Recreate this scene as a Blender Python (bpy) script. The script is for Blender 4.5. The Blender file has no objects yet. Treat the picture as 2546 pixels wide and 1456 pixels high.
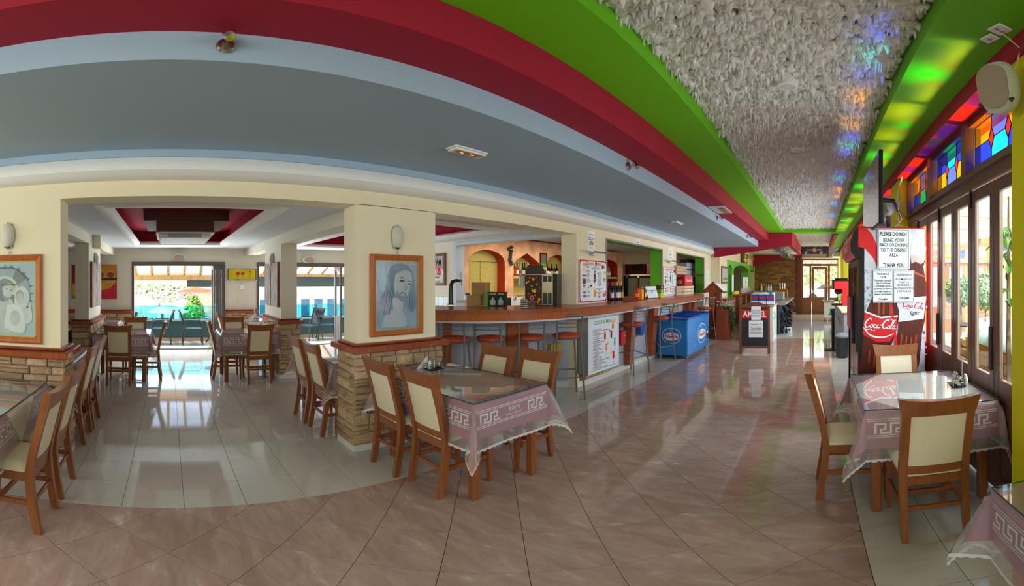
import bpy, bmesh, math, random
from math import sin, cos, tan, atan, atan2, pi, hypot, sqrt
from mathutils import Vector, Matrix
import numpy as np
random.seed(7)
S = bpy.context.scene
C = S.collection
# ---------------------------------------------------------------- camera, sky, sun, large lights, exposure
EYE = 1.5                                   # height of the lens
PPR = 1026.0                                # pixels per radian of the 2546 x 1456 panorama
VX, VY = 2030.0, 699.0                      # pixel of the +Y direction on the horizon
cam_d = bpy.data.cameras.new('camera')
cam = bpy.data.objects.new('camera', cam_d)
C.objects.link(cam)
S.camera = cam
yaw = (VX - 1273.0) / PPR                   # camera looks this far left of +Y
cam.location = (0, 0, EYE)
cam.rotation_euler = (pi / 2, 0, yaw)
cam_d.type = 'PANO'
cam_d.panorama_type = 'EQUIRECTANGULAR'
cam_d.longitude_min = -1273.0 / PPR
cam_d.longitude_max = 1273.0 / PPR
cam_d.latitude_max = VY / PPR
cam_d.latitude_min = -(1456.0 - VY) / PPR
cam_d.clip_start = 0.02
cam_d.clip_end = 300
cam_d.sensor_width = 36
cam_d.lens = 6.4
world = bpy.data.worlds.new('sky')
S.world = world
world.use_nodes = True
wn = world.node_tree.nodes
wl = world.node_tree.links
bg = wn['Background']
sky = wn.new('ShaderNodeTexSky')
sky.sky_type = 'NISHITA'
sky.sun_disc = False
sky.sun_elevation = math.radians(58)
sky.sun_rotation = math.radians(190)
sky.air_density = 1.0
sky.dust_density = 2.5
wl.new(sky.outputs[0], bg.inputs[0])
bg.inputs[1].default_value = 1.0
def lamp(name, kind, loc, rot, energy, color, **k):
 d = bpy.data.lights.new(name, kind)
 d.energy = energy
 d.color = color
 for a, b in k.items():
  setattr(d, a, b)
 o = bpy.data.objects.new(name, d)
 C.objects.link(o)
 o.location = loc
 o.rotation_euler = rot
 return o
lamp('sun', 'SUN', (0, -10, 20), (math.radians(38), 0, math.radians(-8)), 9.0, (1.0, 0.95, 0.86), angle=0.02)
def daylight(name, loc, rot, w, h, energy, color):
 o = lamp(name, 'AREA', loc, rot, energy, color, shape='RECTANGLE', size=w, size_y=h)
 o.visible_camera = False
 o.visible_glossy = False
 return o
# area lamps in place of daylight at the openings, plus added fills
TILT = pi / 2 - 0.42                        # daylight falls in from the sky, so it slants downwards
daylight('daylight_terrace', (-9.4, 0.2, 1.3), (0, -TILT, 0), 1.3, 1.9, 130, (0.84, 0.94, 1.0))
daylight('daylight_terrace', (-9.4, 3.2, 1.3), (0, -TILT, 0), 1.3, 2.2, 130, (0.84, 0.94, 1.0))
daylight('daylight_fill_right', (1.45, 3.4, 1.7), (0, TILT, 0), 1.2, 2.8, 110, (0.90, 0.95, 1.0))
daylight('daylight_fill_right', (1.0, -3.2, 1.9), (0, TILT, 0), 1.5, 5.5, 130, (0.90, 0.95, 1.0))  # added fill behind the camera; the wall here is solid
daylight('added_rear_fill', (-2.0, -5.7, 1.8), (-TILT, 0, pi), 5.0, 1.8, 150, (0.90, 0.95, 1.0))  # added fill in front of the closed rear wall
daylight('daylight_entrance', (0.2, 19.4, 1.7), (-TILT, 0, 0), 1.6, 2.0, 240, (1.0, 0.97, 0.92))
daylight('daylight_side_doors', (0.98, 9.6, 1.7), (0, TILT, 0), 1.2, 6.0, 150, (0.90, 0.95, 1.0))
daylight('added_bar_fill', (-4.9, 6.6, 2.4), (0, 0, 0), 1.0, 2.4, 40, (1.0, 0.93, 0.82))  # added lamp without a fixture, brightens the bar back room
vs = S.view_settings
vs.view_transform = 'Standard'
vs.look = 'None'
vs.exposure = 0.28
vs.gamma = 1.0
vs.use_curve_mapping = False
S.cycles.max_bounces = 8
S.cycles.diffuse_bounces = 4
S.cycles.glossy_bounces = 4
S.cycles.transmission_bounces = 6
S.cycles.transparent_max_bounces = 12
S.cycles.sample_clamp_indirect = 6.0
S.cycles.caustics_reflective = False
S.cycles.caustics_refractive = False
# ---------------------------------------------------------------- where a pixel of the photograph lies in the room
def az(px): return (px - VX) / PPR
def el(py): return (VY - py) / PPR
def at_x(px, x): return x / tan(az(px))                     # Y on the plane X = x
def at_y(px, y): return y * tan(az(px))                     # X on the plane Y = y
def z_at(py, x, y): return EYE + hypot(x, y) * tan(el(py))  # height above the point (x, y)
def on_z(px, py, z):
 d = (z - EYE) / tan(el(py))
 return d * sin(az(px)), d * cos(az(px))
# ---------------------------------------------------------------- materials
MATS = {}
def lin(c):
 return tuple((x / 12.92 if x <= 0.04045 else ((x + 0.055) / 1.055) ** 2.4) for x in (c[0] / 255, c[1] / 255, c[2] / 255)) + (1.0,)
def mat(name, rgb, rough=0.5, metal=0.0, coat=0.0, spec=0.5, noise=0.0, nscale=20.0, bump=0.0, bscale=None, emit=None, estr=0.0,
  alpha=1.0, rand=0.0, stretch=None, trans=0.0):
 """Principled material with optional colour noise, per-object variation and bump."""
 if name in MATS:
  return MATS[name]
 m = bpy.data.materials.new(name)
 MATS[name] = m
 m.use_nodes = True
 nt = m.node_tree
 b = nt.nodes['Principled BSDF']
 col = lin(rgb)
 b.inputs['Base Color'].default_value = col
 b.inputs['Roughness'].default_value = rough
 b.inputs['Metallic'].default_value = metal
 b.inputs['Coat Weight'].default_value = coat
 b.inputs['Coat Roughness'].default_value = 0.06
 b.inputs['Specular IOR Level'].default_value = spec
 b.inputs['Alpha'].default_value = alpha
 b.inputs['Transmission Weight'].default_value = trans
 if emit:
  b.inputs['Emission Color'].default_value = lin(emit)
  b.inputs['Emission Strength'].default_value = estr
 if noise or bump or rand:
  tc = nt.nodes.new('ShaderNodeTexCoord')
  vec = tc.outputs['Object']
  oi = nt.nodes.new('ShaderNodeObjectInfo')
  add = nt.nodes.new('ShaderNodeVectorMath')
  add.operation = 'MULTIPLY_ADD'
  cx = nt.nodes.new('ShaderNodeCombineXYZ')
  for i in range(3):
   nt.links.new(oi.outputs['Random'], cx.inputs[i])
  nt.links.new(cx.outputs[0], add.inputs[0])
  add.inputs[1].default_value = (37, 61, 17)
  mp = nt.nodes.new('ShaderNodeMapping')
  mp.inputs['Scale'].default_value = stretch or (1, 1, 1)
  nt.links.new(vec, mp.inputs[0])
  nt.links.new(mp.outputs[0], add.inputs[2])
  n = nt.nodes.new('ShaderNodeTexNoise')
  n.inputs['Scale'].default_value = nscale
  n.inputs['Detail'].default_value = 5
  nt.links.new(add.outputs[0], n.inputs['Vector'])
  if noise:
   r = nt.nodes.new('ShaderNodeValToRGB')
   r.color_ramp.elements[0].position = 0.28
   r.color_ramp.elements[1].position = 0.72
   r.color_ramp.elements[0].color = tuple(max(0, x * (1 - noise)) for x in col[:3]) + (1,)
   r.color_ramp.elements[1].color = tuple(min(1, x * (1 + noise)) for x in col[:3]) + (1,)
   nt.links.new(n.outputs['Fac'], r.inputs[0])
   out = r.outputs[0]
  else:
   out = None
  if rand:
   hs = nt.nodes.new('ShaderNodeHueSaturation')
   mr = nt.nodes.new('ShaderNodeMapRange')
   mr.inputs['To Min'].default_value = 1 - rand
   mr.inputs['To Max'].default_value = 1 + rand
   nt.links.new(oi.outputs['Random'], mr.inputs['Value'])
   nt.links.new(mr.outputs[0], hs.inputs['Value'])
   if out:
    nt.links.new(out, hs.inputs['Color'])
   else:
    hs.inputs['Color'].default_value = col
   out = hs.outputs[0]
  if out:
   nt.links.new(out, b.inputs['Base Color'])
  if bump:
   bp = nt.nodes.new('ShaderNodeBump')
   bp.inputs['Strength'].default_value = bump
   bp.inputs['Distance'].default_value = 0.01
   if bscale:
    n2 = nt.nodes.new('ShaderNodeTexNoise')
    n2.inputs['Scale'].default_value = bscale
    n2.inputs['Detail'].default_value = 4
    nt.links.new(add.outputs[0], n2.inputs['Vector'])
    nt.links.new(n2.outputs['Fac'], bp.inputs['Height'])
   else:
    nt.links.new(n.outputs['Fac'], bp.inputs['Height'])
   nt.links.new(bp.outputs[0], b.inputs['Normal'])
 return m
def glassy(name, tint, refl=0.06, rough=0.0, gcol=(1, 1, 1, 1), grazing=True, bumpy=0.0, milk=0.0, milk_col=(1, 1, 1, 1), gmax=0.8):
 """A thin sheet: tinted see-through mixed with a mirror reflection that grows at grazing angles, and optionally a milky share."""
 if name in MATS:
  return MATS[name]
 m = bpy.data.materials.new(name)
 MATS[name] = m
 m.use_nodes = True
 nt = m.node_tree
 nt.nodes.remove(nt.nodes['Principled BSDF'])
 out = nt.nodes['Material Output']
 tr = nt.nodes.new('ShaderNodeBsdfTransparent')
 tr.inputs[0].default_value = tint
 gl = nt.nodes.new('ShaderNodeBsdfGlossy')
 gl.inputs['Color'].default_value = gcol
 gl.inputs['Roughness'].default_value = rough
 mix = nt.nodes.new('ShaderNodeMixShader')
 if grazing:
  lw = nt.nodes.new('ShaderNodeLayerWeight')
  lw.inputs['Blend'].default_value = 0.5
  pw = nt.nodes.new('ShaderNodeMath')
  pw.operation = 'POWER'
  pw.inputs[1].default_value = 4.0
  mr = nt.nodes.new('ShaderNodeMapRange')
  mr.inputs['To Min'].default_value = refl
  mr.inputs['To Max'].default_value = gmax
  nt.links.new(lw.outputs['Facing'], pw.inputs[0])
  nt.links.new(pw.outputs[0], mr.inputs['Value'])
  nt.links.new(mr.outputs[0], mix.inputs[0])
 else:
  mix.inputs[0].default_value = refl
 if bumpy:
  n = nt.nodes.new('ShaderNodeTexNoise')
  n.inputs['Scale'].default_value = 60
  bp = nt.nodes.new('ShaderNodeBump')
  bp.inputs['Strength'].default_value = bumpy
  bp.inputs['Distance'].default_value = 0.01
  nt.links.new(n.outputs['Fac'], bp.inputs['Height'])
  nt.links.new(bp.outputs[0], gl.inputs['Normal'])
 body = tr.outputs[0]
 if milk:
  df = nt.nodes.new('ShaderNodeBsdfTranslucent' if bumpy else 'ShaderNodeBsdfDiffuse')
  df.inputs[0].default_value = milk_col
  m2 = nt.nodes.new('ShaderNodeMixShader')
  m2.inputs[0].default_value = milk
  nt.links.new(tr.outputs[0], m2.inputs[1])
  nt.links.new(df.outputs[0], m2.inputs[2])
  body = m2.outputs[0]
 nt.links.new(body, mix.inputs[1])
 nt.links.new(gl.outputs[0], mix.inputs[2])
 nt.links.new(mix.outputs[0], out.inputs[0])
 return m
def marble(name, base, vein, rough=0.12, scale=2.2, amount=0.5, stretch=(1, 4, 1)):
 """Polished tile: streaky cloudy veins that differ from tile to tile."""
 if name in MATS:
  return MATS[name]
 m = mat(name, base, rough=rough, spec=0.5)
 nt = m.node_tree
 b = nt.nodes['Principled BSDF']
 tc = nt.nodes.new('ShaderNodeTexCoord')
 oi = nt.nodes.new('ShaderNodeObjectInfo')
 cx = nt.nodes.new('ShaderNodeCombineXYZ')
 for i in range(3):
  nt.links.new(oi.outputs['Random'], cx.inputs[i])
 mp = nt.nodes.new('ShaderNodeMapping')
 mp.inputs['Scale'].default_value = stretch
 nt.links.new(tc.outputs['Object'], mp.inputs[0])
 add = nt.nodes.new('ShaderNodeVectorMath')
 add.operation = 'MULTIPLY_ADD'
 nt.links.new(cx.outputs[0], add.inputs[0])
 add.inputs[1].default_value = (91, 53, 29)
 nt.links.new(mp.outputs[0], add.inputs[2])
 n1 = nt.nodes.new('ShaderNodeTexNoise')
 n1.inputs['Scale'].default_value = scale
 n1.inputs['Detail'].default_value = 12
 n1.inputs['Roughness'].default_value = 0.74
 n1.inputs['Distortion'].default_value = 0.6
 nt.links.new(add.outputs[0], n1.inputs['Vector'])
 r = nt.nodes.new('ShaderNodeValToRGB')
 e = r.color_ramp.elements
 e[0].position = 0.30
 e[0].color = tuple(x * 0.80 for x in lin(base)[:3]) + (1,)
 e[1].position = 0.72
 e[1].color = lin(vein)
 mid = e.new(0.46)
 mid.color = lin(base)
 mid2 = e.new(0.60)
 mid2.color = tuple(a * (1 - amount * 0.25) + c * amount * 0.25 for a, c in zip(lin(base)[:3], lin(vein)[:3])) + (1,)
 nt.links.new(n1.outputs['Fac'], r.inputs[0])
 nt.links.new(r.outputs[0], b.inputs['Base Color'])
 return m
def wood(name, rgb, rough=0.32, ring=0.22, stretch=(14, 14, 1.2), coat=0.15):
 return mat(name, rgb, rough=rough, noise=ring, nscale=3.0, stretch=stretch, coat=coat)
CREAM = mat('cream_paint', (228, 216, 184), 0.75, bump=0.05, nscale=120)
CREAM_IN = mat('pale_cream_paint', (214, 206, 188), 0.75, bump=0.05, nscale=120)
RED = mat('crimson_paint', (158, 24, 52), 0.7, bump=0.05, nscale=120)
GREEN = mat('lime_paint', (104, 182, 18), 0.68, bump=0.05, nscale=120)
BLUE = mat('powder_blue_paint', (156, 178, 196), 0.7, bump=0.04, nscale=120)
WHITE = mat('white_paint', (232, 231, 226), 0.6)
OFFWHITE = mat('grey_white_paint', (204, 206, 208), 0.7)
STUCCO = mat('white_stucco', (238, 235, 230), 0.8, noise=0.06, nscale=8)
YELLOW = mat('yellow_paint', (206, 194, 8), 0.7, bump=0.05, nscale=120)
KEYGREEN = mat('reveal_green_paint', (92, 172, 40), 0.7)
WOOD = wood('orange_brown_wood', (160, 82, 34))
WOODR = wood('red_brown_wood', (142, 68, 38), rough=0.28)
WOODD = wood('dark_brown_frame', (98, 68, 54), rough=0.4, ring=0.12)
WOODT = wood('tan_wood', (196, 142, 84), rough=0.5)
BEECH = wood('beech_chair_wood', (134, 78, 40), rough=0.3, ring=0.18)
CREAMLEATHER = mat('cream_leatherette', (216, 204, 172), 0.42, bump=0.12, nscale=160)
STEEL = mat('brushed_steel', (196, 196, 194), 0.25, metal=1.0)
CHROME = mat('chrome', (225, 225, 225), 0.08, metal=1.0)
TUBE = mat('grey_lacquered_tube', (150, 153, 158), 0.32, metal=0.7)
ORANGE = mat('rust_orange_fabric', (188, 82, 50), 0.85, noise=0.12, nscale=90, bump=0.15)
GREYLAM = mat('grey_laminate', (168, 172, 180), 0.45, noise=0.03, nscale=5)
BLACK = mat('black_plastic', (22, 22, 24), 0.35)
DARKGREY = mat('dark_grey_plastic', (58, 60, 64), 0.4)
MIDGREY = mat('mid_grey', (128, 130, 132), 0.5)
PAPER = mat('white_paper', (236, 238, 240), 0.6)
INK = mat('black_ink', (22, 22, 26), 0.7)
REDINK = mat('red_ink', (196, 24, 40), 0.6)
GREENINK = mat('green_ink', (20, 120, 70), 0.6)
MAUVE = mat('mauve_cloth', (150, 84, 100), 0.9, noise=0.05, nscale=60, bump=0.08)
KEYWHITE = mat('white_print', (226, 214, 214), 0.85)
GROUT = mat('dark_grout', (70, 66, 60), 0.8)
PLASTER = mat('white_tile_glaze', (226, 228, 230), 0.15)
GLASS = glassy('window_glass', (0.95, 0.97, 0.96, 1), gmax=0.4, refl=0.04)
CLEAR = glassy('clear_glassware', (0.86, 0.9, 0.9, 1))
TABLEGLASS = glassy('table_glass', (0.95, 0.98, 0.965, 1), refl=0.10)
GLASSEDGE = mat('green_glass_edge', (28, 74, 66), 0.15)
CLEARPVC = glassy('clear_plastic_cover', (0.93, 0.93, 0.93, 1), rough=0.18, milk=0.16, milk_col=(0.86, 0.83, 0.83, 1))
LACE = glassy('white_lace', (0.95, 0.95, 0.95, 1), rough=0.5, milk=0.6, milk_col=(0.88, 0.86, 0.84, 1))
TEALGLASS = glassy('turquoise_glass', (0.36, 0.88, 0.92, 1), gmax=0.4)
# ---------------------------------------------------------------- mesh helpers
class MB:
 """Collects shapes; build() links them as ONE mesh object."""
 k = 0
 def __init__(self):
  self.v, self.f, self.m = [], [], None
 def _add(self, vs, fs):
  n = len(self.v)
  if self.m is not None:
   vs = [tuple(self.m @ Vector(p)) for p in vs]
  self.v += vs
  self.f += [tuple(i + n for i in f) for f in fs]
  return self
 def box(self, x0, x1, y0, y1, z0, z1, ch=0.0):
  if x1 < x0: x0, x1 = x1, x0
  if y1 < y0: y0, y1 = y1, y0
  if z1 < z0: z0, z1 = z1, z0
  MB.k = (MB.k + 1) % 11
  e = 0.00008 * MB.k
  if x1 - x0 > 0.02: x0, x1 = x0 + e, x1 - e
  if y1 - y0 > 0.02: y0, y1 = y0 + e, y1 - e
  if z1 - z0 > 0.02: z0, z1 = z0 + e, z1 - e
  ch = min(ch, (x1 - x0) * 0.45, (y1 - y0) * 0.45, (z1 - z0) * 0.45)
  if ch <= 0:
   return self._add([(x0, y0, z0), (x1, y0, z0), (x1, y1, z0), (x0, y1, z0), (x0, y0, z1), (x1, y0, z1), (x1, y1, z1), (x0, y1, z1)],
                             [(0, 3, 2, 1), (4, 5, 6, 7), (0, 1, 5, 4), (1, 2, 6, 5), (2, 3, 7, 6), (3, 0, 4, 7)])
  vs, idx = [], {}
  X, Y, Z = (x0, x1), (y0, y1), (z0, z1)
  for i in (0, 1):
   for j in (0, 1):
    for k in (0, 1):
     sx, sy, sz = (ch if i == 0 else -ch), (ch if j == 0 else -ch), (ch if k == 0 else -ch)
     for a, p in enumerate(((X[i], Y[j] + sy, Z[k] + sz), (X[i] + sx, Y[j], Z[k] + sz), (X[i] + sx, Y[j] + sy, Z[k]))):
      idx[(i, j, k, a)] = len(vs)
      vs.append(p)
  fs = []
  q = lambda *t: fs.append(tuple(idx[x] for x in t))
  for s in (0, 1):
   a = [(s, 0, 0, 0), (s, 1, 0, 0), (s, 1, 1, 0), (s, 0, 1, 0)]
   q(*(a if s else a[::-1]))
   a = [(0, s, 0, 1), (0, s, 1, 1), (1, s, 1, 1), (1, s, 0, 1)]
   q(*(a if s else a[::-1]))
   a = [(0, 0, s, 2), (1, 0, s, 2), (1, 1, s, 2), (0, 1, s, 2)]
   q(*(a if s else a[::-1]))
  for i in (0, 1):
   for j in (0, 1):
    a = [(i, j, 0, 0), (i, j, 0, 1), (i, j, 1, 1), (i, j, 1, 0)]
    q(*(a if i != j else a[::-1]))
    a = [(i, 0, j, 0), (i, 1, j, 0), (i, 1, j, 2), (i, 0, j, 2)]
    q(*(a if i == j else a[::-1]))
    a = [(0, i, j, 1), (1, i, j, 1), (1, i, j, 2), (0, i, j, 2)]
    q(*(a if i != j else a[::-1]))
  for i in (0, 1):
   for j in (0, 1):
    for k in (0, 1):
     a = [(i, j, k, 0), (i, j, k, 1), (i, j, k, 2)]
     q(*(a if (i + j + k) % 2 else a[::-1]))
  return self._add(vs, fs)
 def tube(self, pts, r, n=8, caps=True, squash=1.0):
  pts = [Vector(p) for p in pts]
  rs = r if isinstance(r, (list, tuple)) else [r] * len(pts)
  vs, fs = [], []
  up0 = None
  for i, p in enumerate(pts):
   t = (pts[min(i + 1, len(pts) - 1)] - pts[max(i - 1, 0)]).normalized()
   if up0 is None:
    up0 = Vector((0, 0, 1)) if abs(t.z) < 0.9 else Vector((1, 0, 0))
   a = t.cross(up0)
   if a.length < 1e-5:
    a = t.cross(Vector((0, 1, 0)))
   a.normalize()
   b = a.cross(t).normalized()
   up0 = b
   for k in range(n):
    th = 2 * pi * k / n
    vs.append(tuple(p + a * (rs[i] * cos(th)) + b * (rs[i] * squash * sin(th))))
  for i in range(len(pts) - 1):
   for k in range(n):
    k2 = (k + 1) % n
    fs.append((i * n + k, i * n + k2, (i + 1) * n + k2, (i + 1) * n + k))
  if caps:
   fs.append(tuple(range(n))[::-1])
   fs.append(tuple((len(pts) - 1) * n + k for k in range(n)))
  return self._add(vs, fs)
 def lathe(self, prof, c=(0, 0, 0), n=16, caps=True):
  vs, fs = [], []
  for r, z in prof:
   for k in range(n):
    th = 2 * pi * k / n
    vs.append((c[0] + r * cos(th), c[1] + r * sin(th), c[2] + z))
  for i in range(len(prof) - 1):
   for k in range(n):
    k2 = (k + 1) % n
    fs.append((i * n + k, i * n + k2, (i + 1) * n + k2, (i + 1) * n + k))
  if caps:
   fs.append(tuple(range(n))[::-1])
   fs.append(tuple((len(prof) - 1) * n + k for k in range(n)))
  return self._add(vs, fs)
 def prism(self, poly, o, u, w, d):
  """Polygon poly (2-D) at origin o with axes u, w, extruded by vector d."""
  o, u, w, d = Vector(o), Vector(u), Vector(w), Vector(d)
  n = len(poly)
  area = sum(poly[i][0] * poly[(i + 1) % n][1] - poly[(i + 1) % n][0] * poly[i][1] for i in range(n))
  flip = (u.cross(w).dot(d) < 0) ^ (area < 0)
  a = [tuple(o + u * p[0] + w * p[1]) for p in poly]
  b = [tuple(o + u * p[0] + w * p[1] + d) for p in poly]
  fs = [tuple(range(n))[::-1], tuple(range(n, 2 * n))] + [(i, (i + 1) % n, n + (i + 1) % n, n + i) for i in range(n)]
  if flip:
   fs = [f[::-1] for f in fs]
  return self._add(a + b, fs)
 def grid(self, fn, nu, nv, closed=False):
  vs = [tuple(fn(i / nu, j / nv)) for j in range(nv + 1) for i in range(nu + 1)]
  fs = [(j * (nu + 1) + i, j * (nu + 1) + i + 1, (j + 1) * (nu + 1) + i + 1, (j + 1) * (nu + 1) + i) for j in range(nv) for i in range(nu)]
  return self._add(vs, fs)
 def quad(self, a, b, c, d):
  return self._add([a, b, c, d], [(0, 1, 2, 3)])
 def tri(self, a, b, c):
  return self._add([a, b, c], [(0, 1, 2)])
 def ball(self, c, r, n=12, m=8, sx=1, sy=1, sz=1):
  prof = [(max(1e-4, r * sin(pi * i / m)), -r * cos(pi * i / m)) for i in range(m + 1)]
  old, self_m = self.m, Matrix.Translation(Vector(c)) @ Matrix.Diagonal((sx, sy, sz, 1))
  self.m = self_m if old is None else old @ self_m
  self.lathe(prof, (0, 0, 0), n)
  self.m = old
  return self
 def mesh(self, name, m, smooth=True, angle=38):
  me = bpy.data.meshes.new(name)
  me.from_pydata(self.v, [], self.f)
  me.materials.append(m)
  if smooth:
   me.shade_smooth()
   me.set_sharp_from_angle(angle=math.radians(angle))
  me.update()
  return me
 def build(self, name, m, parent=None, smooth=True, angle=38, fix=True):
  me = self.mesh(name, m, smooth, angle)
  return put(name, me, parent)
def put(name, me, parent=None):
 o = bpy.data.objects.new(name, me)
 C.objects.link(o)
 if parent is not None:
  o.parent = parent
 return o
def tag(o, label=None, cat=None, group=None, kind=None):
 if label: o['label'] = label
 if cat: o['category'] = cat
 if group: o['group'] = group
 if kind: o['kind'] = kind
 return o
def thing(name, label, cat, loc=(0, 0, 0), rotz=0.0, group=None, scale=1.0):
 o = bpy.data.objects.new(name, None)
 C.objects.link(o)
 o.location = loc
 o.rotation_euler = (0, 0, rotz)
 o.scale = (scale, scale, scale)
 o.empty_display_size = 0.1
 return tag(o, label, cat, group)
def root(name, label=None, loc=(0, 0, 0)):
 """An Empty that heads a piece of the setting."""
 o = bpy.data.objects.new(name, None)
 C.objects.link(o)
 o.location = loc
 return tag(o, label, None, None, 'structure')
KIDS = {}
def kids(o):
 return list(o.children)
def dup(o, loc=None, rotz=None, label=None, group=None, scale=None):
 """A copy of a thing with copies of its parts and sub-parts; meshes are shared."""
 def cp(src, par):
  c = src.copy()
  C.objects.link(c)
  c.parent = par
  for ch in kids(src):
   cp(ch, c)
  return c
 r = cp(o, None)
 if loc is not None: r.location = loc
 if rotz is not None: r.rotation_euler = (0, 0, rotz)
 if label: r['label'] = label
 if group: r['group'] = group
 if scale: r.scale = (scale,) * 3
 return r
FACING = {  # (right, up, normal) of a flat print that faces this way
 '+x': ((0, 1, 0), (0, 0, 1), (1, 0, 0)), '-x': ((0, -1, 0), (0, 0, 1), (-1, 0, 0)),
 '-y': ((1, 0, 0), (0, 0, 1), (0, -1, 0)), '+y': ((-1, 0, 0), (0, 0, 1), (0, 1, 0)), '+z': ((1, 0, 0), (0, 1, 0), (0, 0, 1)),
}
def frame_of(face):
 r, u, n = (FACING[face] if isinstance(face, str) else face)
 return Vector(r), Vector(u), Vector(n)
TEXTS = []
def text(body, loc, size, face, m, parent=None, align='CENTER', bold=0.0, shear=0.0, name='lettering', space=1.0, sx=1.0, line=1.0, extr=0.0004):
 cu = bpy.data.curves.new(name, 'FONT')
 cu.body = body
 cu.size = size
 cu.align_x = align
 cu.align_y = 'CENTER'
 cu.offset = bold * size
 cu.shear = shear
 cu.space_character = space
 cu.space_line = line
 cu.extrude = extr
 cu.resolution_u = 2
 cu.materials.append(m)
 tmp = bpy.data.objects.new(name, cu)
 C.objects.link(tmp)
 TEXTS.append((tmp, name, parent, face, sx, loc))
def finish_texts():
 dg = bpy.context.evaluated_depsgraph_get()
 mm = [bpy.data.meshes.new_from_object(t[0].evaluated_get(dg)) for t in TEXTS]
 for (tmp, name, parent, face, sx, loc), me in zip(TEXTS, mm):
  bpy.data.objects.remove(tmp)
  finish_text(me, name, parent, face, sx, loc)
def finish_text(me, name, parent, face, sx, loc):
 o = bpy.data.objects.new(name, me)
 C.objects.link(o)
 r, u, n = frame_of(face)
 M = Matrix((r * sx, u, n)).transposed().to_4x4()
 M.translation = Vector(loc)
 if parent is not None:
  o.parent = parent
 o.matrix_local = M
def flat(poly, loc, face, m, parent, name='print', t=0.0006):
 """A flat printed shape, poly in metres round loc."""
 r, u, n = frame_of(face)
 b = MB()
 b.prism(poly, loc, r, u, n * t)
 return b.build(name, m, parent, smooth=False)
def rrect(w, h, rad, n=4):
 pts = []
 for cx, cy, a0 in ((w / 2 - rad, h / 2 - rad, 0), (-w / 2 + rad, h / 2 - rad, pi / 2), (-w / 2 + rad, -h / 2 + rad, pi), (w / 2 - rad, -h / 2 + rad, 1.5 * pi)):
  for i in range(n + 1):
   a = a0 + pi / 2 * i / n
   pts.append((cx + rad * cos(a), cy + rad * sin(a)))
 return pts
def ell(w, h, cx=0, cy=0, n=20):
 return [(cx + w / 2 * cos(2 * pi * i / n), cy + h / 2 * sin(2 * pi * i / n)) for i in range(n)]
def rc(x0, x1, y0, y1):
 return [(x0, y0), (x1, y0), (x1, y1), (x0, y1)]
def stroke(pts, w, loc, face, m, parent, name='print', t=0.0006, taper=None, closed=False):
 """A flat ribbon along a 2-D polyline; w is a width or a list of widths."""
 r, u, n = frame_of(face)
 ws = w if isinstance(w, list) else [w] * len(pts)
 P = [Vector((p[0], p[1])) for p in pts]
 L, R = [], []
 for i, p in enumerate(P):
  t_ = (P[min(i + 1, len(P) - 1)] - P[max(i - 1, 0)])
  t_ = t_.normalized() if t_.length > 1e-9 else Vector((1, 0))
  nn = Vector((-t_.y, t_.x)) * ws[i] / 2
  L.append(p + nn)
  R.append(p - nn)
 o = Vector(loc)
 b = MB()
 vs = [tuple(o + r * q.x + u * q.y + n * t) for q in L] + [tuple(o + r * q.x + u * q.y + n * t) for q in R]
 k = len(P)
 b._add(vs, [(k + i, k + i + 1, i + 1, i) for i in range(k - 1)])
 return b, m, name
def curve_pts(ctrl, n=10):
 """Catmull-Rom through 2-D control points."""
 out = []
 c = [ctrl[0]] + list(ctrl) + [ctrl[-1]]
 for i in range(1, len(c) - 2):
  p0, p1, p2, p3 = [Vector(q) for q in c[i - 1:i + 3]]
  for k in range(n):
   t = k / n
   out.append(0.5 * ((2 * p1) + (p2 - p0) * t + (2 * p0 - 5 * p1 + 4 * p2 - p3) * t * t + (3 * p1 - p0 - 3 * p2 + p3) * t ** 3))
 out.append(Vector(ctrl[-1]))
 return [tuple(p) for p in out]
def clip(poly, axis, val, keep_less):
 out = []
 for i in range(len(poly)):
  a, b = poly[i], poly[(i + 1) % len(poly)]
  ia = (a[axis] <= val) == keep_less
  ib = (b[axis] <= val) == keep_less
  if ia: out.append(a)
  if ia != ib:
   t = (val - a[axis]) / (b[axis] - a[axis])
   out.append((a[0] + t * (b[0] - a[0]), a[1] + t * (b[1] - a[1])))
 return out
# ---------------------------------------------------------------- stone cladding
STONEM = mat('tan_cladding_stone', (188, 158, 124), 0.85, noise=0.30, nscale=7, bump=0.7, bscale=22, rand=0.22)
MORTAR = mat('brown_joint', (112, 88, 62), 0.9)
STONES = []
for _i in range(8):
 b = MB()
 rr = random.Random(_i)
 j = lambda a=0.07: rr.uniform(-a, a)
 back = [(-0.5, 0, -0.5), (0.5, 0, -0.5), (0.5, 0, 0.5), (-0.5, 0, 0.5)]
 mid = [(-0.48 + j(0.015), -0.6 + j(0.1), -0.46 + j(0.03)), (0.48 + j(0.015), -0.6 + j(0.1), -0.46 + j(0.03)), (0.48 + j(0.015), -0.6 + j(0.1), 0.46 + j(0.03)), (-0.48 + j(0.015), -0.6 + j(0.1), 0.46 + j(0.03))]
 fr = [(-0.40 + j(), -0.9 + j(0.1), -0.34 + j()), (0.02 + j(), -1.0 + j(0.1), -0.36 + j()), (0.40 + j(), -0.9 + j(0.1), -0.34 + j()),
          (0.40 + j(), -0.9 + j(0.1), 0.34 + j()), (0.0 + j(), -1.05 + j(0.1), 0.36 + j()), (-0.40 + j(), -0.9 + j(0.1), 0.34 + j())]
 b._add(back + mid + fr, [(0, 1, 5, 4), (1, 2, 6, 5), (2, 3, 7, 6), (3, 0, 4, 7), (4, 5, 10, 9, 8), (5, 6, 11, 10), (6, 7, 13, 12, 11), (7, 4, 8, 13), (8, 9, 12, 13), (9, 10, 11, 12)])
 STONES.append(b.mesh('stone', STONEM, smooth=False))
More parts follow.
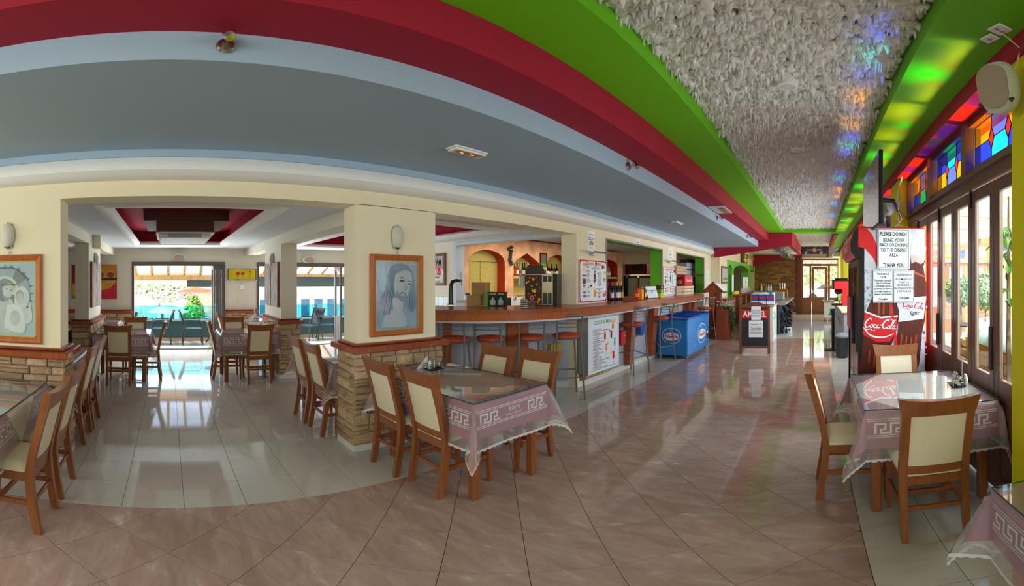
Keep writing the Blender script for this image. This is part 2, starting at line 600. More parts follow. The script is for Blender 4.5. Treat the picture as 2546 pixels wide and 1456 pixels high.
def clad(parent, p0, p1, z0, z1, depth=0.03, hmin=0.055, hmax=0.115, lmin=0.10, lmax=0.28, seed=1, name='stone'):
 """Lay stones on the upright rectangle from p0 to p1 (2-D); the outside is on the right hand of p0 -> p1."""
 rr = random.Random(seed)
 a, b = Vector(p0), Vector(p1)
 L = (b - a).length
 d = (b - a) / L
 ang = atan2(d.y, d.x)
 z = z0
 def lay(s, l, z, h):
  o = put(name, rr.choice(STONES), parent)
  c = a + d * (s + l / 2)
  o.location = (c.x, c.y, z + h / 2)
  o.rotation_euler = (0, 0, ang)
  o.scale = (l - 0.001, depth * rr.uniform(0.65, 1.4), h - 0.001)
 while z < z1 - 0.02:
  h = min(rr.uniform(hmin, hmax), z1 - z)
  if z1 - z - h < hmin * 0.6: h = z1 - z
  s = 0.0
  while s < L - 0.005:
   l = min(rr.uniform(lmin, lmax), L - s)
   if L - s - l < lmin * 0.5: l = L - s
   if rr.random() < 0.4 and h > 0.06:      # two or three thin stones instead of a thick one
    q = rr.uniform(0.35, 0.65)
    lay(s, l, z, h * q)
    if l > 0.16 and rr.random() < 0.6:
     m = l * rr.uniform(0.35, 0.65)
     lay(s, m, z + h * q, h * (1 - q))
     lay(s + m, l - m, z + h * q, h * (1 - q))
    else:
     lay(s, l, z + h * q, h * (1 - q))
   else:
    lay(s, l, z, h)
   s += l
  z += h
ordn = ['first', 'second', 'third', 'fourth', 'fifth', 'sixth', 'seventh', 'eighth']
# ================================================================= THE SETTING
XA, XB = -3.12, -3.37                      # arcade wall: corridor face, dining-room face
XT = -9.05                                 # terrace wall
Y_END = 18.9                               # entrance wall
Z1, Z2, Z3, Z4 = 2.50, 2.664, 2.914, 3.086 # steps of the corridor ceiling
XS1, XS2, XS3, XS4, XS5 = -1.68, -1.383, -0.957, 0.545, 0.968
XW = 1.13                                  # plane of the folding doors
YB = 11.85                                 # bulkhead that ends the stepped ceiling
# ---- floor: base slab and tiles with recessed joints
floor = MB().box(-9.2, 3.0, -6.2, 19.2, -0.2, -0.004).build('floor', GROUT, None, smooth=False)
tag(floor, 'tiled floor, rose marble lozenges in the corridor and cream squares along both sides', kind='structure')
TILEW = marble('cream_floor_tile', (190, 183, 172), (204, 198, 188), rough=0.06, scale=1.6, amount=0.5, stretch=(1, 2.5, 1))
TILEP = marble('rose_marble_tile', (164, 134, 120), (214, 196, 182), rough=0.06, scale=2.6, amount=0.8, stretch=(1.0, 3.2, 1))
P = 0.378
GAP = 0.003
def slab(poly, o):
 b = MB()
 b.prism(poly, o, (1, 0, 0), (0, 1, 0), (0, 0, 0.006))
 return b
def tile_floor(regions, m, name, make, limit):
 """regions: (x0, x1, y0, y1); make(): yields tile polygons (world)."""
 out = []
 for poly, full in make(regions):
  cx = sum(p[0] for p in poly) / len(poly)
  cy = sum(p[1] for p in poly) / len(poly)
  out.append((hypot(cx, cy), cx, cy, poly, full))
 out.sort(key=lambda t: t[0])
 shared, rest = {}, MB()
 for k, (d, cx, cy, poly, full) in enumerate(out):
  loc = [(p[0] - cx, p[1] - cy) for p in poly]
  if k < limit:
   if full:
    if full not in shared:
     shared[full] = slab(loc, (0, 0, 0)).mesh(name, m, smooth=False)
    me = shared[full]
   else:
    me = slab(loc, (0, 0, 0)).mesh(name, m, smooth=False)
   o = put(name, me, floor)
   o.location = (cx, cy, -0.006)
  else:
   rest.prism(loc, (cx, cy, -0.006), (1, 0, 0), (0, 1, 0), (0, 0, 0.006))
 if rest.v:
  tag(rest.build(name + 's_farther_off', m, floor, smooth=False), kind='stuff')
def squares(regions):
 for (x0, x1, y0, y1, ox, oy) in regions:
  i0, i1 = math.floor((x0 - ox) / P) - 1, math.ceil((x1 - ox) / P) + 1
  j0, j1 = math.floor((y0 - oy) / P) - 1, math.ceil((y1 - oy) / P) + 1
  for i in range(i0, i1):
   for j in range(j0, j1):
    a, b_ = max(x0, ox + i * P + GAP / 2), min(x1, ox + (i + 1) * P - GAP / 2)
    c, d = max(y0, oy + j * P + GAP / 2), min(y1, oy + (j + 1) * P - GAP / 2)
    if b_ - a > 0.015 and d - c > 0.015:
     full = 'sq' if (abs(b_ - a - P + GAP) < 1e-6 and abs(d - c - P + GAP) < 1e-6) else None
     yield [(a, c), (b_, c), (b_, d), (a, d)], full
def lozenges(regions):
 PP = 0.54
 for (x0, x1, y0, y1) in regions:
  for i in range(-25, 40):
   for j in range(-40, 25):
    s, t = -2.48 + i * PP, -1.94 + j * PP     # x + y = s, x - y = t
    g = GAP * 0.72
    pts = []
    for (ds, dt) in ((g, g), (PP - g, g), (PP - g, PP - g), (g, PP - g)):
     a, b_ = s + ds, t + dt
     pts.append(((a + b_) / 2, (a - b_) / 2))
    q = pts
    for ax, v, less in ((0, x0 + 0.002, False), (0, x1 - 0.002, True), (1, y0, False), (1, y1 - 0.002, True)):
     q = clip(q, ax, v, less) if q else q
    if len(q) < 3: continue
    area = 0.5 * abs(sum(q[k][0] * q[(k + 1) % len(q)][1] - q[(k + 1) % len(q)][0] * q[k][1] for k in range(len(q))))
    if area < 0.001: continue
    yield q, ('lz' if q == pts else None)
XE1, XE2, YP = -2.454, 0.235, 10.75
tile_floor([(-9.0, XE1 - 0.002, -5.0, 12.0, XE1, 0.097), (XE2 + 0.002, 1.2, -1.5, YP, XE2, 1.96 - 20 * P), (-3.0, 1.2, YP, 18.9, XE2, YP)], TILEW, 'tile', squares, 300)
tile_floor([(XE1, XE2, -1.9, YP)], TILEP, 'marble_tile', lozenges, 300)
# ---- corridor ceiling with its coloured steps
ceil = MB().box(XS3 - 0.05, XS4 + 0.05, -6, Y_END, Z4 + 0.012, Z4 + 0.1).build('ceiling', STUCCO, None, smooth=False)
tag(ceil, 'stepped ceiling in powder blue, crimson and lime round a white stucco field', kind='structure')
MB().box(XA, XS1, -6, YB, Z1, Z2).build('blue_soffit', BLUE, ceil, smooth=False)
MB().box(XA, XS2, -6, YB, Z2, Z3).build('crimson_soffit', RED, ceil, smooth=False)
MB().box(XA, XS3, -6, YB + 0.35, Z3, Z4 + 0.1).build('lime_soffit', GREEN, ceil, smooth=False)
b = MB().box(XS4, 1.35, -6, 17.6, Z3, Z4 + 0.1)
b.box(XS3, XS4, YB - 0.05, YB + 0.35, Z3, Z4 + 0.1)
b.build('lime_soffit', GREEN, ceil, smooth=False)
MB().box(XS5, 1.35, -6, Y_END, 2.77, Z3).build('crimson_soffit', RED, ceil, smooth=False)
b = MB().box(XS4 - 0.01, XS4 + 0.1, YB + 0.36, 17.6, Z3 - 0.02, Z4 + 0.05)
b.build('crimson_edge', RED, ceil, smooth=False)
# white panel and roof slab over everything
roof = MB().box(-9.4, 1.5, -6.3, 19.3, 3.22, 3.4).build('roof', OFFWHITE, None, smooth=False)
tag(roof, 'flat roof slab over the restaurant', kind='structure')
# hand-pulled stucco: thousands of drips drawn out of wet plaster
rs = np.random.RandomState(5)
vs_, fs_ = [], []
yy = 0.9
NR = 7
def dab(x, y, s, dep, far):
 """A rounded dab of plaster with a fringe of drips pulled out of its lower rim."""
 base = len(vs_)
 wx, wy, an = rs.uniform(0.85, 1.35), rs.uniform(0.6, 0.9), rs.uniform(0, 6.28)
 fr = rs.uniform(0.0, 1.0, NR)
 for r, h in ((0.5, -0.05), (0.92, 0.12), (1.08, 0.36), (1.0, 0.6)):
  for q in range(NR):
   th = 2 * pi * q / NR
   k = r * (1 + 0.10 * sin(3 * th + an))
   vs_.append((x + s * wx * k * cos(th), y + s * wy * k * sin(th), Z4 - dep * h))
 for q in range(NR):
  th = 2 * pi * q / NR
  k = 0.78 - 0.25 * fr[q]
  vs_.append((x + s * wx * k * cos(th), y + s * wy * k * sin(th), Z4 - dep * (0.72 + (1.5 * fr[q] ** 2.0 if q % 2 else 0))))
 vs_.append((x, y, Z4 - dep * 0.55))
 for k in range(4):
  for q in range(NR):
   q2 = (q + 1) % NR
   fs_.append((base + k * NR + q, base + (k + 1) * NR + q, base + (k + 1) * NR + q2, base + k * NR + q2))
 t = base + 5 * NR
 for q in range(NR):
  fs_.append((base + 4 * NR + q, t, base + 4 * NR + (q + 1) % NR))
NR = 10
while yy < 18.3:
 step = 0.052 if yy < 6 else (0.058 if yy < YB else 0.075)
 xx = XS3 + 0.03
 while xx < XS4 - 0.03:
  far = yy > YB
  s = rs.uniform(0.024, 0.050) * (1 if yy < 6 else 1.1)
  dab(xx + rs.uniform(-0.02, 0.02), yy + rs.uniform(-0.02, 0.02), s, rs.uniform(0.03, 0.062) * (0.7 if far else 1), far)
  xx += step * rs.uniform(0.8, 1.25)
 yy += step * 0.92
me = bpy.data.meshes.new('stucco_drips')
me.from_pydata(vs_, [], fs_)
me.materials.append(STUCCO)
me.shade_smooth()
tag(put('stucco_drips', me, ceil), kind='stuff')
# white crown moulding and the blue strip above it
cr = MB()
cr.prism([(-3.12, 2.28), (-3.06, 2.285), (-3.02, 2.305), (-2.985, 2.333), (-2.985, 2.355), (-3.0, 2.40), (-3.03, 2.44), (-3.12, 2.44)], (0, -6, 0), (1, 0, 0), (0, 0, 1), (0, 17.85, 0))
tag(cr.build('trim_1', WHITE, None, smooth=True, angle=30), 'white crown moulding along the top of the arcade wall', kind='structure')
MB().box(XA, -3.012, -6, YB, 2.44, Z1).build('blue_strip', BLUE, ceil, smooth=False)
# ---- arcade wall
wall = MB()
wall.box(XB, XA, -6, 11.95, 2.155, 3.2)
wall.box(XB, XA, -6, -2.6, 0, 2.155)
for y0, y1 in ((4.74, 5.59), (7.94, 8.84), (11.14, 11.95)):
 wall.box(XB, XA, y0, y1, 0, 2.155)
wl_ = tag(wall.build('wall_left', CREAM, None, smooth=False), 'cream arcade wall between the corridor and the dining room and bar', kind='structure')
for y0, y1 in ((5.59, 7.94), (8.84, 11.14)):      # green reveals of the two serving hatches
 MB().box(XB - 0.005, XA - 0.004, y0, y0 + 0.006, 1.05, 2.15).box(XB - 0.005, XA - 0.004, y1 - 0.006, y1, 1.05, 2.15).box(XB - 0.005, XA - 0.004, y0, y1, 2.149, 2.155).build('green_reveal', KEYGREEN, wl_, smooth=False)
 g = MB().box(XA - 0.01, XA + 0.012, y0 - 0.02, y0 + 0.012, 1.18, 2.165).box(XA - 0.01, XA + 0.012, y1 - 0.012, y1 + 0.02, 1.18, 2.165).box(XA - 0.01, XA + 0.012, y0 - 0.02, y1 + 0.02, 2.143, 2.17)
 g.build('grey_edge_trim', MIDGREY, wl_, smooth=False)
SKIRT = mat('white_skirting_tile', (216, 214, 208), 0.2)
def pillar(name, label, x0, x1, y0, y1, ztop, zl, faces, seed, upper=CREAM, proud=0.035):
 """A pillar: painted shaft, wooden ledge, stone-clad foot with a white tile skirting. x0 < x1 are the shaft's faces."""
 r = root(name, label)
 MB().box(x0, x1, y0, y1, zl - 0.02, ztop).build('shaft', upper, r, smooth=False)
 p = proud
 MB().box(x0 - p + 0.01, x1 + p - 0.01, y0 - p + 0.01, y1 + p - 0.01, 0, zl - 0.07).build('core', MORTAR, r, smooth=False)
 b = MB().box(x0 - 0.115, x1 + 0.115, y0 - 0.085, y1 + 0.085, zl - 0.075, zl - 0.022, 0.006)
 b.box(x0 - 0.05, x1 + 0.05, y0 - 0.045, y1 + 0.045, zl - 0.022, zl, 0.008)
 b.build('ledge', WOODR, r)
 s = MB().box(x0 - p - 0.012, x1 + p + 0.012, y0 - p - 0.012, y1 + p + 0.012, 0, 0.062)
 s.build('skirting', SKIRT, r, smooth=False)
 X0, X1, Y0, Y1 = x0 - p + 0.01, x1 + p - 0.01, y0 - p + 0.01, y1 + p - 0.01
 E_ = {'+x': ((X1, Y0 - 0.02), (X1, Y1 + 0.02)), '-y': ((X0 - 0.02, Y0), (X1 + 0.02, Y0)), '+y': ((X1 + 0.02, Y1), (X0 - 0.02, Y1)), '-x': ((X0, Y1 + 0.02), (X0, Y0 - 0.02))}
 for k, f in enumerate(faces):
  clad(r, E_[f][0], E_[f][1], 0.062, zl - 0.075, 0.03, seed=seed * 10 + k)
 return r
pillar('pillar', 'arcade pillar with stone foot left of the wide opening', XB, XA, -2.6, -0.834, 2.16, 0.975, ('+x', '+y'), 1)
pillar('pillar', 'arcade pillar with stone foot behind the nearest table', XB, XA, 1.53, 2.357, 2.16, 0.975, ('+x', '-y', '+y'), 2)
pillar('pillar', 'dining-room pillar with stone foot left of the middle aisle', -7.1, -6.05, -1.39, -1.18, 2.08, 0.93, ('+x', '+y'), 3, CREAM_IN)
pillar('pillar', 'dining-room pillar with stone foot right of the middle aisle', -7.1, -6.05, 1.70, 1.95, 2.08, 0.93, ('+x', '-y'), 4, CREAM_IN)
# ---- dining room
ZD = 2.22
dr = MB().box(XT, XB, -5.2, 4.8, 2.64, 2.72).build('ceiling_dining_room', RED, None, smooth=False)
tag(dr, 'pale dining-room ceiling with sunken crimson trays', kind='structure')
def bay(y0, y1, tx0, tx1, ty0, ty1, ztop):
 b = MB()
 for (a0, a1, c0, c1) in ((XT, XB, y0, ty0), (XT, XB, ty1, y1), (XT, tx0, ty0, ty1), (tx1, XB, ty0, ty1)):
  b.box(a0, a1, c0, c1, ZD, ZD + 0.05)
 b.build('pale_soffit', OFFWHITE, dr, smooth=False)
 r = MB()
 w = 0.03
 for (a0, a1, c0, c1) in ((tx0 - w, tx1 + w, ty0 - w, ty0), (tx0 - w, tx1 + w, ty1, ty1 + w), (tx0 - w, tx0, ty0, ty1), (tx1, tx1 + w, ty0, ty1)):
  r.box(a0, a1, c0, c1, ZD + 0.05, ztop)
 r.box(tx0, tx1, ty0, ty1, ztop, ztop + 0.03)
 r.build('crimson_tray', RED, dr, smooth=False)
 e = MB()     # rounded white rim inside the tray
 rim = [(-0.02, -0.003), (0.04, -0.03), (0.10, -0.036), (0.15, -0.018), (0.165, 0.02), (0.14, 0.05), (-0.02, 0.06)]
 ring = [(tx0, ty0), (tx1, ty0), (tx1, ty1), (tx0, ty1)]
 for i in range(4):
  (ax, ay), (bx_, by_) = ring[i], ring[(i + 1) % 4]
  d = Vector((bx_ - ax, by_ - ay, 0)).normalized()
  n_ = Vector((-d.y, d.x, 0))
  e.prism([(p[0], p[1]) for p in rim], Vector((ax, ay, ZD)) - n_ * 0.02, n_, (0, 0, 1), Vector((bx_ - ax, by_ - ay, 0)))
 e.build('white_rim', WHITE, dr)
bay(-1.18, 1.70, -8.02, -3.72, -0.68, 1.13, 2.46)
bay(1.95, 4.72, -8.0, -3.9, 2.45, 4.25, 2.46)
bay(-5.0, -1.39, -8.0, -3.9, -4.5, -1.9, 2.46)
b = MB()
for y0, y1 in ((-1.39, -1.18), (1.70, 1.95)):
 b.box(XT, XB, y0, y1, 2.07, 2.7)
b.build('beam', CREAM_IN, dr, smooth=False)
wt = MB()
ZO = 1.93
for y0, y1 in ((-5.2, -0.80), (1.25, 1.97), (4.4, 4.9)):
 wt.box(XT - 0.2, XT, y0, y1, 0, ZO)
wt.box(XT - 0.2, XT, -5.2, 4.9, ZO, 3.2)
wt_ = tag(wt.build('wall_terrace', CREAM_IN, None, smooth=False), 'pale wall towards the terrace with two wide openings', kind='structure')
for y0, y1 in ((-4.0, -0.80), (1.26, 1.97)):      # stone wainscot with a wooden ledge
 clad(wt_, (XT + 0.004, y0), (XT + 0.004, y1), 0.06, 0.80, 0.03, seed=int(50 + y0 * 7), lmin=0.16)
 MB().box(XT - 0.01, XT + 0.09, y0, y1 + 0.02, 0.80, 0.85, 0.006).box(XT - 0.01, XT + 0.05, y0, y1, 0.85, 0.872, 0.006).build('ledge', WOODR, wt_)
 MB().box(XT, XT + 0.045, y0, y1, 0, 0.06).build('skirting', SKIRT, wt_, smooth=False)
tag(MB().box(XT, XB, -5.4, -5.2, 0, 3.2).build('wall_side', CREAM_IN, None, smooth=False), 'pale end wall of the dining room', kind='structure')
# wall beside the bar with its grey-framed opening
YBW = 4.72
wb = MB().box(XT, -5.64, YBW, YBW + 0.15, 0, 3.2).box(-5.64, XB, YBW, YBW + 0.15, 2.15, 3.2)
wb_ = tag(wb.build('wall_bar', CREAM_IN, None, smooth=False), 'pale wall beside the bar with a wide grey-framed opening', kind='structure')
FRAMEG = mat('pale_grey_frame', (186, 196, 204), 0.5)
MB().box(-5.70, -5.60, YBW - 0.02, YBW + 0.17, 0.9, 2.19).box(-5.70, XB, YBW - 0.02, YBW + 0.17, 2.135, 2.19).build('opening_frame', FRAMEG, wb_, smooth=False)
for k in range(14):
 x = -8.6 + 0.155 * k if False else -4.9 - 0.155 * k
 if x < -5.72:
  MB().box(x, x + 0.15, YBW - 0.012, YBW, 1.04, 1.21, 0.004).build('splash_tile', PLASTER, wb_, smooth=False)
# ---- bar back room: apricot wall with niches, parallel to the arcade
XO = -6.0
APR = mat('apricot_sponged_plaster', (222, 164, 122), 0.8, noise=0.26, nscale=4.5, bump=0.1)
NICHEY = mat('mustard_flecked_board', (190, 174, 92), 0.75, noise=0.22, nscale=34)
NICHER = mat('brick_red_reveal', (182, 54, 22), 0.7)
Y_ = lambda px: at_x(px, XO)
Z_ = lambda px, py: z_at(py, XO, at_x(px, XO))
def arch_outline(xl, xr, zb, zs, zt, pointed=False, n=14):
 pts = [(xl, zb), (xl, zs)]
 if pointed:
  pts += [((xl + xr) / 2, zt)]
 else:
  for i in range(1, n):
   a = pi - pi * i / n
   pts.append(((xl + xr) / 2 + (xr - xl) / 2 * cos(a), zs + (zt - zs) * sin(a)))
 return pts + [(xr, zs), (xr, zb)]
zb0 = 1.17
N1 = arch_outline(Y_(1166), Y_(1255), zb0, Z_(1166, 650), Z_(1205, 620))
N2 = arch_outline(Y_(1277), Y_(1341), zb0 + 0.03, Z_(1277, 651), Z_(1310, 629), True)
N3 = arch_outline(Y_(1360), Y_(1417), zb0 + 0.03, Z_(1360, 655), Z_(1390, 634))
N4 = arch_outline(Y_(1490), Y_(1535), zb0 + 0.03, Z_(1510, 660), Z_(1512, 645))
top = 2.42
w = MB()
xs = [4.8] + [v for n in (N1, N2, N3, N4) for v in (n[0][0], n[-1][0])] + [11.8]
for i in range(0, len(xs), 2):                    # piers
 w.box(XO - 0.3, XO, xs[i], xs[i + 1], zb0, top)
for n in (N1, N2, N3, N4):                        # the wall above each niche, in strips that follow the arch
 up = n[1:-1]
 for p, q in zip(up, up[1:]):
  w.prism([p, q, (q[0], top), (p[0], top)], (XO - 0.3, 0, 0), (0, 1, 0), (0, 0, 1), (0.3, 0, 0))
w.box(XO - 0.3, XO, 4.8, 11.8, 0, zb0)
wo = tag(w.build('wall_back_bar', APR, None, smooth=False), 'apricot sponged wall behind the bar with arched bottle niches', kind='structure')
SHELF = []
for k, n in enumerate((N1, N2, N3, N4)):
 r = MB()
 for a, c in zip(n, n[1:]):
  r.quad((XO + 0.003, a[0], a[1] - 0.002), (XO + 0.003, c[0], c[1] - 0.002), (XO - 0.3, c[0], c[1] - 0.002), (XO - 0.3, a[0], a[1] - 0.002))
 r.build('niche_reveal', NICHER, wo, smooth=False)
 ya, yb_ = n[0][0], n[-1][0]
 MB().box(XO - 0.31, XO - 0.28, ya - 0.05, yb_ + 0.05, n[0][1] - 0.02, max(p[1] for p in n) + 0.05).build('niche_back', NICHER if k == 3 else NICHEY, wo, smooth=False)
 ym_ = (ya + yb_) / 2
 if k == 0:
  MB().box(XO - 0.24, XO - 0.22, ya, ym_ - 0.006, n[0][1], n[1][1] + 0.02).build('niche_panel', NICHEY, wo, smooth=False)
  MB().box(XO - 0.24, XO - 0.22, ym_ + 0.006, yb_, n[0][1], n[1][1] + 0.02).build('niche_panel', NICHEY, wo, smooth=False)
  MB().prism([(p[0], p[1] + 0.03) for p in n[1:-1]], (XO - 0.24, 0, 0), (0, 1, 0), (0, 0, 1), (0.02, 0, 0)).build('niche_panel', NICHEY, wo, smooth=False)
  SHELF.append(n[0][1])
 else:
  px = (0, 1300, 1380, 1515)[k]
  zsh = Z_(px, (0, 686, 687, 688)[k])
  SHELF.append(zsh)
  MB().box(XO - 0.29, XO - 0.01, ya, yb_, zsh - 0.06, zsh, 0.004).build('niche_shelf', NICHEY, wo, smooth=False)
  MB().box(XO - 0.29, XO - 0.01, ya, yb_, n[0][1] - 0.02, n[0][1] + 0.05, 0.004).build('niche_shelf', NICHEY, wo, smooth=False)
for k in range(30):                               # tiled splash under the niches
 y = Y_(1222) + 0.17 * k
 if y < Y_(1420):
  MB().box(XO, XO + 0.012, y, y + 0.165, 0.86, 1.16, 0.004).build('splash_tile', PLASTER, wo, smooth=False)
ck = MB().box(-9.0, XB, YBW + 0.15, 18.8, 2.45, 2.5)
tag(ck.build('ceiling_kitchen', OFFWHITE, None, smooth=False), 'pale kitchen ceiling behind the bar', kind='structure')
wk = MB().box(XO - 0.3, XB - 0.02, 11.82, 11.95, 2.05, 2.45).box(XO - 0.4, XO - 0.3, 4.8, 18.8, 0, 2.45).box(-6.4, -3.2, 18.7, 18.8, 0, 2.5)
tag(wk.build('wall_kitchen', mat('khaki_cream_paint', (206, 192, 158), 0.75), None, smooth=False), 'khaki kitchen walls seen through the serving hatches', kind='structure')
lamp('added_kitchen_fill', 'AREA', (-4.6, 13.6, 2.42), (0, 0, 0), 40, (1.0, 0.94, 0.84), size=1.2)  # added lamp without a fixture, brightens the kitchen
# ---- far end of the corridor
wf = MB().box(-3.12, -2.85, 11.95, 12.97, 0, 3.2)
wf.box(-3.2, -2.86, 12.97, 18.6, 2.2, 3.2)
wf.box(-3.12, -2.85, 18.55, 18.9, 0, 3.2)
wf_ = tag(wf.build('wall_far', CREAM, None, smooth=False), 'cream wall at the far end of the corridor with a green arched panel', kind='structure')
ga = MB()
GX = -2.85
ya, yb, yc, yd, ye, yf, yg = 12.97, at_x(1820, GX), at_x(1823.5, GX), at_x(1861, GX), at_x(1864, GX), at_x(1874.5, GX), 18.6
def wall_piece(bld, y0, y1, z0, z1):
 bld.box(GX - 0.3, GX + 0.01, y0, y1, z0, z1)
wall_piece(ga, ya, ya + 0.1, 0, 2.2)
wall_piece(ga, yb, yc, 0, 2.2)
wall_piece(ga, yd, ye, 0, 2.2)
wall_piece(ga, yf, yg, 0, 2.2)
def arch_top(bld, y0, y1, zs, zt, ztop):
 pts = [(y0, ztop), (y0, zs)] + [((y0 + y1) / 2 - (y1 - y0) / 2 * cos(pi * i / 14), zs + (zt - zs) * sin(pi * i / 14)) for i in range(1, 14)] + [(y1, zs), (y1, ztop)]
 bld.prism(pts, (GX - 0.3, 0, 0), (0, 1, 0), (0, 0, 1), (0.31, 0, 0))
arch_top(ga, ya + 0.1, yb, 1.85, 2.06, 2.2)
arch_top(ga, yc, yd, 1.86, 2.1, 2.2)
arch_top(ga, ye, yf, 1.8, 2.0, 2.2)
ga.build('green_arches', mat('arch_green_paint', (112, 184, 72), 0.7), wf_, smooth=False)
MB().box(GX - 0.32, GX - 0.22, ya, yb, 0, 2.1).box(GX - 0.32, GX - 0.22, ye, yf, 0, 2.05).build('niche_back', KEYGREEN, wf_, smooth=False)
b = MB().box(GX - 0.30, GX - 0.02, yc, yd, 0, 0.93)
b.build('hatch_plinth', MORTAR, wf_, smooth=False)
clad(wf_, (GX - 0.02, yc), (GX - 0.02, yd), 0.06, 0.93, 0.03, hmin=0.1, hmax=0.16, lmin=0.2, lmax=0.5, seed=77)
MB().box(GX - 0.35, GX + 0.22, yc - 0.1, yd + 0.5, 0.98, 1.06, 0.01).build('hatch_counter', WOOD, wf_)
b = MB()
for t in (0.0, 0.42, 0.78):
 y = yc + 0.35 + (yd - yc) * t
 b.box(GX, GX + 0.12, y, y + 0.16, 0.06, 0.98)
b.build('hatch_post', WOOD, wf_, smooth=False)
MB().box(-4.5, -4.47, yc + 1.3, yd + 2, 1.62, 1.95).build('dark_red_tiles', mat('dark_red_tile', (96, 24, 24), 0.3), wf_, smooth=False)
# stone dado with a wooden cap in front of it
sd = root('trim_2', 'low stone dado with wooden cap beside the potted planter')
MB().box(-2.86, -2.66, 11.75, 13.0, 0, 0.93).build('core', MORTAR, sd, smooth=False)
clad(sd, (-2.84, 11.75), (-2.66, 11.75), 0.06, 0.93, 0.03, hmin=0.07, hmax=0.13, seed=31)
clad(sd, (-2.66, 11.75), (-2.66, 13.0), 0.06, 0.93, 0.03, hmin=0.07, hmax=0.13, seed=32)
MB().box(-3.1, -2.58, 11.66, 13.06, 0.93, 1.0, 0.008).build('cap', WOODR, sd)
MB().box(-2.86, -2.62, 11.7, 13.0, 0, 0.06).build('skirting', SKIRT, sd, smooth=False)
# brick wall right of it
bw = MB().box(-3.1, -0.92, Y_END, Y_END + 0.2, 0, 3.2)
bw_ = tag(bw.build('wall_brick', MORTAR, None, smooth=False), 'brown brick wall left of the entrance', kind='structure')
BRICK = mat('brown_brick', (152, 110, 74), 0.85, noise=0.3, nscale=5, bump=0.3, rand=0.34)
bm_ = MB().box(-0.5, 0.5, -1, 0, -0.5, 0.5, 0.06)
BRME = bm_.mesh('brick', BRICK, smooth=False)
rr = random.Random(3)
nb = 0
for r_ in range(27):
 z = 0.1 + r_ * 0.097
 x = -3.1 + (r_ % 2) * -0.12
 while x < -0.95:
  l = rr.uniform(0.16, 0.46)
  x1 = min(x + l, -0.925)
  if x1 - max(x, -3.1) > 0.05:
   o = put('brick', BRME, bw_)
   o.location = ((max(x, -3.1) + x1) / 2, Y_END, z + 0.048)
   o.scale = (x1 - max(x, -3.1) - 0.006, rr.uniform(0.012, 0.05), 0.093)
   nb += 1
  x = x1
MB().box(-3.1, -0.92, Y_END - 0.04, Y_END, 0, 0.09).build('skirting', SKIRT, bw_, smooth=False)
tag(MB().box(-0.92, -0.68, Y_END - 0.12, Y_END + 0.2, 0.0, 3.2).build('trim_3', mat('maroon_brown_paint', (112, 58, 54), 0.6), None, smooth=False), 'maroon brown post between brick wall and entrance', kind='structure')
# bulkhead with sloping underside
bh = MB()
bh.prism([(-3.0, 2.21), (-0.82, 2.517), (-0.82, 3.1), (-3.0, 3.1)], (0, YB, 0), (1, 0, 0), (0, 0, 1), (0, 0.16, 0))
bh.prism([(YB, 2.53), (18.5, 2.68), (18.5, 3.1), (YB, 3.1)], (-0.82, 0, 0), (0, 1, 0), (0, 0, 1), (0.12, 0, 0))
bh.prism([(-3.0, 2.14), (-0.72, 2.68), (-0.72, 3.1), (-3.0, 3.1)], (0, 18.4, 0), (1, 0, 0), (0, 0, 1), (0, 0.14, 0))
bh_ = tag(bh.build('ceiling_bulkhead', RED, None, smooth=False), 'crimson bulkhead with sloping lower edge hanging over the buffet', kind='structure')
MB().box(-3.1, -0.80, YB + 0.1, 18.45, 2.7, 2.74).build('white_panel', WHITE, bh_, smooth=False)
MB().box(-0.705, -0.67, YB + 0.02, 18.4, 2.74, 2.765).box(-0.705, -0.67, YB + 0.02, 18.4, 2.92, 2.94).build('red_moulding', mat('light_red_paint', (214, 70, 84), 0.6), bh_, smooth=False)
tag(MB().box(-3.2, 1.3, 16.64, Y_END, 3.1, 3.16).build('ceiling_far', OFFWHITE, None, smooth=False), 'pale ceiling at the far end', kind='structure')
# entrance door
dY = Y_END
x0d, x1d = -0.68, 1.03
d1 = root('door_1', 'brown glazed entrance door at the far end of the corridor')
f = MB()
f.box(x0d, x0d + 0.07, dY, dY + 0.08, 0, 2.55).box(x1d - 0.07, x1d, dY, dY + 0.08, 0, 2.55).box(x0d, x1d, dY, dY + 0.08, 2.47, 2.56).box(x0d, x1d, dY, dY + 0.08, 2.2, 2.31)
f.box(-0.32, -0.23, dY, dY + 0.08, 0, 2.2).box(0.52, 0.62, dY, dY + 0.08, 0, 2.2)
DOORW = wood('entrance_door_wood', (134, 92, 70), rough=0.4)
f.build('frame', DOORW, d1, smooth=False)
for a, c, z0, z1 in ((x0d + 0.07, x1d - 0.07, 2.31, 2.47), (x0d + 0.07, -0.32, 0.76, 2.2), (0.62, x1d - 0.07, 0.76, 2.2)):
 MB().box(a, c, dY + 0.03, dY + 0.04, z0, z1).build('pane', GLASS, d1, smooth=False)
for a, c in ((x0d + 0.07, -0.32), (0.62, x1d - 0.07)):
 MB().box(a, c, dY + 0.01, dY + 0.07, 0, 0.76).box(a + 0.05, c - 0.05, dY - 0.005, dY + 0.02, 0.1, 0.36, 0.01).box(a + 0.05, c - 0.05, dY - 0.005, dY + 0.02, 0.42, 0.68, 0.01).build('panel', DOORW, d1, smooth=False)
lf = MB().box(-0.22, -0.11, dY - 0.01, dY + 0.06, 0, 2.17).box(0.40, 0.51, dY - 0.01, dY + 0.06, 0, 2.17).box(-0.22, 0.51, dY - 0.01, dY + 0.06, 2.05, 2.17).box(-0.22, 0.51, dY - 0.01, dY + 0.06, 0, 0.78)
lf.box(-0.05, 0.34, dY - 0.03, dY + 0.0, 0.1, 0.36, 0.01).box(-0.05, 0.34, dY - 0.03, dY, 0.42, 0.68, 0.01)
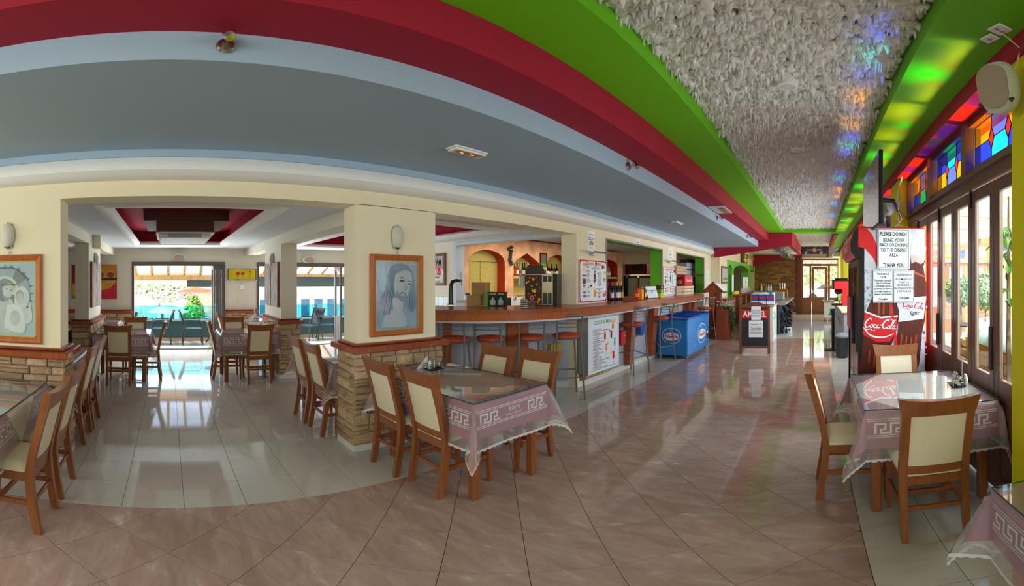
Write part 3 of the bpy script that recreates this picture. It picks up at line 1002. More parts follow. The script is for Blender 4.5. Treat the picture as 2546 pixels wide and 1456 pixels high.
lfo = lf.build('leaf', DOORW, d1, smooth=False)
MB().box(-0.11, 0.40, dY + 0.02, dY + 0.03, 0.78, 2.05).build('pane', GLASS, lfo, smooth=False)
MB().box(-0.19, -0.14, dY - 0.04, dY - 0.01, 0.96, 1.1).tube([(-0.165, dY - 0.05, 1.03), (-0.06, dY - 0.05, 1.03)], 0.012, 6).build('handle', CHROME, lfo)
tag(MB().box(x0d, 1.3, Y_END + 0.01, Y_END + 0.2, 2.57, 3.2).box(x1d, 1.3, Y_END + 0.01, Y_END + 0.2, 0, 3.2).build('wall_entrance', OFFWHITE, None, smooth=False), 'pale wall over the entrance', kind='structure')
# ---- right wall: yellow columns, folding doors, stained glass lights
wr = MB().box(1.16, 1.4, -6, 1.98, 0, 2.8)
wr.box(1.0, 1.4, 1.35, 1.955, 0, 2.78)
for k in range(4):
 wr.box(1.0, 1.4, 4.95 + 3.52 * k, 5.5 + 3.52 * k, 0, 2.78)
wr.box(1.0, 1.4, 16.3, Y_END, 0, 2.76)
tag(wr.build('wall_right', YELLOW, None, smooth=False), 'yellow columns of the window wall', kind='structure')
tag(MB().box(0.72, 1.2, 17.6, 18.89, 2.56, 2.74).build('trim_4', WHITE, None, smooth=False), 'white lintel right of the resort sign', kind='structure')
tag(MB().box(-3.4, 1.4, -6.3, -6.1, 0, 3.3).build('wall_rear', CREAM, None, smooth=False), 'cream wall at the near end of the corridor', kind='structure')
SG = {'o': glassy('amber_stained_glass', (0.60, 0.22, 0.0, 1), bumpy=0.8, milk=0.015, milk_col=(1.0, 0.46, 0.0, 1)),
      'b': glassy('blue_stained_glass', (0.01, 0.03, 0.55, 1), bumpy=0.8, milk=0.015, milk_col=(0.03, 0.06, 0.8, 1)),
      'l': glassy('lavender_stained_glass', (0.11, 0.11, 0.42, 1), bumpy=0.8, milk=0.015, milk_col=(0.22, 0.22, 0.7, 1)),
      't': glassy('turquoise_stained_glass', (0.0, 0.38, 0.30, 1), bumpy=0.8, milk=0.015, milk_col=(0.0, 0.62, 0.5, 1)),
      'r': glassy('red_stained_glass', (0.55, 0.012, 0.008, 1), bumpy=0.8, milk=0.015, milk_col=(0.8, 0.02, 0.01, 1))}
LEAD = mat('lead_came', (40, 38, 40), 0.5)
YW0, YW1 = 1.98, 4.95
def window_bay(idx, label, dlabel):
 wnd = root('window_%d' % idx, label)
 fr = MB()
 fr.box(XW, XW + 0.1, YW0, YW1, 2.30, 2.36).box(XW, XW + 0.1, YW0, YW1, 2.72, 2.79)
 fr.box(XW - 0.05, XW + 0.1, YW0, YW1, 2.27, 2.30)
 fr.box(XW - 0.02, XW + 0.1, YW0, YW1, 2.19, 2.27)
 n = 3
 pit = (YW1 - YW0) / n
 for k in range(n + 1):
  y = YW0 + k * pit
  fr.box(XW - 0.03, XW + 0.1, max(YW0, y - 0.05), min(YW1, y + 0.05), 2.30, 2.79)
 fr.build('frame', WOODD, wnd, smooth=False)
 for k in range(n):
  a, c = YW0 + k * pit + 0.06, YW0 + (k + 1) * pit - 0.06
  z0, z1 = 2.36, 2.72
  L = c - a
  # from the far end: thirds with a red lozenge on each division
  alt = k % 2 == 1
  cols = ('b', 't', 'b', 'o', 'l', 'o') if alt else ('o', 'l', 'o', 'b', 't', 'b')   # upper row, lower row
  t1, t2 = a + L * 0.36, a + L * 0.66
  zm = (z0 + z1) / 2
  lw, lh = 0.045, 0.085
  pcs = [
   (cols[0], [(a, zm), (t1 - lw, zm), (t1, zm + lh), (t1, z1), (a, z1)]),
   (cols[1], [(t1, zm + lh), (t1 + lw, zm), (t2 - lw, zm), (t2, zm + lh), (t2, z1), (t1, z1)]),
   (cols[2], [(t2, zm + lh), (t2 + lw, zm), (c, zm), (c, z1), (t2, z1)]),
   (cols[3], [(a, z0), (t1, z0), (t1, zm - lh), (t1 - lw, zm), (a, zm)]),
   (cols[4], [(t1, z0), (t2, z0), (t2, zm - lh), (t2 - lw, zm), (t1 + lw, zm), (t1, zm - lh)]),
   (cols[5], [(t2, z0), (c, z0), (c, zm), (t2 + lw, zm), (t2, zm - lh)]),
   ('r', [(t1, zm - lh), (t1 + lw, zm), (t1, zm + lh), (t1 - lw, zm)]),
   ('r', [(t2, zm - lh), (t2 + lw, zm), (t2, zm + lh), (t2 - lw, zm)]),
  ]
  for cc, poly in pcs:
   MB()._add([(XW + 0.05, p[0], p[1]) for p in poly], [tuple(range(len(poly)))]).build('stained_pane', SG[cc], wnd, smooth=False)
  ld = MB()
  for cc, poly in pcs:
   for i in range(len(poly)):
    p, q = poly[i], poly[(i + 1) % len(poly)]
    ld.tube([(XW + 0.05, p[0], p[1]), (XW + 0.05, q[0], q[1])], 0.004, 4, caps=False)
  ld.build('lead', LEAD, wnd, smooth=False)
 drs = root('door_%d' % (idx + 1), dlabel)
 m_leaf, m_pane = None, None
 W = 0.405
 for k in range(7):
  y0 = YW0 + 0.08 + k * W
  if m_leaf is None:
   lb = MB()
   lb.box(0, 0.034, 0.004, 0.072, 0.02, 2.18, 0.004).box(0, 0.034, W - 0.072, W - 0.004, 0.02, 2.18, 0.004)
   lb.box(0, 0.034, 0.07, W - 0.07, 2.09, 2.18, 0.004).box(0, 0.034, 0.07, W - 0.07, 0.72, 0.86, 0.004).box(0, 0.034, 0.07, W - 0.07, 0.02, 0.14, 0.004)
   lb.box(0.010, 0.026, 0.07, W - 0.07, 0.14, 0.72).box(0.004, 0.032, 0.115, W - 0.115, 0.2, 0.66, 0.01)
   m_leaf = lb.mesh('leaf', WOODD, smooth=False)
   m_pane = MB().box(0.016, 0.022, 0.07, W - 0.07, 0.86, 2.09).mesh('pane', GLASS, smooth=False)
   m_bead = MB().box(0.012, 0.02, 0.07, 0.075, 0.86, 2.09).box(0.012, 0.02, W - 0.075, W - 0.07, 0.86, 2.09).mesh('bead', mat('pale_bead', (120, 112, 90), 0.5), smooth=False)
   m_han = MB().box(-0.02, 0.0, 0.018, 0.05, 0.9, 1.2, 0.006).mesh('handle', DARKGREY)
   m_hinge = MB().box(-0.012, 0.0, -0.012, 0.016, 2.05, 2.2, 0.003).mesh('hinge', BLACK)
  lo = put('leaf', m_leaf, drs)
  lo.location = (XW, y0, 0)
  put('pane', m_pane, lo)
  put('bead', m_bead, lo)
  if k in (1, 4):
   put('handle', m_han, lo)
  if k in (2, 4, 6):
   put('hinge', m_hinge, lo)
 MB().box(XW - 0.005, XW + 0.08, YW0, YW0 + 0.08, 0, 2.2).box(XW - 0.005, XW + 0.08, YW1 - 0.06, YW1, 0, 2.2).build('jamb', WOODD, drs, smooth=False)
 return wnd, drs
w1, dd1 = window_bay(1, 'stained glass light of amber, blue, turquoise and red panes over the nearest folding doors', 'brown glazed folding doors beside the nearest window table')
for k in (1, 2):
 a, c = dup(w1, loc=(0, 3.52 * k, 0)), dup(dd1, loc=(0, 3.52 * k, 0))
 a.name, c.name = 'window_%d' % (k + 1), 'door_%d' % (k + 2)
 a['label'] = ('stained glass light behind the television', 'stained glass light farther down the corridor')[k - 1]
 c['label'] = ('brown folding doors hidden behind the drinks fridge', 'brown folding doors farther down the corridor')[k - 1]
# added lamp in place of sunlight off the paving and pool, through the stained glass
o = daylight('pool_glint_stand_in', (1.95, 6.0, 1.92), (0, math.radians(132), 0), 0.4, 12.0, 240, (1.0, 0.97, 0.9))
o.data.spread = math.radians(24)
# ================================================================= FURNITURE
# ---- dining chair: origin on the floor under the middle of the seat; it faces +Y, the back stands at -Y
def make_chair():
 t = thing('dining_chair', 'x', 'chair')
 hw = 0.165
 def back_y(z):       # sabre curve of the rear leg and back post
  return -0.19 - 0.03 * max(0, 1 - z / 0.4) ** 1.5 * 1.6 - 0.115 * max(0, (z - 0.42) / 0.5) ** 1.35
 for s in (-1, 1):
  b = MB()
  zs = [0, 0.1, 0.2, 0.3, 0.4, 0.45, 0.55, 0.65, 0.75, 0.825]
  vs, fs = [], []
  for z in zs:
   y = back_y(z)
   d = 0.019 if z < 0.1 else (0.022 if z < 0.35 else 0.021)
   w = 0.016 + 0.006 * min(1, z / 0.4)
   x = s * (hw + 0.002 * z)
   vs += [(x - w, y - d, z), (x + w, y - d, z), (x + w, y + d, z), (x - w, y + d, z)]
  for i in range(len(zs) - 1):
   for k in range(4):
    fs.append((i * 4 + k, i * 4 + (k + 1) % 4, i * 4 + 4 + (k + 1) % 4, i * 4 + 4 + k))
  fs += [(3, 2, 1, 0), tuple(len(vs) - 4 + k for k in range(4))]
  b._add(vs, fs)
  b.build('leg', BEECH, t, angle=50)
  b = MB()
  x, y = s * (hw + 0.005), 0.18
  vs = []
  for z, w in ((0, 0.014), (0.2, 0.017), (0.40, 0.021)):
   yy = y + 0.012 * (1 - z / 0.4)
   vs += [(x - w, yy - w, z), (x + w, yy - w, z), (x + w, yy + w, z), (x - w, yy + w, z)]
  b._add(vs, [(3, 2, 1, 0)] + [(i * 4 + k, i * 4 + (k + 1) % 4, i * 4 + 4 + (k + 1) % 4, i * 4 + 4 + k) for i in range(2) for k in range(4)] + [(8, 9, 10, 11)])
  b.build('leg', BEECH, t, angle=50)
 # seat frame and pad
 b = MB().box(-hw, hw, 0.172, 0.192, 0.365, 0.425, 0.003).box(-hw, hw, -0.20, -0.18, 0.365, 0.425, 0.003)
 b.box(-hw - 0.012, -hw + 0.01, -0.19, 0.19, 0.365, 0.425, 0.003).box(hw - 0.01, hw + 0.012, -0.19, 0.19, 0.365, 0.425, 0.003)
 b.build('seat_frame', BEECH, t)
 def seat(u, v):
  x, y = (u - 0.5) * 2, (v - 0.5) * 2
  e = max(abs(x), abs(y))
  z = 0.475 - 0.03 * max(0, e - 0.75) ** 2 / 0.0625 + 0.008 * (1 - x * x) * (1 - y * y)
  return (x * (hw + 0.018 + 0.01 * y), y * 0.20 + 0.002, z)
 b = MB().grid(seat, 12, 12).box(-hw - 0.012, hw + 0.012, -0.195, 0.2, 0.425, 0.447)
 b.build('seat', CREAMLEATHER, t)
 # stretchers
 for s in (-1, 1):
  MB().box(s * (hw + 0.002) - 0.009, s * (hw + 0.002) + 0.009, -0.19, 0.18, 0.20, 0.235, 0.003).build('stretcher', BEECH, t)
 MB().box(-hw, hw, -0.02, 0.0, 0.20, 0.235, 0.003).build('stretcher', BEECH, t)
 MB().box(-hw, hw, -0.215, -0.198, 0.205, 0.235, 0.003).build('stretcher', BEECH, t)
 # lower back rail, padded panel, flared crest rail (all follow the slope of the posts and bow backwards a little)
 def sheet(z0, z1, w0, w1, off, bow, nu=10, nv=6, puff=0.0, lift=0.0):
  def fn(u, v):
   z = z0 + (z1 - z0) * v
   w = w0 + (w1 - w0) * v
   x = (u - 0.5) * 2
   return (x * w, back_y(z) + off - bow * (1 - x * x) + (puff * (1 - x ** 4) * (1 - (2 * v - 1) ** 4)), z + lift * x * x * v)
  return fn
 def slab2(z0, z1, w0, w1, th, bow, puff=0.0, lift=0.0):
  bb = MB()
  nu, nv = 10, 6
  f_, r_ = sheet(z0, z1, w0, w1, th / 2, bow, puff=puff, lift=lift), sheet(z0, z1, w0, w1, -th / 2, bow, puff=-puff, lift=lift)
  bb.grid(f_, nu, nv)
  n0 = len(bb.v)
  bb.grid(r_, nu, nv)
  bb.f = [f[::-1] if min(f) < n0 else f for f in bb.f]
  ring = [i for i in range(nu + 1)] + [j * (nu + 1) + nu for j in range(1, nv + 1)] + [nv * (nu + 1) + i for i in range(nu - 1, -1, -1)] + [j * (nu + 1) for j in range(nv - 1, 0, -1)]
  bb.f += [(ring[i], ring[(i + 1) % len(ring)], ring[(i + 1) % len(ring)] + n0, ring[i] + n0) for i in range(len(ring))]
  return bb
 slab2(0.445, 0.505, hw - 0.012, hw - 0.012, 0.024, 0.012).build('back_rail', BEECH, t, angle=50)
 slab2(0.50, 0.822, hw - 0.016, hw - 0.016, 0.026, 0.012, 0.006).build('backrest', CREAMLEATHER, t, angle=50)
 slab2(0.818, 0.905, hw + 0.0245, hw + 0.045, 0.044, 0.014, lift=0.016).build('crest_rail', BEECH, t, angle=50)
 return t
chair0 = make_chair()
chair_used = []
def chair(x, y, deg, label, group=None, scale=1.0):
 """deg: direction the sitter faces, 0 = +Y, 90 = -X."""
 if not chair_used:
  o = chair0
  o.location = (x, y, 0)
  o.rotation_euler = (0, 0, math.radians(deg))
  o['label'] = label
  o.scale = (scale,) * 3
 else:
  o = dup(chair0, (x, y, 0), math.radians(deg), label, None, scale)
 chair_used.append(o)
 o['group'] = group or 'wooden dining chairs with cream pads'
 return o
# ---- dining table with cloth, plastic cover, lace and glass top
TH = 0.735
LEGCACHE = {}
def cloth_fn(a, b, hang, zt, out, seed=0, fold=0.32, lim=None):
 rr = random.Random(seed)
 ph = [rr.uniform(0, 6.28) for _ in range(4)]
 def fn(u, v):
  p = raw(u, v)
  return (min(max(p[0], lim[0]), lim[1]), min(max(p[1], lim[2]), lim[3]), p[2]) if lim else p
 def raw(u, v):
  """u, v: flat cloth coordinates in metres, table half sizes a, b."""
  du, dv = abs(u) - a, abs(v) - b
  su, sv = (1 if u >= 0 else -1), (1 if v >= 0 else -1)
  if du <= 0 and dv <= 0:
   return (u, v, zt)
  if dv <= 0:
   k = min(1.0, du / 0.02)
   w = 0.010 * sin(v * 9 + ph[0]) * du / 0.3 + 0.03 * du
   return (su * (a + out * k + w), v, zt - max(0, du - 0.004))
  if du <= 0:
   k = min(1.0, dv / 0.02)
   w = 0.010 * sin(u * 8 + ph[1]) * dv / 0.3 + 0.03 * dv
   return (u, sv * (b + out * k + w), zt - max(0, dv - 0.004))
  r = hypot(du, dv)
  t = atan2(dv, du)
  k = min(1.0, r / 0.02)
  m = sin(2 * t)
  rad = out * k + r * (0.03 + fold * m)
  dirt = t
  return (su * (a + rad * cos(dirt)), sv * (b + rad * sin(dirt)), zt - r * (1 - 0.10 * m) + 0.003)
 return fn
def cloth_mesh(name, m, a, b, hang, zt, out, seed=0, fold=0.32, lim=None):
 fn = cloth_fn(a, b, hang, zt, out, seed, fold, lim)
 def coords(h, half, n):
  c = [-half - h + h * i / 9 for i in range(9)] + [-half, -half + 0.01] + [-half + 0.01 + (2 * half - 0.02) * i / (n - 1) for i in range(1, n - 1)] + [half - 0.01, half] + [half + h * (i + 1) / 9 for i in range(9)]
  return c
 us, vs_ = coords(hang, a, 14), coords(hang, b, 12)
 bb = MB()
 verts = [fn(u, v) for v in vs_ for u in us]
 n = len(us)
 bb._add(verts, [(j * n + i, j * n + i + 1, (j + 1) * n + i + 1, (j + 1) * n + i) for j in range(len(vs_) - 1) for i in range(n - 1)])
 return bb.mesh(name, m, angle=70), fn
KEY = [(0, 0, 0.9, 5), (0.9, 4.1, 5, 5), (4.1, 1.7, 5, 4.1), (2.3, 1.7, 4.1, 2.5), (2.3, 0, 3.1, 1.7), (3.1, 0, 6.4, 0.8)]
def band_mesh(fn, a, b, d0, d1, off, lines=True, gap=None):
 """Greek key between depths d0 and d1 below the table edge, on all four sides."""
 bb = MB()
 h = d1 - d0
 unit = h / 5
 def strip(side, s0, s1, e0, e1):
  n = max(1, int((s1 - s0) / 0.02))
  vs, fs = [], []
  for i in range(n + 1):
   s = s0 + (s1 - s0) * i / n
   for d in (e0, e1):
    if side == 0: u, v, n_ = s, -b - d, (0, -off)
    elif side == 1: u, v, n_ = s, b + d, (0, off)
    elif side == 2: u, v, n_ = -a - d, s, (-off, 0)
    else: u, v, n_ = a + d, s, (off, 0)
    p = fn(u, v)
    vs.append((p[0] + n_[0], p[1] + n_[1], p[2]))
  for i in range(n):
   fs.append((2 * i, 2 * i + 1, 2 * i + 3, 2 * i + 2))
  bb._add(vs, fs)
 for side in range(4):
  half = (a if side < 2 else b) - 0.01
  if lines:
   for dd in (-0.026, -0.014, h + 0.008, h + 0.020):
    strip(side, -half, half, d0 + dd, d0 + dd + 0.005)
  per = 6.4 * unit
  n = int(2 * half / per)
  st = -n * per / 2
  for k in range(n):
   if gap and abs(st + (k + 0.5) * per - gap) < per * 1.3 and side == 3:
    continue
   for (x0, y0, x1, y1) in KEY:
    strip(side, st + k * per + x0 * unit, st + k * per + x1 * unit, d1 - y1 * unit, d1 - y0 * unit)
 return bb.mesh('meander_band', KEYWHITE, smooth=False)
def lace_mesh(fn, a, b, hang):
 bb = MB()
 def edge(pts_fn, n):
  vs, fs = [], []
  for i in range(n + 1):
   p = Vector(pts_fn(i / n))
   q = p + Vector((0, 0, -0.012 - 0.010 * abs(sin(i * 1.05))))
   vs += [tuple(p), tuple(q)]
  fs = [(2 * i, 2 * i + 1, 2 * i + 3, 2 * i + 2) for i in range(n)]
  bb._add(vs, fs)
 A, B = a + hang, b + hang
 edge(lambda t: fn(-A + 2 * A * t, -B), 90)
 edge(lambda t: fn(-A + 2 * A * t, B), 90)
 edge(lambda t: fn(-A, -B + 2 * B * t), 80)
 edge(lambda t: fn(A, -B + 2 * B * t), 80)
 return bb.mesh('lace_edge', LACE, angle=80)
SETS = {}
def table(x, y, lx, ly, label, clabel, plabel, glabel, scale=1.0, seed=0, lim=None):
 """A table lx by ly centred on (x, y), dressed with mauve cloth, clear cover and glass."""
 a, b = lx / 2, ly / 2
 key = (lx, ly, seed, lim)
 L1 = lim and (lim[0] + .004, lim[1] - .004, lim[2] + .004, lim[3] - .004)
 t = thing('dining_table', label, 'table', (x, y, 0), 0, 'dining tables under mauve cloths', scale)
 if key not in SETS:
  d = {}
  d['top'] = MB().box(-a, a, -b, b, TH - 0.03, TH - 0.004, 0.004).mesh('tabletop', BEECH)
  d['apron'] = MB().box(-a + 0.05, a - 0.05, -b + 0.05, -b + 0.07, TH - 0.11, TH - 0.03).box(-a + 0.05, a - 0.05, b - 0.07, b - 0.05, TH - 0.11, TH - 0.03).box(-a + 0.05, -a + 0.07, -b + 0.05, b - 0.05, TH - 0.11, TH - 0.03).box(a - 0.07, a - 0.05, -b + 0.05, b - 0.05, TH - 0.11, TH - 0.03).mesh('apron', BEECH, smooth=False)
  d['leg'] = MB().box(-0.032, 0.032, -0.032, 0.032, 0, TH - 0.03, 0.010).mesh('leg', BEECH)
  d['cloth'], fn = cloth_mesh('tablecloth', MAUVE, a, b, 0.24, TH, 0.006, seed, lim=L1)
  d['band'] = band_mesh(fn, a, b, 0.075, 0.145, 0.0022, gap=0.001 if lx > 1 else None)
  d['cover'], fn2 = cloth_mesh('plastic_cover', CLEARPVC, a, b, 0.31, TH + 0.004, 0.016, seed, 0.37, lim)
  d['lace'] = lace_mesh(fn2, a, b, 0.31)
  bb = MB()
  hx, hy = (a, b + 0.28) if lx > 1 else (a + 0.12, b + 0.25)
  n = 26
  q_ = lambda i, j: (hx * (i + j - n) / n, hy * (i - j) / n)
  f3 = cloth_fn(a, b, 0.3, TH + 0.0025, 0.010, seed, lim=L1)
  bb._add([f3(*q_(i, j)) for j in range(n + 1) for i in range(n + 1)], [(j * (n + 1) + i, (j + 1) * (n + 1) + i, (j + 1) * (n + 1) + i + 1, j * (n + 1) + i + 1) for j in range(n) for i in range(n)])
  d['over'] = bb.mesh('overlay_cloth', mat('ivory_overlay', (216, 210, 200), 0.85, bump=0.15, nscale=90))
  d['glass'] = MB().quad((-a - 0.005, -b - 0.005, TH + 0.0125), (a + 0.005, -b - 0.005, TH + 0.0125), (a + 0.005, b + 0.005, TH + 0.0125), (-a - 0.005, b + 0.005, TH + 0.0125)).mesh('glass_sheet', TABLEGLASS, smooth=False)
  e = MB()
  for q in ((-a - 0.006, a + 0.006, -b - 0.006, -b - 0.004), (-a - 0.006, a + 0.006, b + 0.004, b + 0.006), (-a - 0.006, -a - 0.004, -b, b), (a + 0.004, a + 0.006, -b, b)):
   e.box(q[0], q[1], q[2], q[3], TH + 0.0062, TH + 0.013)
  d['edge'] = e.mesh('green_edge', GLASSEDGE, smooth=False)
  SETS[key] = d
 d = SETS[key]
 put('tabletop', d['top'], t)
 put('apron', d['apron'], t)
 for sx in (-1, 1):
  for sy in (-1, 1):
   put('leg', d['leg'], t).location = (sx * (a - 0.075), sy * (b - 0.075), 0)
 c = put('tablecloth', d['cloth'])
 c.location = (x, y, 0)
 c.scale = (scale,) * 3
 tag(c, clabel, 'tablecloth', 'mauve tablecloths with white meander bands')
 put('meander_band', d['band'], c)
 v = put('overlay_cloth', d['over'])
 v.location = (x, y, 0)
 v.scale = (scale,) * 3
 tag(v, clabel.replace('mauve cloth with meander band', 'ivory square cloth laid cornerwise'), 'overlay cloth', 'ivory overlay cloths')
 p = put('plastic_cover', d['cover'])
 p.location = (x, y, 0)
 p.scale = (scale,) * 3
 tag(p, plabel, 'cover', 'clear lace-edged table covers')
 put('lace_edge', d['lace'], p)
 g = put('glass_sheet', d['glass'])
 g.location = (x, y, 0)
 g.scale = (scale,) * 3
 tag(g, glabel, 'glass sheet', 'glass sheets on the tables')
 put('green_edge', d['edge'], g)
 return t, c, p, g
def dressed(x, y, lx, ly, where, scale=1.0, seed=0, x0=-9, x1=9, y0=-9, y1=9):
 return table(x, y, lx, ly, 'wooden dining table ' + where, 'mauve cloth with meander band on the table ' + where,
                 'clear lace-edged plastic cover on the table ' + where, 'green-edged glass sheet on the table ' + where, scale, seed, ((x0 - x) / scale, (x1 - x) / scale, (y0 - y) / scale, (y1 - y) / scale))
# nearest table, against the stone foot of the middle pillar
T1 = dressed(-2.375, 2.02, 1.10, 0.71, 'in front of the middle stone-footed pillar', x0=-3.02)
text('KIAN', (0.560, 0.0, TH - 0.090), 0.046, '+x', KEYWHITE, T1[1], bold=0.01)
text('FAMILY RESORT', (0.560, 0.0, TH - 0.128), 0.024, '+x', KEYWHITE, T1[1])
# window table
dressed(0.685, 2.80, 0.82, 0.95, 'beside the brown folding doors', seed=1, x1=1.12)
# table at the lower right corner
dressed(0.86, 0.79, 0.57, 0.93, 'by the yellow column', seed=2, x1=1.155, y1=1.345)
# left edge table
dressed(-2.36, -1.24, 1.10, 0.71, 'against the stone foot of the left pillar', x0=-3.02)
# dining room
dressed(-3.98, 1.82, 1.10, 0.71, 'behind the middle arcade pillar', x1=-3.43)
dressed(-4.02, -1.25, 1.10, 0.71, 'behind the left arcade pillar', x1=-3.43)
dressed(-6.30, -0.70, 0.68, 0.86, 'left of the dining-room aisle', 0.98, seed=4, y0=-1.12)
dressed(-6.30, 1.20, 0.68, 0.86, 'right of the dining-room aisle', 0.98, seed=4, y1=1.64)
dressed(-8.05, -1.35, 0.68, 0.80, 'in the far corner by the terrace', 0.97, seed=5)
dressed(-8.00, 1.62, 0.68, 0.86, 'below the yellow poppy picture', 0.98, seed=4)
dressed(-6.30, -1.95, 0.68, 0.86, 'left of the left dining-room pillar', 0.98, seed=4)
chair(-2.66, 1.77, 0, 'cream-backed wooden chair nearest the stone pillar, its back to the viewer')
chair(-2.21, 1.82, 0, 'cream-backed wooden chair at the outer near side of the nearest table')
chair(-2.62, 2.40, 180, 'chair on the far side of the nearest table, beside the pillar')
chair(-2.17, 2.44, 180, 'chair on the far side of the nearest table, outer one')
chair(0.60, 2.24, 0, 'chair showing its whole cream back at the near side of the window table')
chair(0.25, 2.74, -90, 'chair seen from the side at the aisle side of the window table')
chair(0.72, 3.42, 180, 'chair facing the viewer in front of the drinks fridge')
chair(-2.20, -0.90, 180, 'chair at the left edge table, the outer one')
chair(-2.66, -0.90, 180, 'chair at the left edge table, next to the left pillar')
chair(-3.70, -0.97, 180, 'chair behind the left arcade pillar, nearer one')
chair(-4.14, -0.97, 180, 'chair behind the left arcade pillar, farther one')
chair(-4.13, 1.60, 0, 'chair left of the middle arcade pillar, farther one')
chair(-3.70, 1.62, 0, 'chair left of the middle arcade pillar, nearer one')
chair(-5.98, -0.70, 90, 'chair with its cream back turned at the left aisle table', scale=0.97)
chair(-6.30, -0.34, 180, 'chair seen edge-on at the aisle end of the left aisle table', scale=0.97)
chair(-6.80, -0.56, -90, 'chair facing the viewer behind the left aisle table', scale=0.97)
chair(-6.00, 1.30, 90, 'chair with its cream back turned at the right aisle table', scale=0.97)
chair(-6.30, 0.90, 0, 'chair seen edge-on at the aisle end of the right aisle table', scale=0.97)
chair(-6.80, 1.12, -90, 'chair facing the viewer behind the right aisle table', scale=0.97)
chair(-7.95, 1.25, 0, 'chair edge-on at the table below the poppy picture', scale=0.97)
chair(-8.3, -0.92, 180, 'chair edge-on at the far left corner table', scale=0.97)
chair(-8.35, 2.25, 180, 'chair back peeping out left of the right dining-room pillar', scale=0.97)
# ---- condiment sets: wire caddy with shaker, pepper mill, sugar pot and napkins; each vessel is a thing of its own
def caddy(x, y, rot, where, napkins=True, sugar=True, z=TH + 0.013, s=1.0):
 ca, sa = cos(rot), sin(rot)
 W = lambda u, v: (x + (u * ca - v * sa) * s, y + (u * sa + v * ca) * s, z)
 def at(o, u, v, dz=0.0):
  o.location = (W(u, v)[0], W(u, v)[1], z + dz)
  o.rotation_euler = (0, 0, rot)
  o.scale = (s,) * 3
  return o
 t = thing('condiment_caddy', 'wire condiment caddy with tall loop handle ' + where, 'caddy', group='wire condiment caddies')
 MB().box(-0.075, 0.075, -0.05, 0.05, 0, 0.006, 0.003).build('tray', BLACK, t)
 b = MB()
 for zz in (0.03, 0.05):
  b.tube([(-0.07, -0.045, zz), (0.07, -0.045, zz), (0.07, 0.045, zz), (-0.07, 0.045, zz), (-0.07, -0.045, zz)], 0.0022, 5)
 for sx in (-1, 1):
  for sy in (-1, 1):
   b.tube([(sx * 0.07, sy * 0.045, 0.004), (sx * 0.07, sy * 0.045, 0.05)], 0.0022, 5)
 b.build('wire_rail', CHROME, t)
 MB().tube([(0.0, 0.045, 0.0), (0.0, 0.045, 0.20), (0.006, 0.045, 0.208), (0.03, 0.045, 0.208)], 0.0025, 5).tube([(-0.018, 0.045, 0.0), (-0.018, 0.045, 0.2)], 0.0025, 5).build('handle', CHROME, t)
 at(t, 0, 0)
 def vessel(name, label, cat, prof, cap, u, v, m, mc, dz=0.007, glass=False):
  o = thing(name, label + ' in the caddy ' + where, cat, group=cat + 's on the tables')
  MB().lathe(prof, n=14).build('body', m, o)
  MB().lathe(cap, n=14).build('cap', mc, o)
  at(o, u, v, dz)
 vessel('salt_shaker', 'white salt shaker with steel cap', 'shaker', [(0.014, 0), (0.015, 0.045), (0.012, 0.052), (0.015, 0.056), (0.013, 0.066)], [(0.012, 0.066), (0.012, 0.076), (0.007, 0.084), (0.002, 0.086)], -0.045, 0, WHITE, STEEL)
 vessel('pepper_mill', 'steel pepper mill', 'mill', [(0.016, 0), (0.016, 0.05), (0.013, 0.056), (0.013, 0.062)], [(0.016, 0.062), (0.016, 0.074), (0.008, 0.082), (0.008, 0.088), (0.003, 0.092)], 0.0, 0.0, STEEL, STEEL)
 if sugar:
  vessel('sugar_pot', 'lidded steel sugar pot', 'pot', [(0.026, 0), (0.028, 0.004), (0.028, 0.048), (0.026, 0.052)], [(0.029, 0.052), (0.027, 0.056), (0.008, 0.058), (0.008, 0.066), (0.004, 0.069)], 0.045, 0.0, STEEL, STEEL)
 if napkins:
  o = MB().prism([(-0.075, 0), (0.075, 0), (0.03, 0.10)], (0, -0.004, 0), (1, 0, 0), (0, 0, 1), (0, 0.008, 0)).prism([(-0.06, 0), (0.07, 0), (0.02, 0.085)], (0, 0.006, 0), (1, 0, 0), (0, 0, 1), (0, 0.006, 0)).build('paper_napkin', PAPER, None, smooth=False)
  tag(o, 'folded white napkins stood up beside the caddy ' + where, 'napkin', 'napkins on the tables')
  at(o, -0.05, 0.075)
caddy(-2.80, 2.10, pi / 2, 'on the nearest table')
caddy(-2.80, -1.30, pi / 2, 'on the left edge table')
caddy(0.98, 2.78, -pi / 2, 'on the window table', napkins=False)
caddy(-6.40, -0.98, pi / 2, 'on the left aisle table', sugar=False)
caddy(-8.0, 1.72, pi / 2, 'below the poppy picture')
caddy(-8.0, -1.30, pi / 2, 'on the far left corner table', napkins=False)
caddy(-6.05, -1.72, pi / 2, 'left of the left dining-room pillar', napkins=False)
nb_ = MB()
for k in range(3):
 nb_.tube([(0, 0.012 * k, 0), (0.004, 0.012 * k, 0.05), (0, 0.012 * k, 0.085)], [0.010, 0.013, 0.006], 8)
o = nb_.build('paper_napkin', PAPER, None)
o.location = (1.03, 2.72, TH + 0.013)
tag(o, 'rolled white napkins beside the caddy on the window table', 'napkin', 'napkins on the tables')
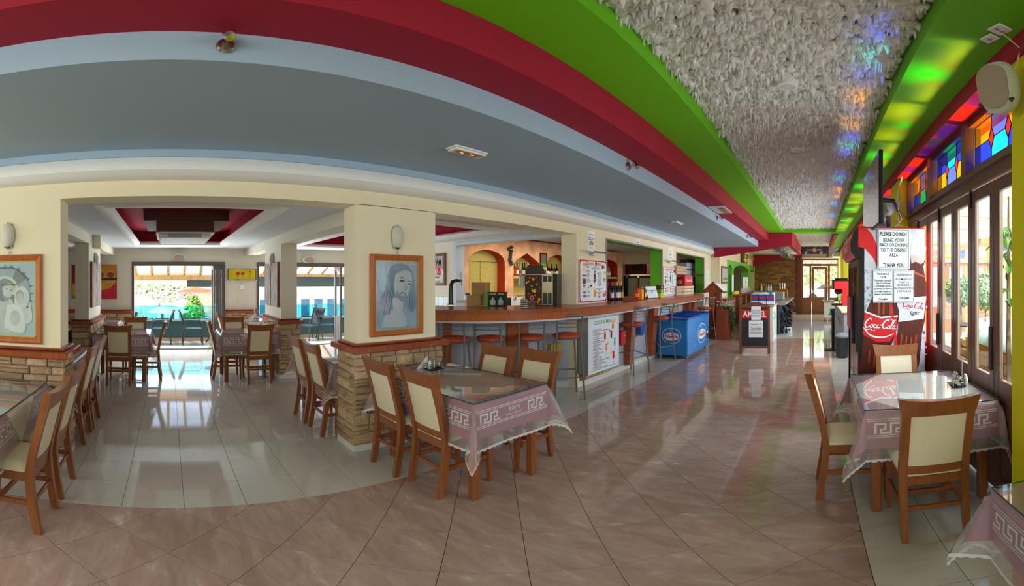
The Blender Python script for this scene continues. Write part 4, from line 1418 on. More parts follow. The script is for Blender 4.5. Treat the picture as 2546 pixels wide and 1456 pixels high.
# ================================================================= BAR
ZC = 1.18
ctrl = [(-4.9, 2.35), (-4.25, 2.52), (-3.70, 2.76), (-3.35, 3.06), (-3.08, 3.42), (-2.92, 3.80), (-2.80, 4.2), (-2.735, 4.65), (-2.72, 5.1)]
front = curve_pts(ctrl, 5) + [(-2.72, 5.6), (-2.72, 7.0), (-2.72, 8.5), (-2.72, 9.75)]
def offset(path, d):
 out = []
 for i, p in enumerate(path):
  a, c = Vector(path[max(i - 1, 0)]), Vector(path[min(i + 1, len(path) - 1)])
  t = (c - a).normalized()
  n = Vector((-t.y, t.x))       # left of travel = into the bar
  out.append((p[0] + n.x * d, p[1] + n.y * d))
 return out
def ribbon(mb, p_out, p_in, z0, z1):
 n = len(p_out)
 vs = [(p[0], p[1], z0) for p in p_out] + [(p[0], p[1], z0) for p in p_in] + [(p[0], p[1], z1) for p in p_out] + [(p[0], p[1], z1) for p in p_in]
 fs = []
 for i in range(n - 1):
  fs += [(i, n + i, n + i + 1, i + 1), (2 * n + i, 2 * n + i + 1, 3 * n + i + 1, 3 * n + i), (i, i + 1, 2 * n + i + 1, 2 * n + i), (n + i, 3 * n + i, 3 * n + i + 1, n + i + 1)]
 fs += [(0, 2 * n, 3 * n, n), (n - 1, 2 * n - 1, 4 * n - 1, 3 * n - 1)]
 mb._add(vs, fs)
 return mb
def inner(p):
 return (XA + 0.03, p[1]) if p[1] > 4.7 else None
deep = []
for p, q in zip(front, offset(front, 0.86)):
 deep.append(q)
curveN = [i for i, p in enumerate(front) if p[1] <= 4.70]
bar = thing('bar_counter', 'long curved bar counter with glossy orange-brown wooden top and grey front', 'bar')
fc = front[:len(curveN)]
fs_ = front[len(curveN) - 1:]
ribbon(MB(), offset(fc, 0.0), offset(fc, 0.80), ZC - 0.045, ZC).build('countertop', WOODR, bar)
ribbon(MB(), fs_, [(XA + 0.002, p[1]) for p in fs_], ZC - 0.045, ZC).build('countertop', WOODR, bar)
o = MB().box(XB - 0.55, XA - 0.001, 5.595, 7.935, ZC - 0.045, ZC).box(XB - 0.55, XA - 0.001, 8.845, 11.13, ZC - 0.045, ZC).build('countertop', WOODR, bar, smooth=False)
ribbon(MB(), offset(front, 0.012), offset(front, 0.07), 1.055, ZC - 0.045).build('counter_band', WOOD, bar)
ribbon(MB(), offset(front, 0.03), offset(front, 0.06), 1.032, 1.055).build('grey_strip', FRAMEG, bar)
base = curve_pts([(-4.9, 2.98), (-4.4, 3.12), (-4.05, 3.36), (-3.77, 3.70), (-3.57, 4.12), (-3.38, 4.60)], 4) + [(-3.14, 4.87), (-3.10, 4.95), (-3.10, 9.75)]
base2 = [(p[0] - 0.05, p[1] + 0.03) if p[1] < 4.9 else (-3.119, p[1]) for p in base]
ribbon(MB(), base, base2, 0.0, 1.04).build('front_panel', GREYLAM, bar)
ribbon(MB(), [(p[0] + 0.008, p[1] - 0.004) for p in base], base2, 0.0, 0.09).build('skirting', SKIRT, bar)
def at_len(path, s):
 for i in range(len(path) - 1):
  a, c = Vector(path[i]), Vector(path[i + 1])
  L = (c - a).length
  if s <= L:
   return a + (c - a) * (s / L), (c - a).normalized()
  s -= L
 return Vector(path[-1]), (c - a).normalized()
def len_at_px(path, px):
 s, best = 0, None
 tot = sum((Vector(path[i + 1]) - Vector(path[i])).length for i in range(len(path) - 1))
 for k in range(600):
  q, d = at_len(path, tot * k / 600)
  e = abs(VX + PPR * atan2(q.x, q.y) - px)
  if best is None or e < best[0]: best = (e, q, d)
 return best[1], best[2]
for px, w in ((1112, 0.10), (1285, 0.30), (1440, 0.10), (1556, 0.16), (1612, 0.2), (1700, 0.14), (1735, 0.14)):
 q, d = len_at_px(base, px)
 n = Vector((d.y, -d.x))
 b = MB()
 b.m = Matrix(((d.x, n.x, 0, q.x), (d.y, n.y, 0, q.y), (0, 0, 1, 0), (0, 0, 0, 1)))
 b.box(-w / 2, w / 2, -0.02, 0.05, 0.09, 1.04)
 if px > 1500:
  b.prism([(0.05, 0.09), (0.05, 1.04), (0.17, 1.04), (0.10, 0.09)], (-w / 2, 0, 0), (0, 1, 0), (0, 0, 1), (w, 0, 0))
 b.build('pilaster', WOOD, bar, smooth=False)
# stone patches between pilasters
clad(bar, (-3.085, 4.9), (-3.085, 5.65), 0.09, 0.28, 0.02, seed=91)
clad(bar, (-3.085, 8.3), (-3.085, 8.9), 0.09, 1.0, 0.02, seed=92)
# light box with the cocktail menu
lb = thing('cocktail_menu_box', 'white box sign with the cocktail menu, hung under the bar counter', 'sign')
LX = -2.925
y0, y1, z0, z1 = at_x(1463, LX), at_x(1539, LX), 0.20, 1.03
MB().box(LX - 0.17, LX - 0.006, y0 + 0.005, y1 - 0.005, z0 + 0.005, z1 - 0.005, 0.004).build('housing', mat('box_grey', (150, 150, 146), 0.5), lb)
BOARDW = mat('print_white', (224, 230, 238), 0.35)
MB().box(LX - 0.006, LX, y0, y1, z0, z1, 0.002).build('board', WHITE, lb)
MENT = mat('mint_line', (140, 196, 190), 0.5)
MB().box(LX, LX + 0.001, y0 + 0.03, y1 - 0.03, z0 + 0.035, z1 - 0.035).build('border', MENT, lb, smooth=False)
MB().box(LX, LX + 0.0016, y0 + 0.042, y1 - 0.042, z0 + 0.047, z1 - 0.047).build('ground', BOARDW, lb, smooth=False)
xf = LX + 0.0022
text('COCKTAIL MENU', (xf, y0 + 0.40, z1 - 0.115), 0.070, '+x', GREENINK, lb, bold=0.006, shear=0.12, sx=0.92)
ck_items = [('SEX ON THE BAR', 'VODKA, PEACH SCHNAPPS, COCONUT, ORANGE & PINEAPPLE JUICE'), ('BLUE HAWAIIAN', 'RUM, COCONUT, BLUE CURACAO & PINEAPPLE JUICE'), ('HULA HULA', 'VODKA, AMARETTO & ORANGE JUICE'),
   ('PEACH ICEBERG', 'PEACH SCHNAPPS, AMARETTO & PEACH JUICE'), ('TEQUILA SUNRISE', 'TEQUILA & ORANGE JUICE'), ('PINA COLADA', 'RUM, COCONUT & PINEAPPLE JUICE'), ('SOUR JACK', 'BRANDY, TRIPLE SEC, APPLE & LIME JUICE'),
   ('MARGARITA', 'TEQUILA, TRIPLE SEC & LIME JUICE'), ('SINGAPORE SLING', 'GIN, CHERRY BRANDY, TRIPLE SEC, CHERRY LIQUEUR, GRENADINE'), ('LONG ISLAND ICE TEA', 'RUM, GIN, TRIPLE SEC, COCA COLA & ORANGE JUICE'), ('PARADISE SPECIAL', 'VODKA, CHERRY LIQUEUR, AMARETTO, CHERRY & LIME JUICE')]
for k, (a, c) in enumerate(ck_items):
 z = z1 - 0.21 - k * 0.0535
 text(a, (xf, y0 + 0.125, z), 0.028, '+x', REDINK if k % 2 == 0 else GREENINK, lb, 'LEFT', bold=0.008)
 text(c, (xf, y0 + 0.125, z - 0.024), 0.0185, '+x', mat('blue_grey_ink', (70, 84, 110), 0.6), lb, 'LEFT', sx=0.8)
 flat(ell(0.014, 0.014, n=8), (LX + 0.0016, y0 + 0.10, z - 0.006), '+x', GREENINK, lb, 'bullet')
P_O, P_R, P_B, P_T, P_G, P_K = mat('print_orange', (240, 150, 30), 0.5), mat('print_red', (206, 40, 44), 0.5), mat('print_brown', (90, 44, 26), 0.5), mat('print_teal', (40, 170, 160), 0.5), mat('print_green', (80, 170, 50), 0.5), mat('print_dark', (40, 30, 34), 0.5)
P_Y, P_W, P_C, P_P = mat('print_yellow', (250, 205, 60), 0.5), mat('print_pale', (236, 226, 206), 0.5), mat('print_coffee', (150, 88, 48), 0.5), mat('print_pink', (200, 90, 130), 0.5)
def drinks_print(par, x, items):
 """items: (kind, y, z, width, height, colours)."""
 for kind, y, z, w, h, cols in items:
  if kind == 'tall':        # tumbler in bands from the bottom
   n = len(cols)
   for i, c in enumerate(cols):
    f0, f1 = i / n, (i + 1) / n
    w0, w1 = w * (0.75 + 0.25 * f0), w * (0.75 + 0.25 * f1)
    flat([(-w0 / 2, h * f0), (w0 / 2, h * f0), (w1 / 2, h * f1), (-w1 / 2, h * f1)], (x, y, z), '+x', c, par, 'drink')
  elif kind == 'hurricane':
   pts = [(-0.12, 0.30), (0.12, 0.30), (0.30, 0.42), (0.34, 0.55), (0.2, 0.72), (0.36, 0.92), (-0.36, 0.92), (-0.2, 0.72), (-0.34, 0.55), (-0.30, 0.42)]
   flat([(p[0] * w, p[1] * h) for p in pts], (x, y, z), '+x', cols[0], par, 'drink')
   flat([(-0.02 * w, 0.03 * h), (0.02 * w, 0.03 * h), (0.02 * w, 0.30 * h), (-0.02 * w, 0.30 * h)], (x, y, z), '+x', mat('print_stem', (150, 180, 210), 0.4), par, 'stem')
   flat(ell(w * 0.6, h * 0.05, 0, 0.02 * h, 10), (x, y, z), '+x', mat('print_stem', (150, 180, 210), 0.4), par, 'foot')
  elif kind == 'disc':
   flat(ell(w, h), (x, y, z), '+x', cols[0], par, 'fruit')
   if len(cols) > 1:
    flat(ell(w * 0.72, h * 0.72), (x + 0.0007, y, z), '+x', cols[1], par, 'fruit_flesh')
  elif kind == 'martini':
   flat([(-0.5 * w, h), (0.5 * w, h), (0.03 * w, 0.45 * h), (-0.03 * w, 0.45 * h)], (x, y, z), '+x', cols[0], par, 'drink')
   flat(rc(-0.02 * w, 0.02 * w, 0, 0.45 * h), (x, y, z), '+x', mat('print_stem', (150, 180, 210), 0.4), par, 'stem')
  elif kind == 'bottle':
   pts = [(-0.5, 0), (0.5, 0), (0.5, 0.6), (0.18, 0.75), (0.18, 1), (-0.18, 1), (-0.18, 0.75), (-0.5, 0.6)]
   flat([(p[0] * w, p[1] * h) for p in pts], (x, y, z), '+x', cols[0], par, 'drink')
  elif kind == 'line':
   flat(rc(0, w, 0, h), (x, y, z), '+x', cols[0], par, 'rule')
yr = y1 - 0.042
drinks_print(lb, LX + 0.0016, [('tall', yr - 0.16, z1 - 0.24, 0.062, 0.12, (P_R, P_R, P_O, P_O)), ('disc', yr - 0.105, z1 - 0.115, 0.055, 0.055, (P_O, P_Y)),
 ('tall', yr - 0.40, z1 - 0.375, 0.065, 0.115, (P_R, P_R, P_O)), ('tall', yr - 0.21, z1 - 0.38, 0.06, 0.12, (P_K, P_K, P_B, P_R)), ('disc', yr - 0.255, z1 - 0.26, 0.03, 0.04, (P_G,)),
 ('hurricane', yr - 0.10, z1 - 0.56, 0.085, 0.19, (P_T,)), ('hurricane', yr - 0.36, z1 - 0.60, 0.09, 0.17, (P_O,)), ('disc', yr - 0.32, z1 - 0.44, 0.05, 0.05, (P_O, P_Y)),
 ('hurricane', yr - 0.14, z1 - 0.76, 0.10, 0.19, (P_R,)), ('disc', yr - 0.19, z1 - 0.60, 0.05, 0.05, (P_O, P_Y))])
b = MB().tube([(LX - 0.02, y0 + 0.45, 0.2), (LX - 0.03, y0 + 0.5, 0.155), (LX - 0.06, y0 + 0.7, 0.17), (LX - 0.1, y0 + 0.9, 0.24)], 0.005, 6)
b.build('white_cable', WHITE, lb)
# drinks menus
def drinks_menu(ya, yb, za, zb, label, seed, faded=False):
 x = XA + 0.004
 t = thing('drinks_menu_board', label, 'sign')
 W, H = yb - ya, zb - za
 fr_, gd = (mat('faded_red_border', (222, 120, 104), 0.4) if faded else REDINK), BOARDW
 MB().box(x, x + 0.012, ya, yb, za, zb).build('board', WHITE, t, smooth=False)
 flat(rrect(W - 0.012, H - 0.012, 0.015), (x + 0.012, (ya + yb) / 2, (za + zb) / 2), '+x', fr_, t, 'border')
 flat(rrect(W - 0.05, H - 0.045, 0.05), (x + 0.0128, (ya + yb) / 2, (za + zb) / 2), '+x', gd, t, 'ground')
 xx = x + 0.014
 def pt(u, v): return (xx, ya + u * W, zb - v * H)
 text('Drinks Menu', pt(0.5, 0.085), 0.075 * W / 0.78, '+x', mat('menu_red', (176, 60, 52) if not faded else (210, 100, 90), 0.6), t, bold=0.012, sx=1.05)
 MB().box(xx, xx + 0.0006, ya + 0.27 * W, ya + 0.74 * W, zb - 0.128 * H, zb - 0.124 * H).build('rule', fr_, t, smooth=False)
 lines = [('Fresh\nOrange Juice\n4.00€', .28, .15), ('Soft Drinks\nCoca Cola/Lemon/Orange\nTonic/Soda/Ice Tea 330ml\n2.50€', .56, .195), ('Small Bottle\nof Water 500ml\n1.00€', .29, .285),
             ('Big Bottle\nof Water 1.5lt\n2.00€', .29, .385), ('Frappe Coffee\nGreek Iced Coffee\n2.50€', .29, .495), ('Tea\n2.00€', .31, .635), ('Espresso\n2.00€', .31, .745), ('Cappuccino\n3.00€', .31, .84),
             ('Cocktails\nAlcoholic & Non\n6.00€', .70, .315), ('Long Drinks\nor 1 Spirit\nGin & Tonic\n6.00€', .70, .43), ('Glass of Wine\nRed or White\nDry or Sweet\n4.00€', .71, .56),
             ('Draught Beer 500ml\n4.00€', .70, .70), ('Draught Beer 330ml\n3.00€', .70, .79), ('Milkshakes\n4.00€', .70, .88)]
 for body, u, v in lines:
  text(body, pt(u, v), 0.021 * W / 0.78, '+x', mat('slate_ink', (64, 70, 84), 0.6), t, line=0.95)
 its = [('tall', .17, .155, .10, .11, (P_O, P_O, P_Y)), ('disc', .15, .235, .10, .055, (P_O, P_Y)), ('tall', .16, .57, .13, .22, (P_B, P_B, P_C, P_W, P_C)), ('disc', .16, .605, .12, .055, (P_W, P_B)),
           ('disc', .18, .68, .17, .07, (mat('print_grey', (190, 196, 204), 0.4), P_W)), ('disc', .17, .76, .16, .055, (mat('print_grey', (190, 196, 204), 0.4), P_C)), ('disc', .18, .84, .18, .08, (mat('print_grey', (190, 196, 204), 0.4), MIDGREY)),
           ('bottle', .53, .46, .08, .18, (P_B,)), ('disc', .53, .27, .07, .04, (P_G,)), ('martini', .525, .60, .1, .12, (P_K,)), ('tall', .54, .88, .10, .24, (P_O, P_O, P_O, P_O, P_Y, P_W)), ('disc', .40, .61, .07, .06, (MIDGREY, P_B)),
           ('bottle', .82, .19, .06, .10, (P_B,)), ('bottle', .88, .19, .06, .10, (P_G,)), ('martini', .88, .38, .12, .12, (mat('print_lime', (190, 230, 110), 0.5),)), ('disc', .94, .28, .06, .05, (P_G, P_Y)),
           ('martini', .90, .60, .12, .17, (P_G,)), ('tall', .88, .89, .09, .13, (P_P, P_P, P_W)), ('tall', .95, .87, .08, .13, (P_P, P_P)),
           ('line', .25, .19, .16, .004, (P_Y,)), ('line', .25, .52, .16, .004, (P_O,)), ('line', .68, .205, .15, .004, (P_R,)), ('line', .66, .35, .2, .004, (P_R,)), ('line', .6, .475, .2, .004, (P_G,)), ('line', .62, .70, .2, .003, (P_Y,)), ('line', .62, .79, .2, .003, (P_Y,))]
 conv = []
 for k, u, v, w_, h_, c in its:
  conv.append((k, ya + u * W, zb - v * H, w_ * W, h_ * H, c))
 drinks_print(t, xx, conv)
 return t
drinks_menu(4.79, 5.575, 1.195, 1.81, 'large drinks menu board with crisp red border on the bar pillar', 1)
drinks_menu(7.97, 8.77, 1.195, 1.82, 'paler faded drinks menu board between the two serving hatches', 2, True)
# notices and picture lights above
def notice(y0, y1, z0, z1, body, size, label, x=XA, m=INK, grp='paper notices'):
 t = thing('paper_notice', label, 'notice', group=grp)
 MB().box(x, x + 0.003, y0, y1, z0, z1).build('sheet', PAPER, t, smooth=False)
 text(body, (x + 0.0036, (y0 + y1) / 2, (z0 + z1) / 2), size, '+x', m, t, bold=0.01)
 return t
notice(5.03, 5.23, 1.935, 2.235, 'Внимание!\n\nНа баре нельзя\nрасплатиться\nтолько\nналичными\nденьгами!\n\nСпасибо !', 0.024, 'Russian notice above the crisp drinks menu')
notice(at_x(1661, XA), at_x(1672.5, XA), z_at(649, XA, at_x(1666, XA)), 2.24, 'Note:\n\nPlease pay\nat the bar\nin cash\n\nThank you', 0.026, 'notice above the faded drinks menu')
notice(at_x(1757, XA), at_x(1761.5, XA), z_at(693, XA, 11.4), z_at(669, XA, 11.4), 'Please\n\npay\n\nhere', 0.03, 'narrow notice on the wall above the menu stand')
notice(at_x(1756, XA), at_x(1763.5, XA), z_at(704, XA, 11.4), z_at(697, XA, 11.4), 'OPEN', 0.03, 'small notice low behind the menu stand')
def no_smoking(ya, yb, za, zb, label):
 t = thing('no_smoking_sign', label, 'sign', group='no smoking signs')
 MB().box(XA, XA + 0.004, ya, yb, za, zb).build('plate', PAPER, t, smooth=False)
 c = (XA + 0.0045, ya + (yb - ya) * 0.27, (za + zb) / 2)
 h = zb - za
 r = MB()
 n = 20
 vs = []
 for i in range(n):
  a = 2 * pi * i / n
  for q in (0.32 * h, 0.40 * h):
   vs.append((c[0], c[1] + q * cos(a), c[2] + q * sin(a)))
 r._add(vs, [(2 * i, 2 * i + 1, (2 * i + 3) % (2 * n), (2 * i + 2) % (2 * n)) for i in range(n)])
 r.quad((c[0], c[1] - .27 * h, c[2] + .22 * h), (c[0], c[1] - .22 * h, c[2] + .27 * h), (c[0], c[1] + .27 * h, c[2] - .22 * h), (c[0], c[1] + .22 * h, c[2] - .27 * h))
 r.build('red_ring', REDINK, t, smooth=False)
 text('NO\nSMOKING', (XA + 0.0046, ya + (yb - ya) * 0.70, c[2]), h * 0.24, '+x', INK, t, bold=0.01, sx=0.8)
no_smoking(at_x(1575, XA), at_x(1590.5, XA), 2.17, 2.245, 'no smoking sign over the nearer serving hatch')
no_smoking(at_x(1717, XA), at_x(1724, XA), 2.17, 2.25, 'no smoking sign over the farther serving hatch')
def picture_light(y, z, label):
 t = thing('picture_light', label, 'lamp', group='steel picture lights')
 MB().box(XA, XA + 0.03, y - 0.06, y + 0.06, z - 0.03, z + 0.02, 0.004).build('base', STEEL, t)
 MB().tube([(XA + 0.02, y, z), (XA + 0.09, y, z + 0.03), (XA + 0.16, y, z + 0.02)], 0.006, 6).build('arm', STEEL, t)
 MB().tube([(XA + 0.16, y - 0.2, z + 0.015), (XA + 0.16, y + 0.22, z + 0.015)], 0.014, 8).build('tube', STEEL, t)
picture_light(5.15, 1.90, 'steel picture light over the crisp drinks menu')
picture_light(8.3, 1.915, 'steel picture light over the faded drinks menu')
# ---- bar stools: origin on the floor, sitter faces +Y
def make_stool():
 t = thing('bar_stool', 'x', 'stool')
 b = MB()
 b.lathe([(0.02, 0.725), (0.15, 0.728), (0.165, 0.742), (0.165, 0.757), (0.14, 0.772), (0.07, 0.782), (0.003, 0.784)], n=22)
 b.build('seat', ORANGE, t)
 b = MB()
 ring = [(0.13 * cos(2 * pi * i / 18), 0.13 * sin(2 * pi * i / 18), 0.716) for i in range(19)]
 b.tube(ring, 0.009, 6, caps=False)
 b.build('seat_ring', TUBE, t)
 for sx in (-1, 1):
  top = (sx * 0.145, -0.21, 1.00)
  pts = [(sx * 0.175, -0.215, 0), (sx * 0.150, -0.165, 0.45), (sx * 0.140, -0.15, 0.72), (sx * 0.142, -0.17, 0.85), top]
  MB().tube(pts, 0.0115, 8).build('leg', TUBE, t)
  MB().tube([(sx * 0.165, 0.17, 0), (sx * 0.14, 0.145, 0.45), (sx * 0.12, 0.12, 0.70), (sx * 0.09, 0.05, 0.716)], 0.0115, 8).build('leg', TUBE, t)
 # top rail and rungs bow backwards
 def bow(z, w, d, y0):
  return [(w * (-1 + 2 * i / 10), y0 - d * (1 - (2 * i / 10 - 1) ** 2), z) for i in range(11)]
 MB().tube(bow(1.005, 0.19, 0.075, -0.19), 0.0145, 8).build('top_rail', TUBE, t)
 for z in (0.955, 0.91, 0.865):
  MB().tube(bow(z, 0.14, 0.05, -0.165 - 0.25 * max(0, z - 0.84)), 0.0065, 6).build('back_rung', TUBE, t)
 for a, c, z in (((-0.158, -0.185), (0.158, -0.185), 0.27), ((-0.148, 0.157), (0.148, 0.157), 0.30)):
  MB().tube([(a[0], a[1], z), (c[0], c[1], z)], 0.008, 6).build('foot_rail', TUBE, t)
 for sx in (-1, 1):
  MB().tube([(sx * 0.158, -0.185, 0.27), (sx * 0.11, -0.06, 0.31), (sx * 0.11, 0.06, 0.325), (sx * 0.148, 0.157, 0.30)], 0.008, 6).build('foot_rail', TUBE, t)
 return t
st0 = make_stool()
stools = [(-3.79, 3.16, 36, 'bar stool nearest the pillar, half hidden by the nearest table'), (-3.54, 3.51, 34, 'second bar stool from the pillar, behind the far chairs'),
          (-3.27, 3.92, 48, 'third bar stool, in front of the wide wooden pilaster'), (-3.0, 4.33, 46, 'fourth bar stool, left of the cocktail menu box'),
          (-2.90, 6.03, 72, 'bar stool right of the cocktail menu box'), (-2.88, 7.22, 64, 'bar stool standing left in front of the ice cream freezer'),
          (-2.93, 9.40, 70, 'bar stool behind the ice cream freezer, nearer one'), (-2.84, 10.2, 60, 'bar stool behind the ice cream freezer beside the menu stand')]
for k, (x, y, d, lab) in enumerate(stools):
 if k == 0:
  o = st0
  o.location, o.rotation_euler = (x, y, 0), (0, 0, math.radians(d))
  o['label'] = lab
 else:
  o = dup(st0, (x, y, 0), math.radians(d), lab)
 o['group'] = 'bar stools along the counter'
 o.scale = (1.08,) * 3
# coloured bag hooks under the counter
for (px, py, x, m, lab) in ((1372, 872, -3.24, mat('mustard_plastic', (214, 168, 14), 0.5), 'mustard yellow letter box on the bar front behind the fourth stool'), (1536, 838, -3.03, mat('crimson_plastic', (196, 30, 50), 0.5), 'crimson letter box on the bar front right of the cocktail menu'), (1584, 815, -3.0, mat('royal_blue_plastic', (30, 84, 180), 0.5), 'blue letter box on the bar front between two stools')):
 q, d = len_at_px(base, px)
 x, y = q.x + d.y * 0.06, q.y - d.x * 0.06
 z = z_at(py, x, y)
 t = thing('letter_box', lab, 'box', (x, y, z), atan2(d.y, d.x), 'coloured letter boxes under the counter', 0.8)
 MB().prism([(-0.10, -0.13), (0, -0.17), (0.10, -0.13), (0.10, 0.13), (-0.10, 0.13)], (0, -0.06, 0), (1, 0, 0), (0, 0, 1), (0, 0.10, 0)).build('box', m, t, smooth=False)
 o = MB().lathe([(0.008, 0), (0.008, 0.006)], n=10).build('lock', CHROME, t)
 o.rotation_euler = (pi / 2, 0, 0)
 o.location = (0.05, -0.06, 0.03)
# ---- things on and behind the bar
def on_bar(px, py, z=ZC):
 return on_z(px, py, z)
# beer tap
x, y = on_bar(1121, 757)
t = thing('beer_tap', 'tall bent black and chrome beer tap on the bar counter', 'tap', (x, y, ZC), math.radians(20))
MB().lathe([(0.06, 0), (0.06, 0.012), (0.045, 0.02)], n=18).build('base', CHROME, t)
MB().tube([(0, 0, 0), (0, 0, 0.20), (0.004, 0, 0.27), (0.03, 0, 0.315), (0.08, 0, 0.33), (0.15, 0, 0.325)], [0.036, 0.030, 0.029, 0.027, 0.024, 0.020], 12).build('column', mat('dark_chrome', (96, 100, 104), 0.15, metal=1.0), t)
MB().tube([(0.15, 0, 0.325), (0.17, 0, 0.325)], 0.02, 10).tube([(0.16, 0, 0.32), (0.165, 0, 0.26)], 0.008, 8).build('spout', CHROME, t)
MB().ball((0.155, 0, 0.40), 0.022, sz=2.6).tube([(0.155, 0, 0.33), (0.155, 0, 0.36)], 0.006, 6).build('lever', glassy('tap_lever_glass', (0.8, 0.86, 0.86, 1)), t)
# cartons
CARTON = mat('brown_cardboard', (172, 136, 84), 0.8, noise=0.06, nscale=4)
def carton(px0, px1, py0, py1, zb, d, label, rot=-0.75):
 x, y = on_bar((px0 + px1) / 2, py1, zb)
 r = hypot(x, y)
 w = (px1 - px0) / PPR * r * 0.80
 h = (py1 - py0) / PPR * r
 t = thing('cardboard_box', label, 'box', (x - 0.1, y + 0.1, zb), rot + 1.2, 'cardboard boxes on the bar')
 MB().box(-w / 2, w / 2, -d / 2, d / 2, 0, h, 0.003).build('carton', CARTON, t, smooth=False)
 MB().box(-w / 2 - 0.0005, w / 2 + 0.0005, -0.025, 0.025, h * 0.7, h + 0.0008).build('tape', mat('parcel_tape', (196, 120, 60), 0.3), t, smooth=False)
 return h
h_ = carton(1160, 1206, 734, 761, ZC, 0.2, 'lower brown cardboard box on the bar counter')
carton(1171, 1219, 702, 734, ZC + h_, 0.18, 'upper brown cardboard box, stacked on the other')
def carafe_box(px, label):
 x, y = on_bar(px, 761)
 t = thing('product_box', label, 'box', (x, y, ZC), 0.55, 'green product boxes on the bar')
 MB().box(-0.085, 0.085, -0.06, 0.06, 0, 0.185, 0.002).build('carton', mat('black_green_print', (34, 44, 30), 0.5), t, smooth=False)
 MB().box(-0.0855, -0.045, -0.0605, 0.0605, 0.0, 0.1855).build('green_side', P_G, t, smooth=False)
 flat([(-0.02, 0.02), (0.04, 0.02), (0.05, 0.07), (0.02, 0.10), (0.02, 0.12), (0, 0.12), (0, 0.10), (-0.03, 0.07)], (0.01, -0.061, 0), '-y', mat('print_glass_grey', (170, 186, 176), 0.5), t, 'carafe')
 text('CARAFE', (0.015, -0.0612, 0.158), 0.026, '-y', PAPER, t, bold=0.01)
carafe_box(1224, 'black and green carafe box, left of two on the bar')
carafe_box(1243, 'black and green carafe box, right of two on the bar')
# juice dispenser with fruit print
x, y = on_bar(1352, 758)
t = thing('juice_dispenser', 'steel juice dispenser with fruit picture on its side', 'dispenser', (x - 0.05, y + 0.05, ZC), math.radians(25))
MB().box(-0.22, 0.22, -0.15, 0.17, 0, 0.42, 0.006).build('cabinet', STEEL, t)
fp = mat('fruit_ground', (70, 40, 30), 0.5)
MB().box(-0.215, 0.02, -0.153, -0.149, 0.01, 0.405).build('fruit_panel', fp, t, smooth=False)
rr = random.Random(8)
for k in range(34):
 fx, fz = rr.uniform(-0.19, 0.0), rr.uniform(0.035, 0.38)
 s_ = rr.uniform(0.02, 0.05)
 flat(ell(s_, s_ * rr.uniform(0.8, 1.2), n=12), (fx, -0.153 - 0.0005 * k / 34, fz), '-y', rr.choice([P_O, P_R, P_G, P_Y, P_B, mat('print_maroon', (110, 30, 40), 0.5)]), t, 'fruit')
flat(ell(0.055, 0.06), (-0.12, -0.1538, 0.10), '-y', P_W, t, 'grapefruit'); flat(ell(0.045, 0.05), (-0.12, -0.1545, 0.10), '-y', P_R, t, 'grapefruit_flesh')
for k, (gx0, gx1, gz0, gz1) in enumerate(((0.03, 0.09, 0.31, 0.39), (0.1, 0.15, 0.31, 0.39), (0.03, 0.09, 0.02, 0.17), (0.1, 0.15, 0.02, 0.17))):
 MB().box(gx0, gx1, -0.152, -0.149, gz0, gz1).build('vent', DARKGREY, t, smooth=False)
MB().box(0.165, 0.222, -0.152, 0.172, 0, 0.421).build('dark_side', BLACK, t, smooth=False)
MB().prism([(-0.22, 0.42), (0.0, 0.42), (-0.03, 0.54), (-0.17, 0.54), (-0.22, 0.47)], (0, -0.12, 0), (1, 0, 0), (0, 0, 1), (0, 0.24, 0)).build('hopper', mat('dark_hopper', (60, 48, 44), 0.3), t, smooth=False)
MB().box(-0.32, -0.22, -0.12, 0.1, 0.24, 0.41, 0.02).build('drip_head', STEEL, t)
# steel tins and cups
for k, (px, lab) in enumerate(((1303, 'stack of flat steel tins on the bar counter'),)):
 x, y = on_bar(px, 766)
 t = thing('tin_stack', lab, 'tins', (x, y, ZC))
 for q in range(5):
  MB().lathe([(0.04, 0.022 * q), (0.042, 0.022 * q + 0.003), (0.042, 0.022 * q + 0.018), (0.04, 0.022 * q + 0.021)], n=16).build('tin', STEEL, t)
for k, px in enumerate((1317, 1322, 1327)):
 x, y = on_bar(px, 759)
 o = MB().lathe([(0.02, 0), (0.027, 0.06), (0.025, 0.06), (0.018, 0.003)], n=12).build('steel_cup', STEEL, None)
 o.location = (x, y, ZC)
 tag(o, 'small steel cup beside the stack of tins, %s from them' % ordn[k], 'cup', 'steel cups beside the tins')
# white tub with blue lid, dish stack
x, y = on_bar(1149, 752)
t = thing('plastic_tub', 'white plastic tub with blue lid behind the boxes', 'tub', (x - 0.1, y + 0.2, ZC))
MB().lathe([(0.05, 0), (0.06, 0.10), (0.055, 0.11)], n=16).build('tub', WHITE, t); MB().lathe([(0.04, 0.11), (0.04, 0.135), (0.01, 0.14)], n=16).build('lid', mat('blue_lid', (30, 70, 150), 0.4), t)
o = MB().box(-0.12, 0.12, -0.09, 0.09, 0, 0.045, 0.004).build('till_tray', WHITE, None)
o.location = (x + 0.1, y - 0.03, ZC)
o.rotation_euler = (0, 0, 0.6)
tag(o, 'low white tray on the bar beside the beer tap', 'tray')
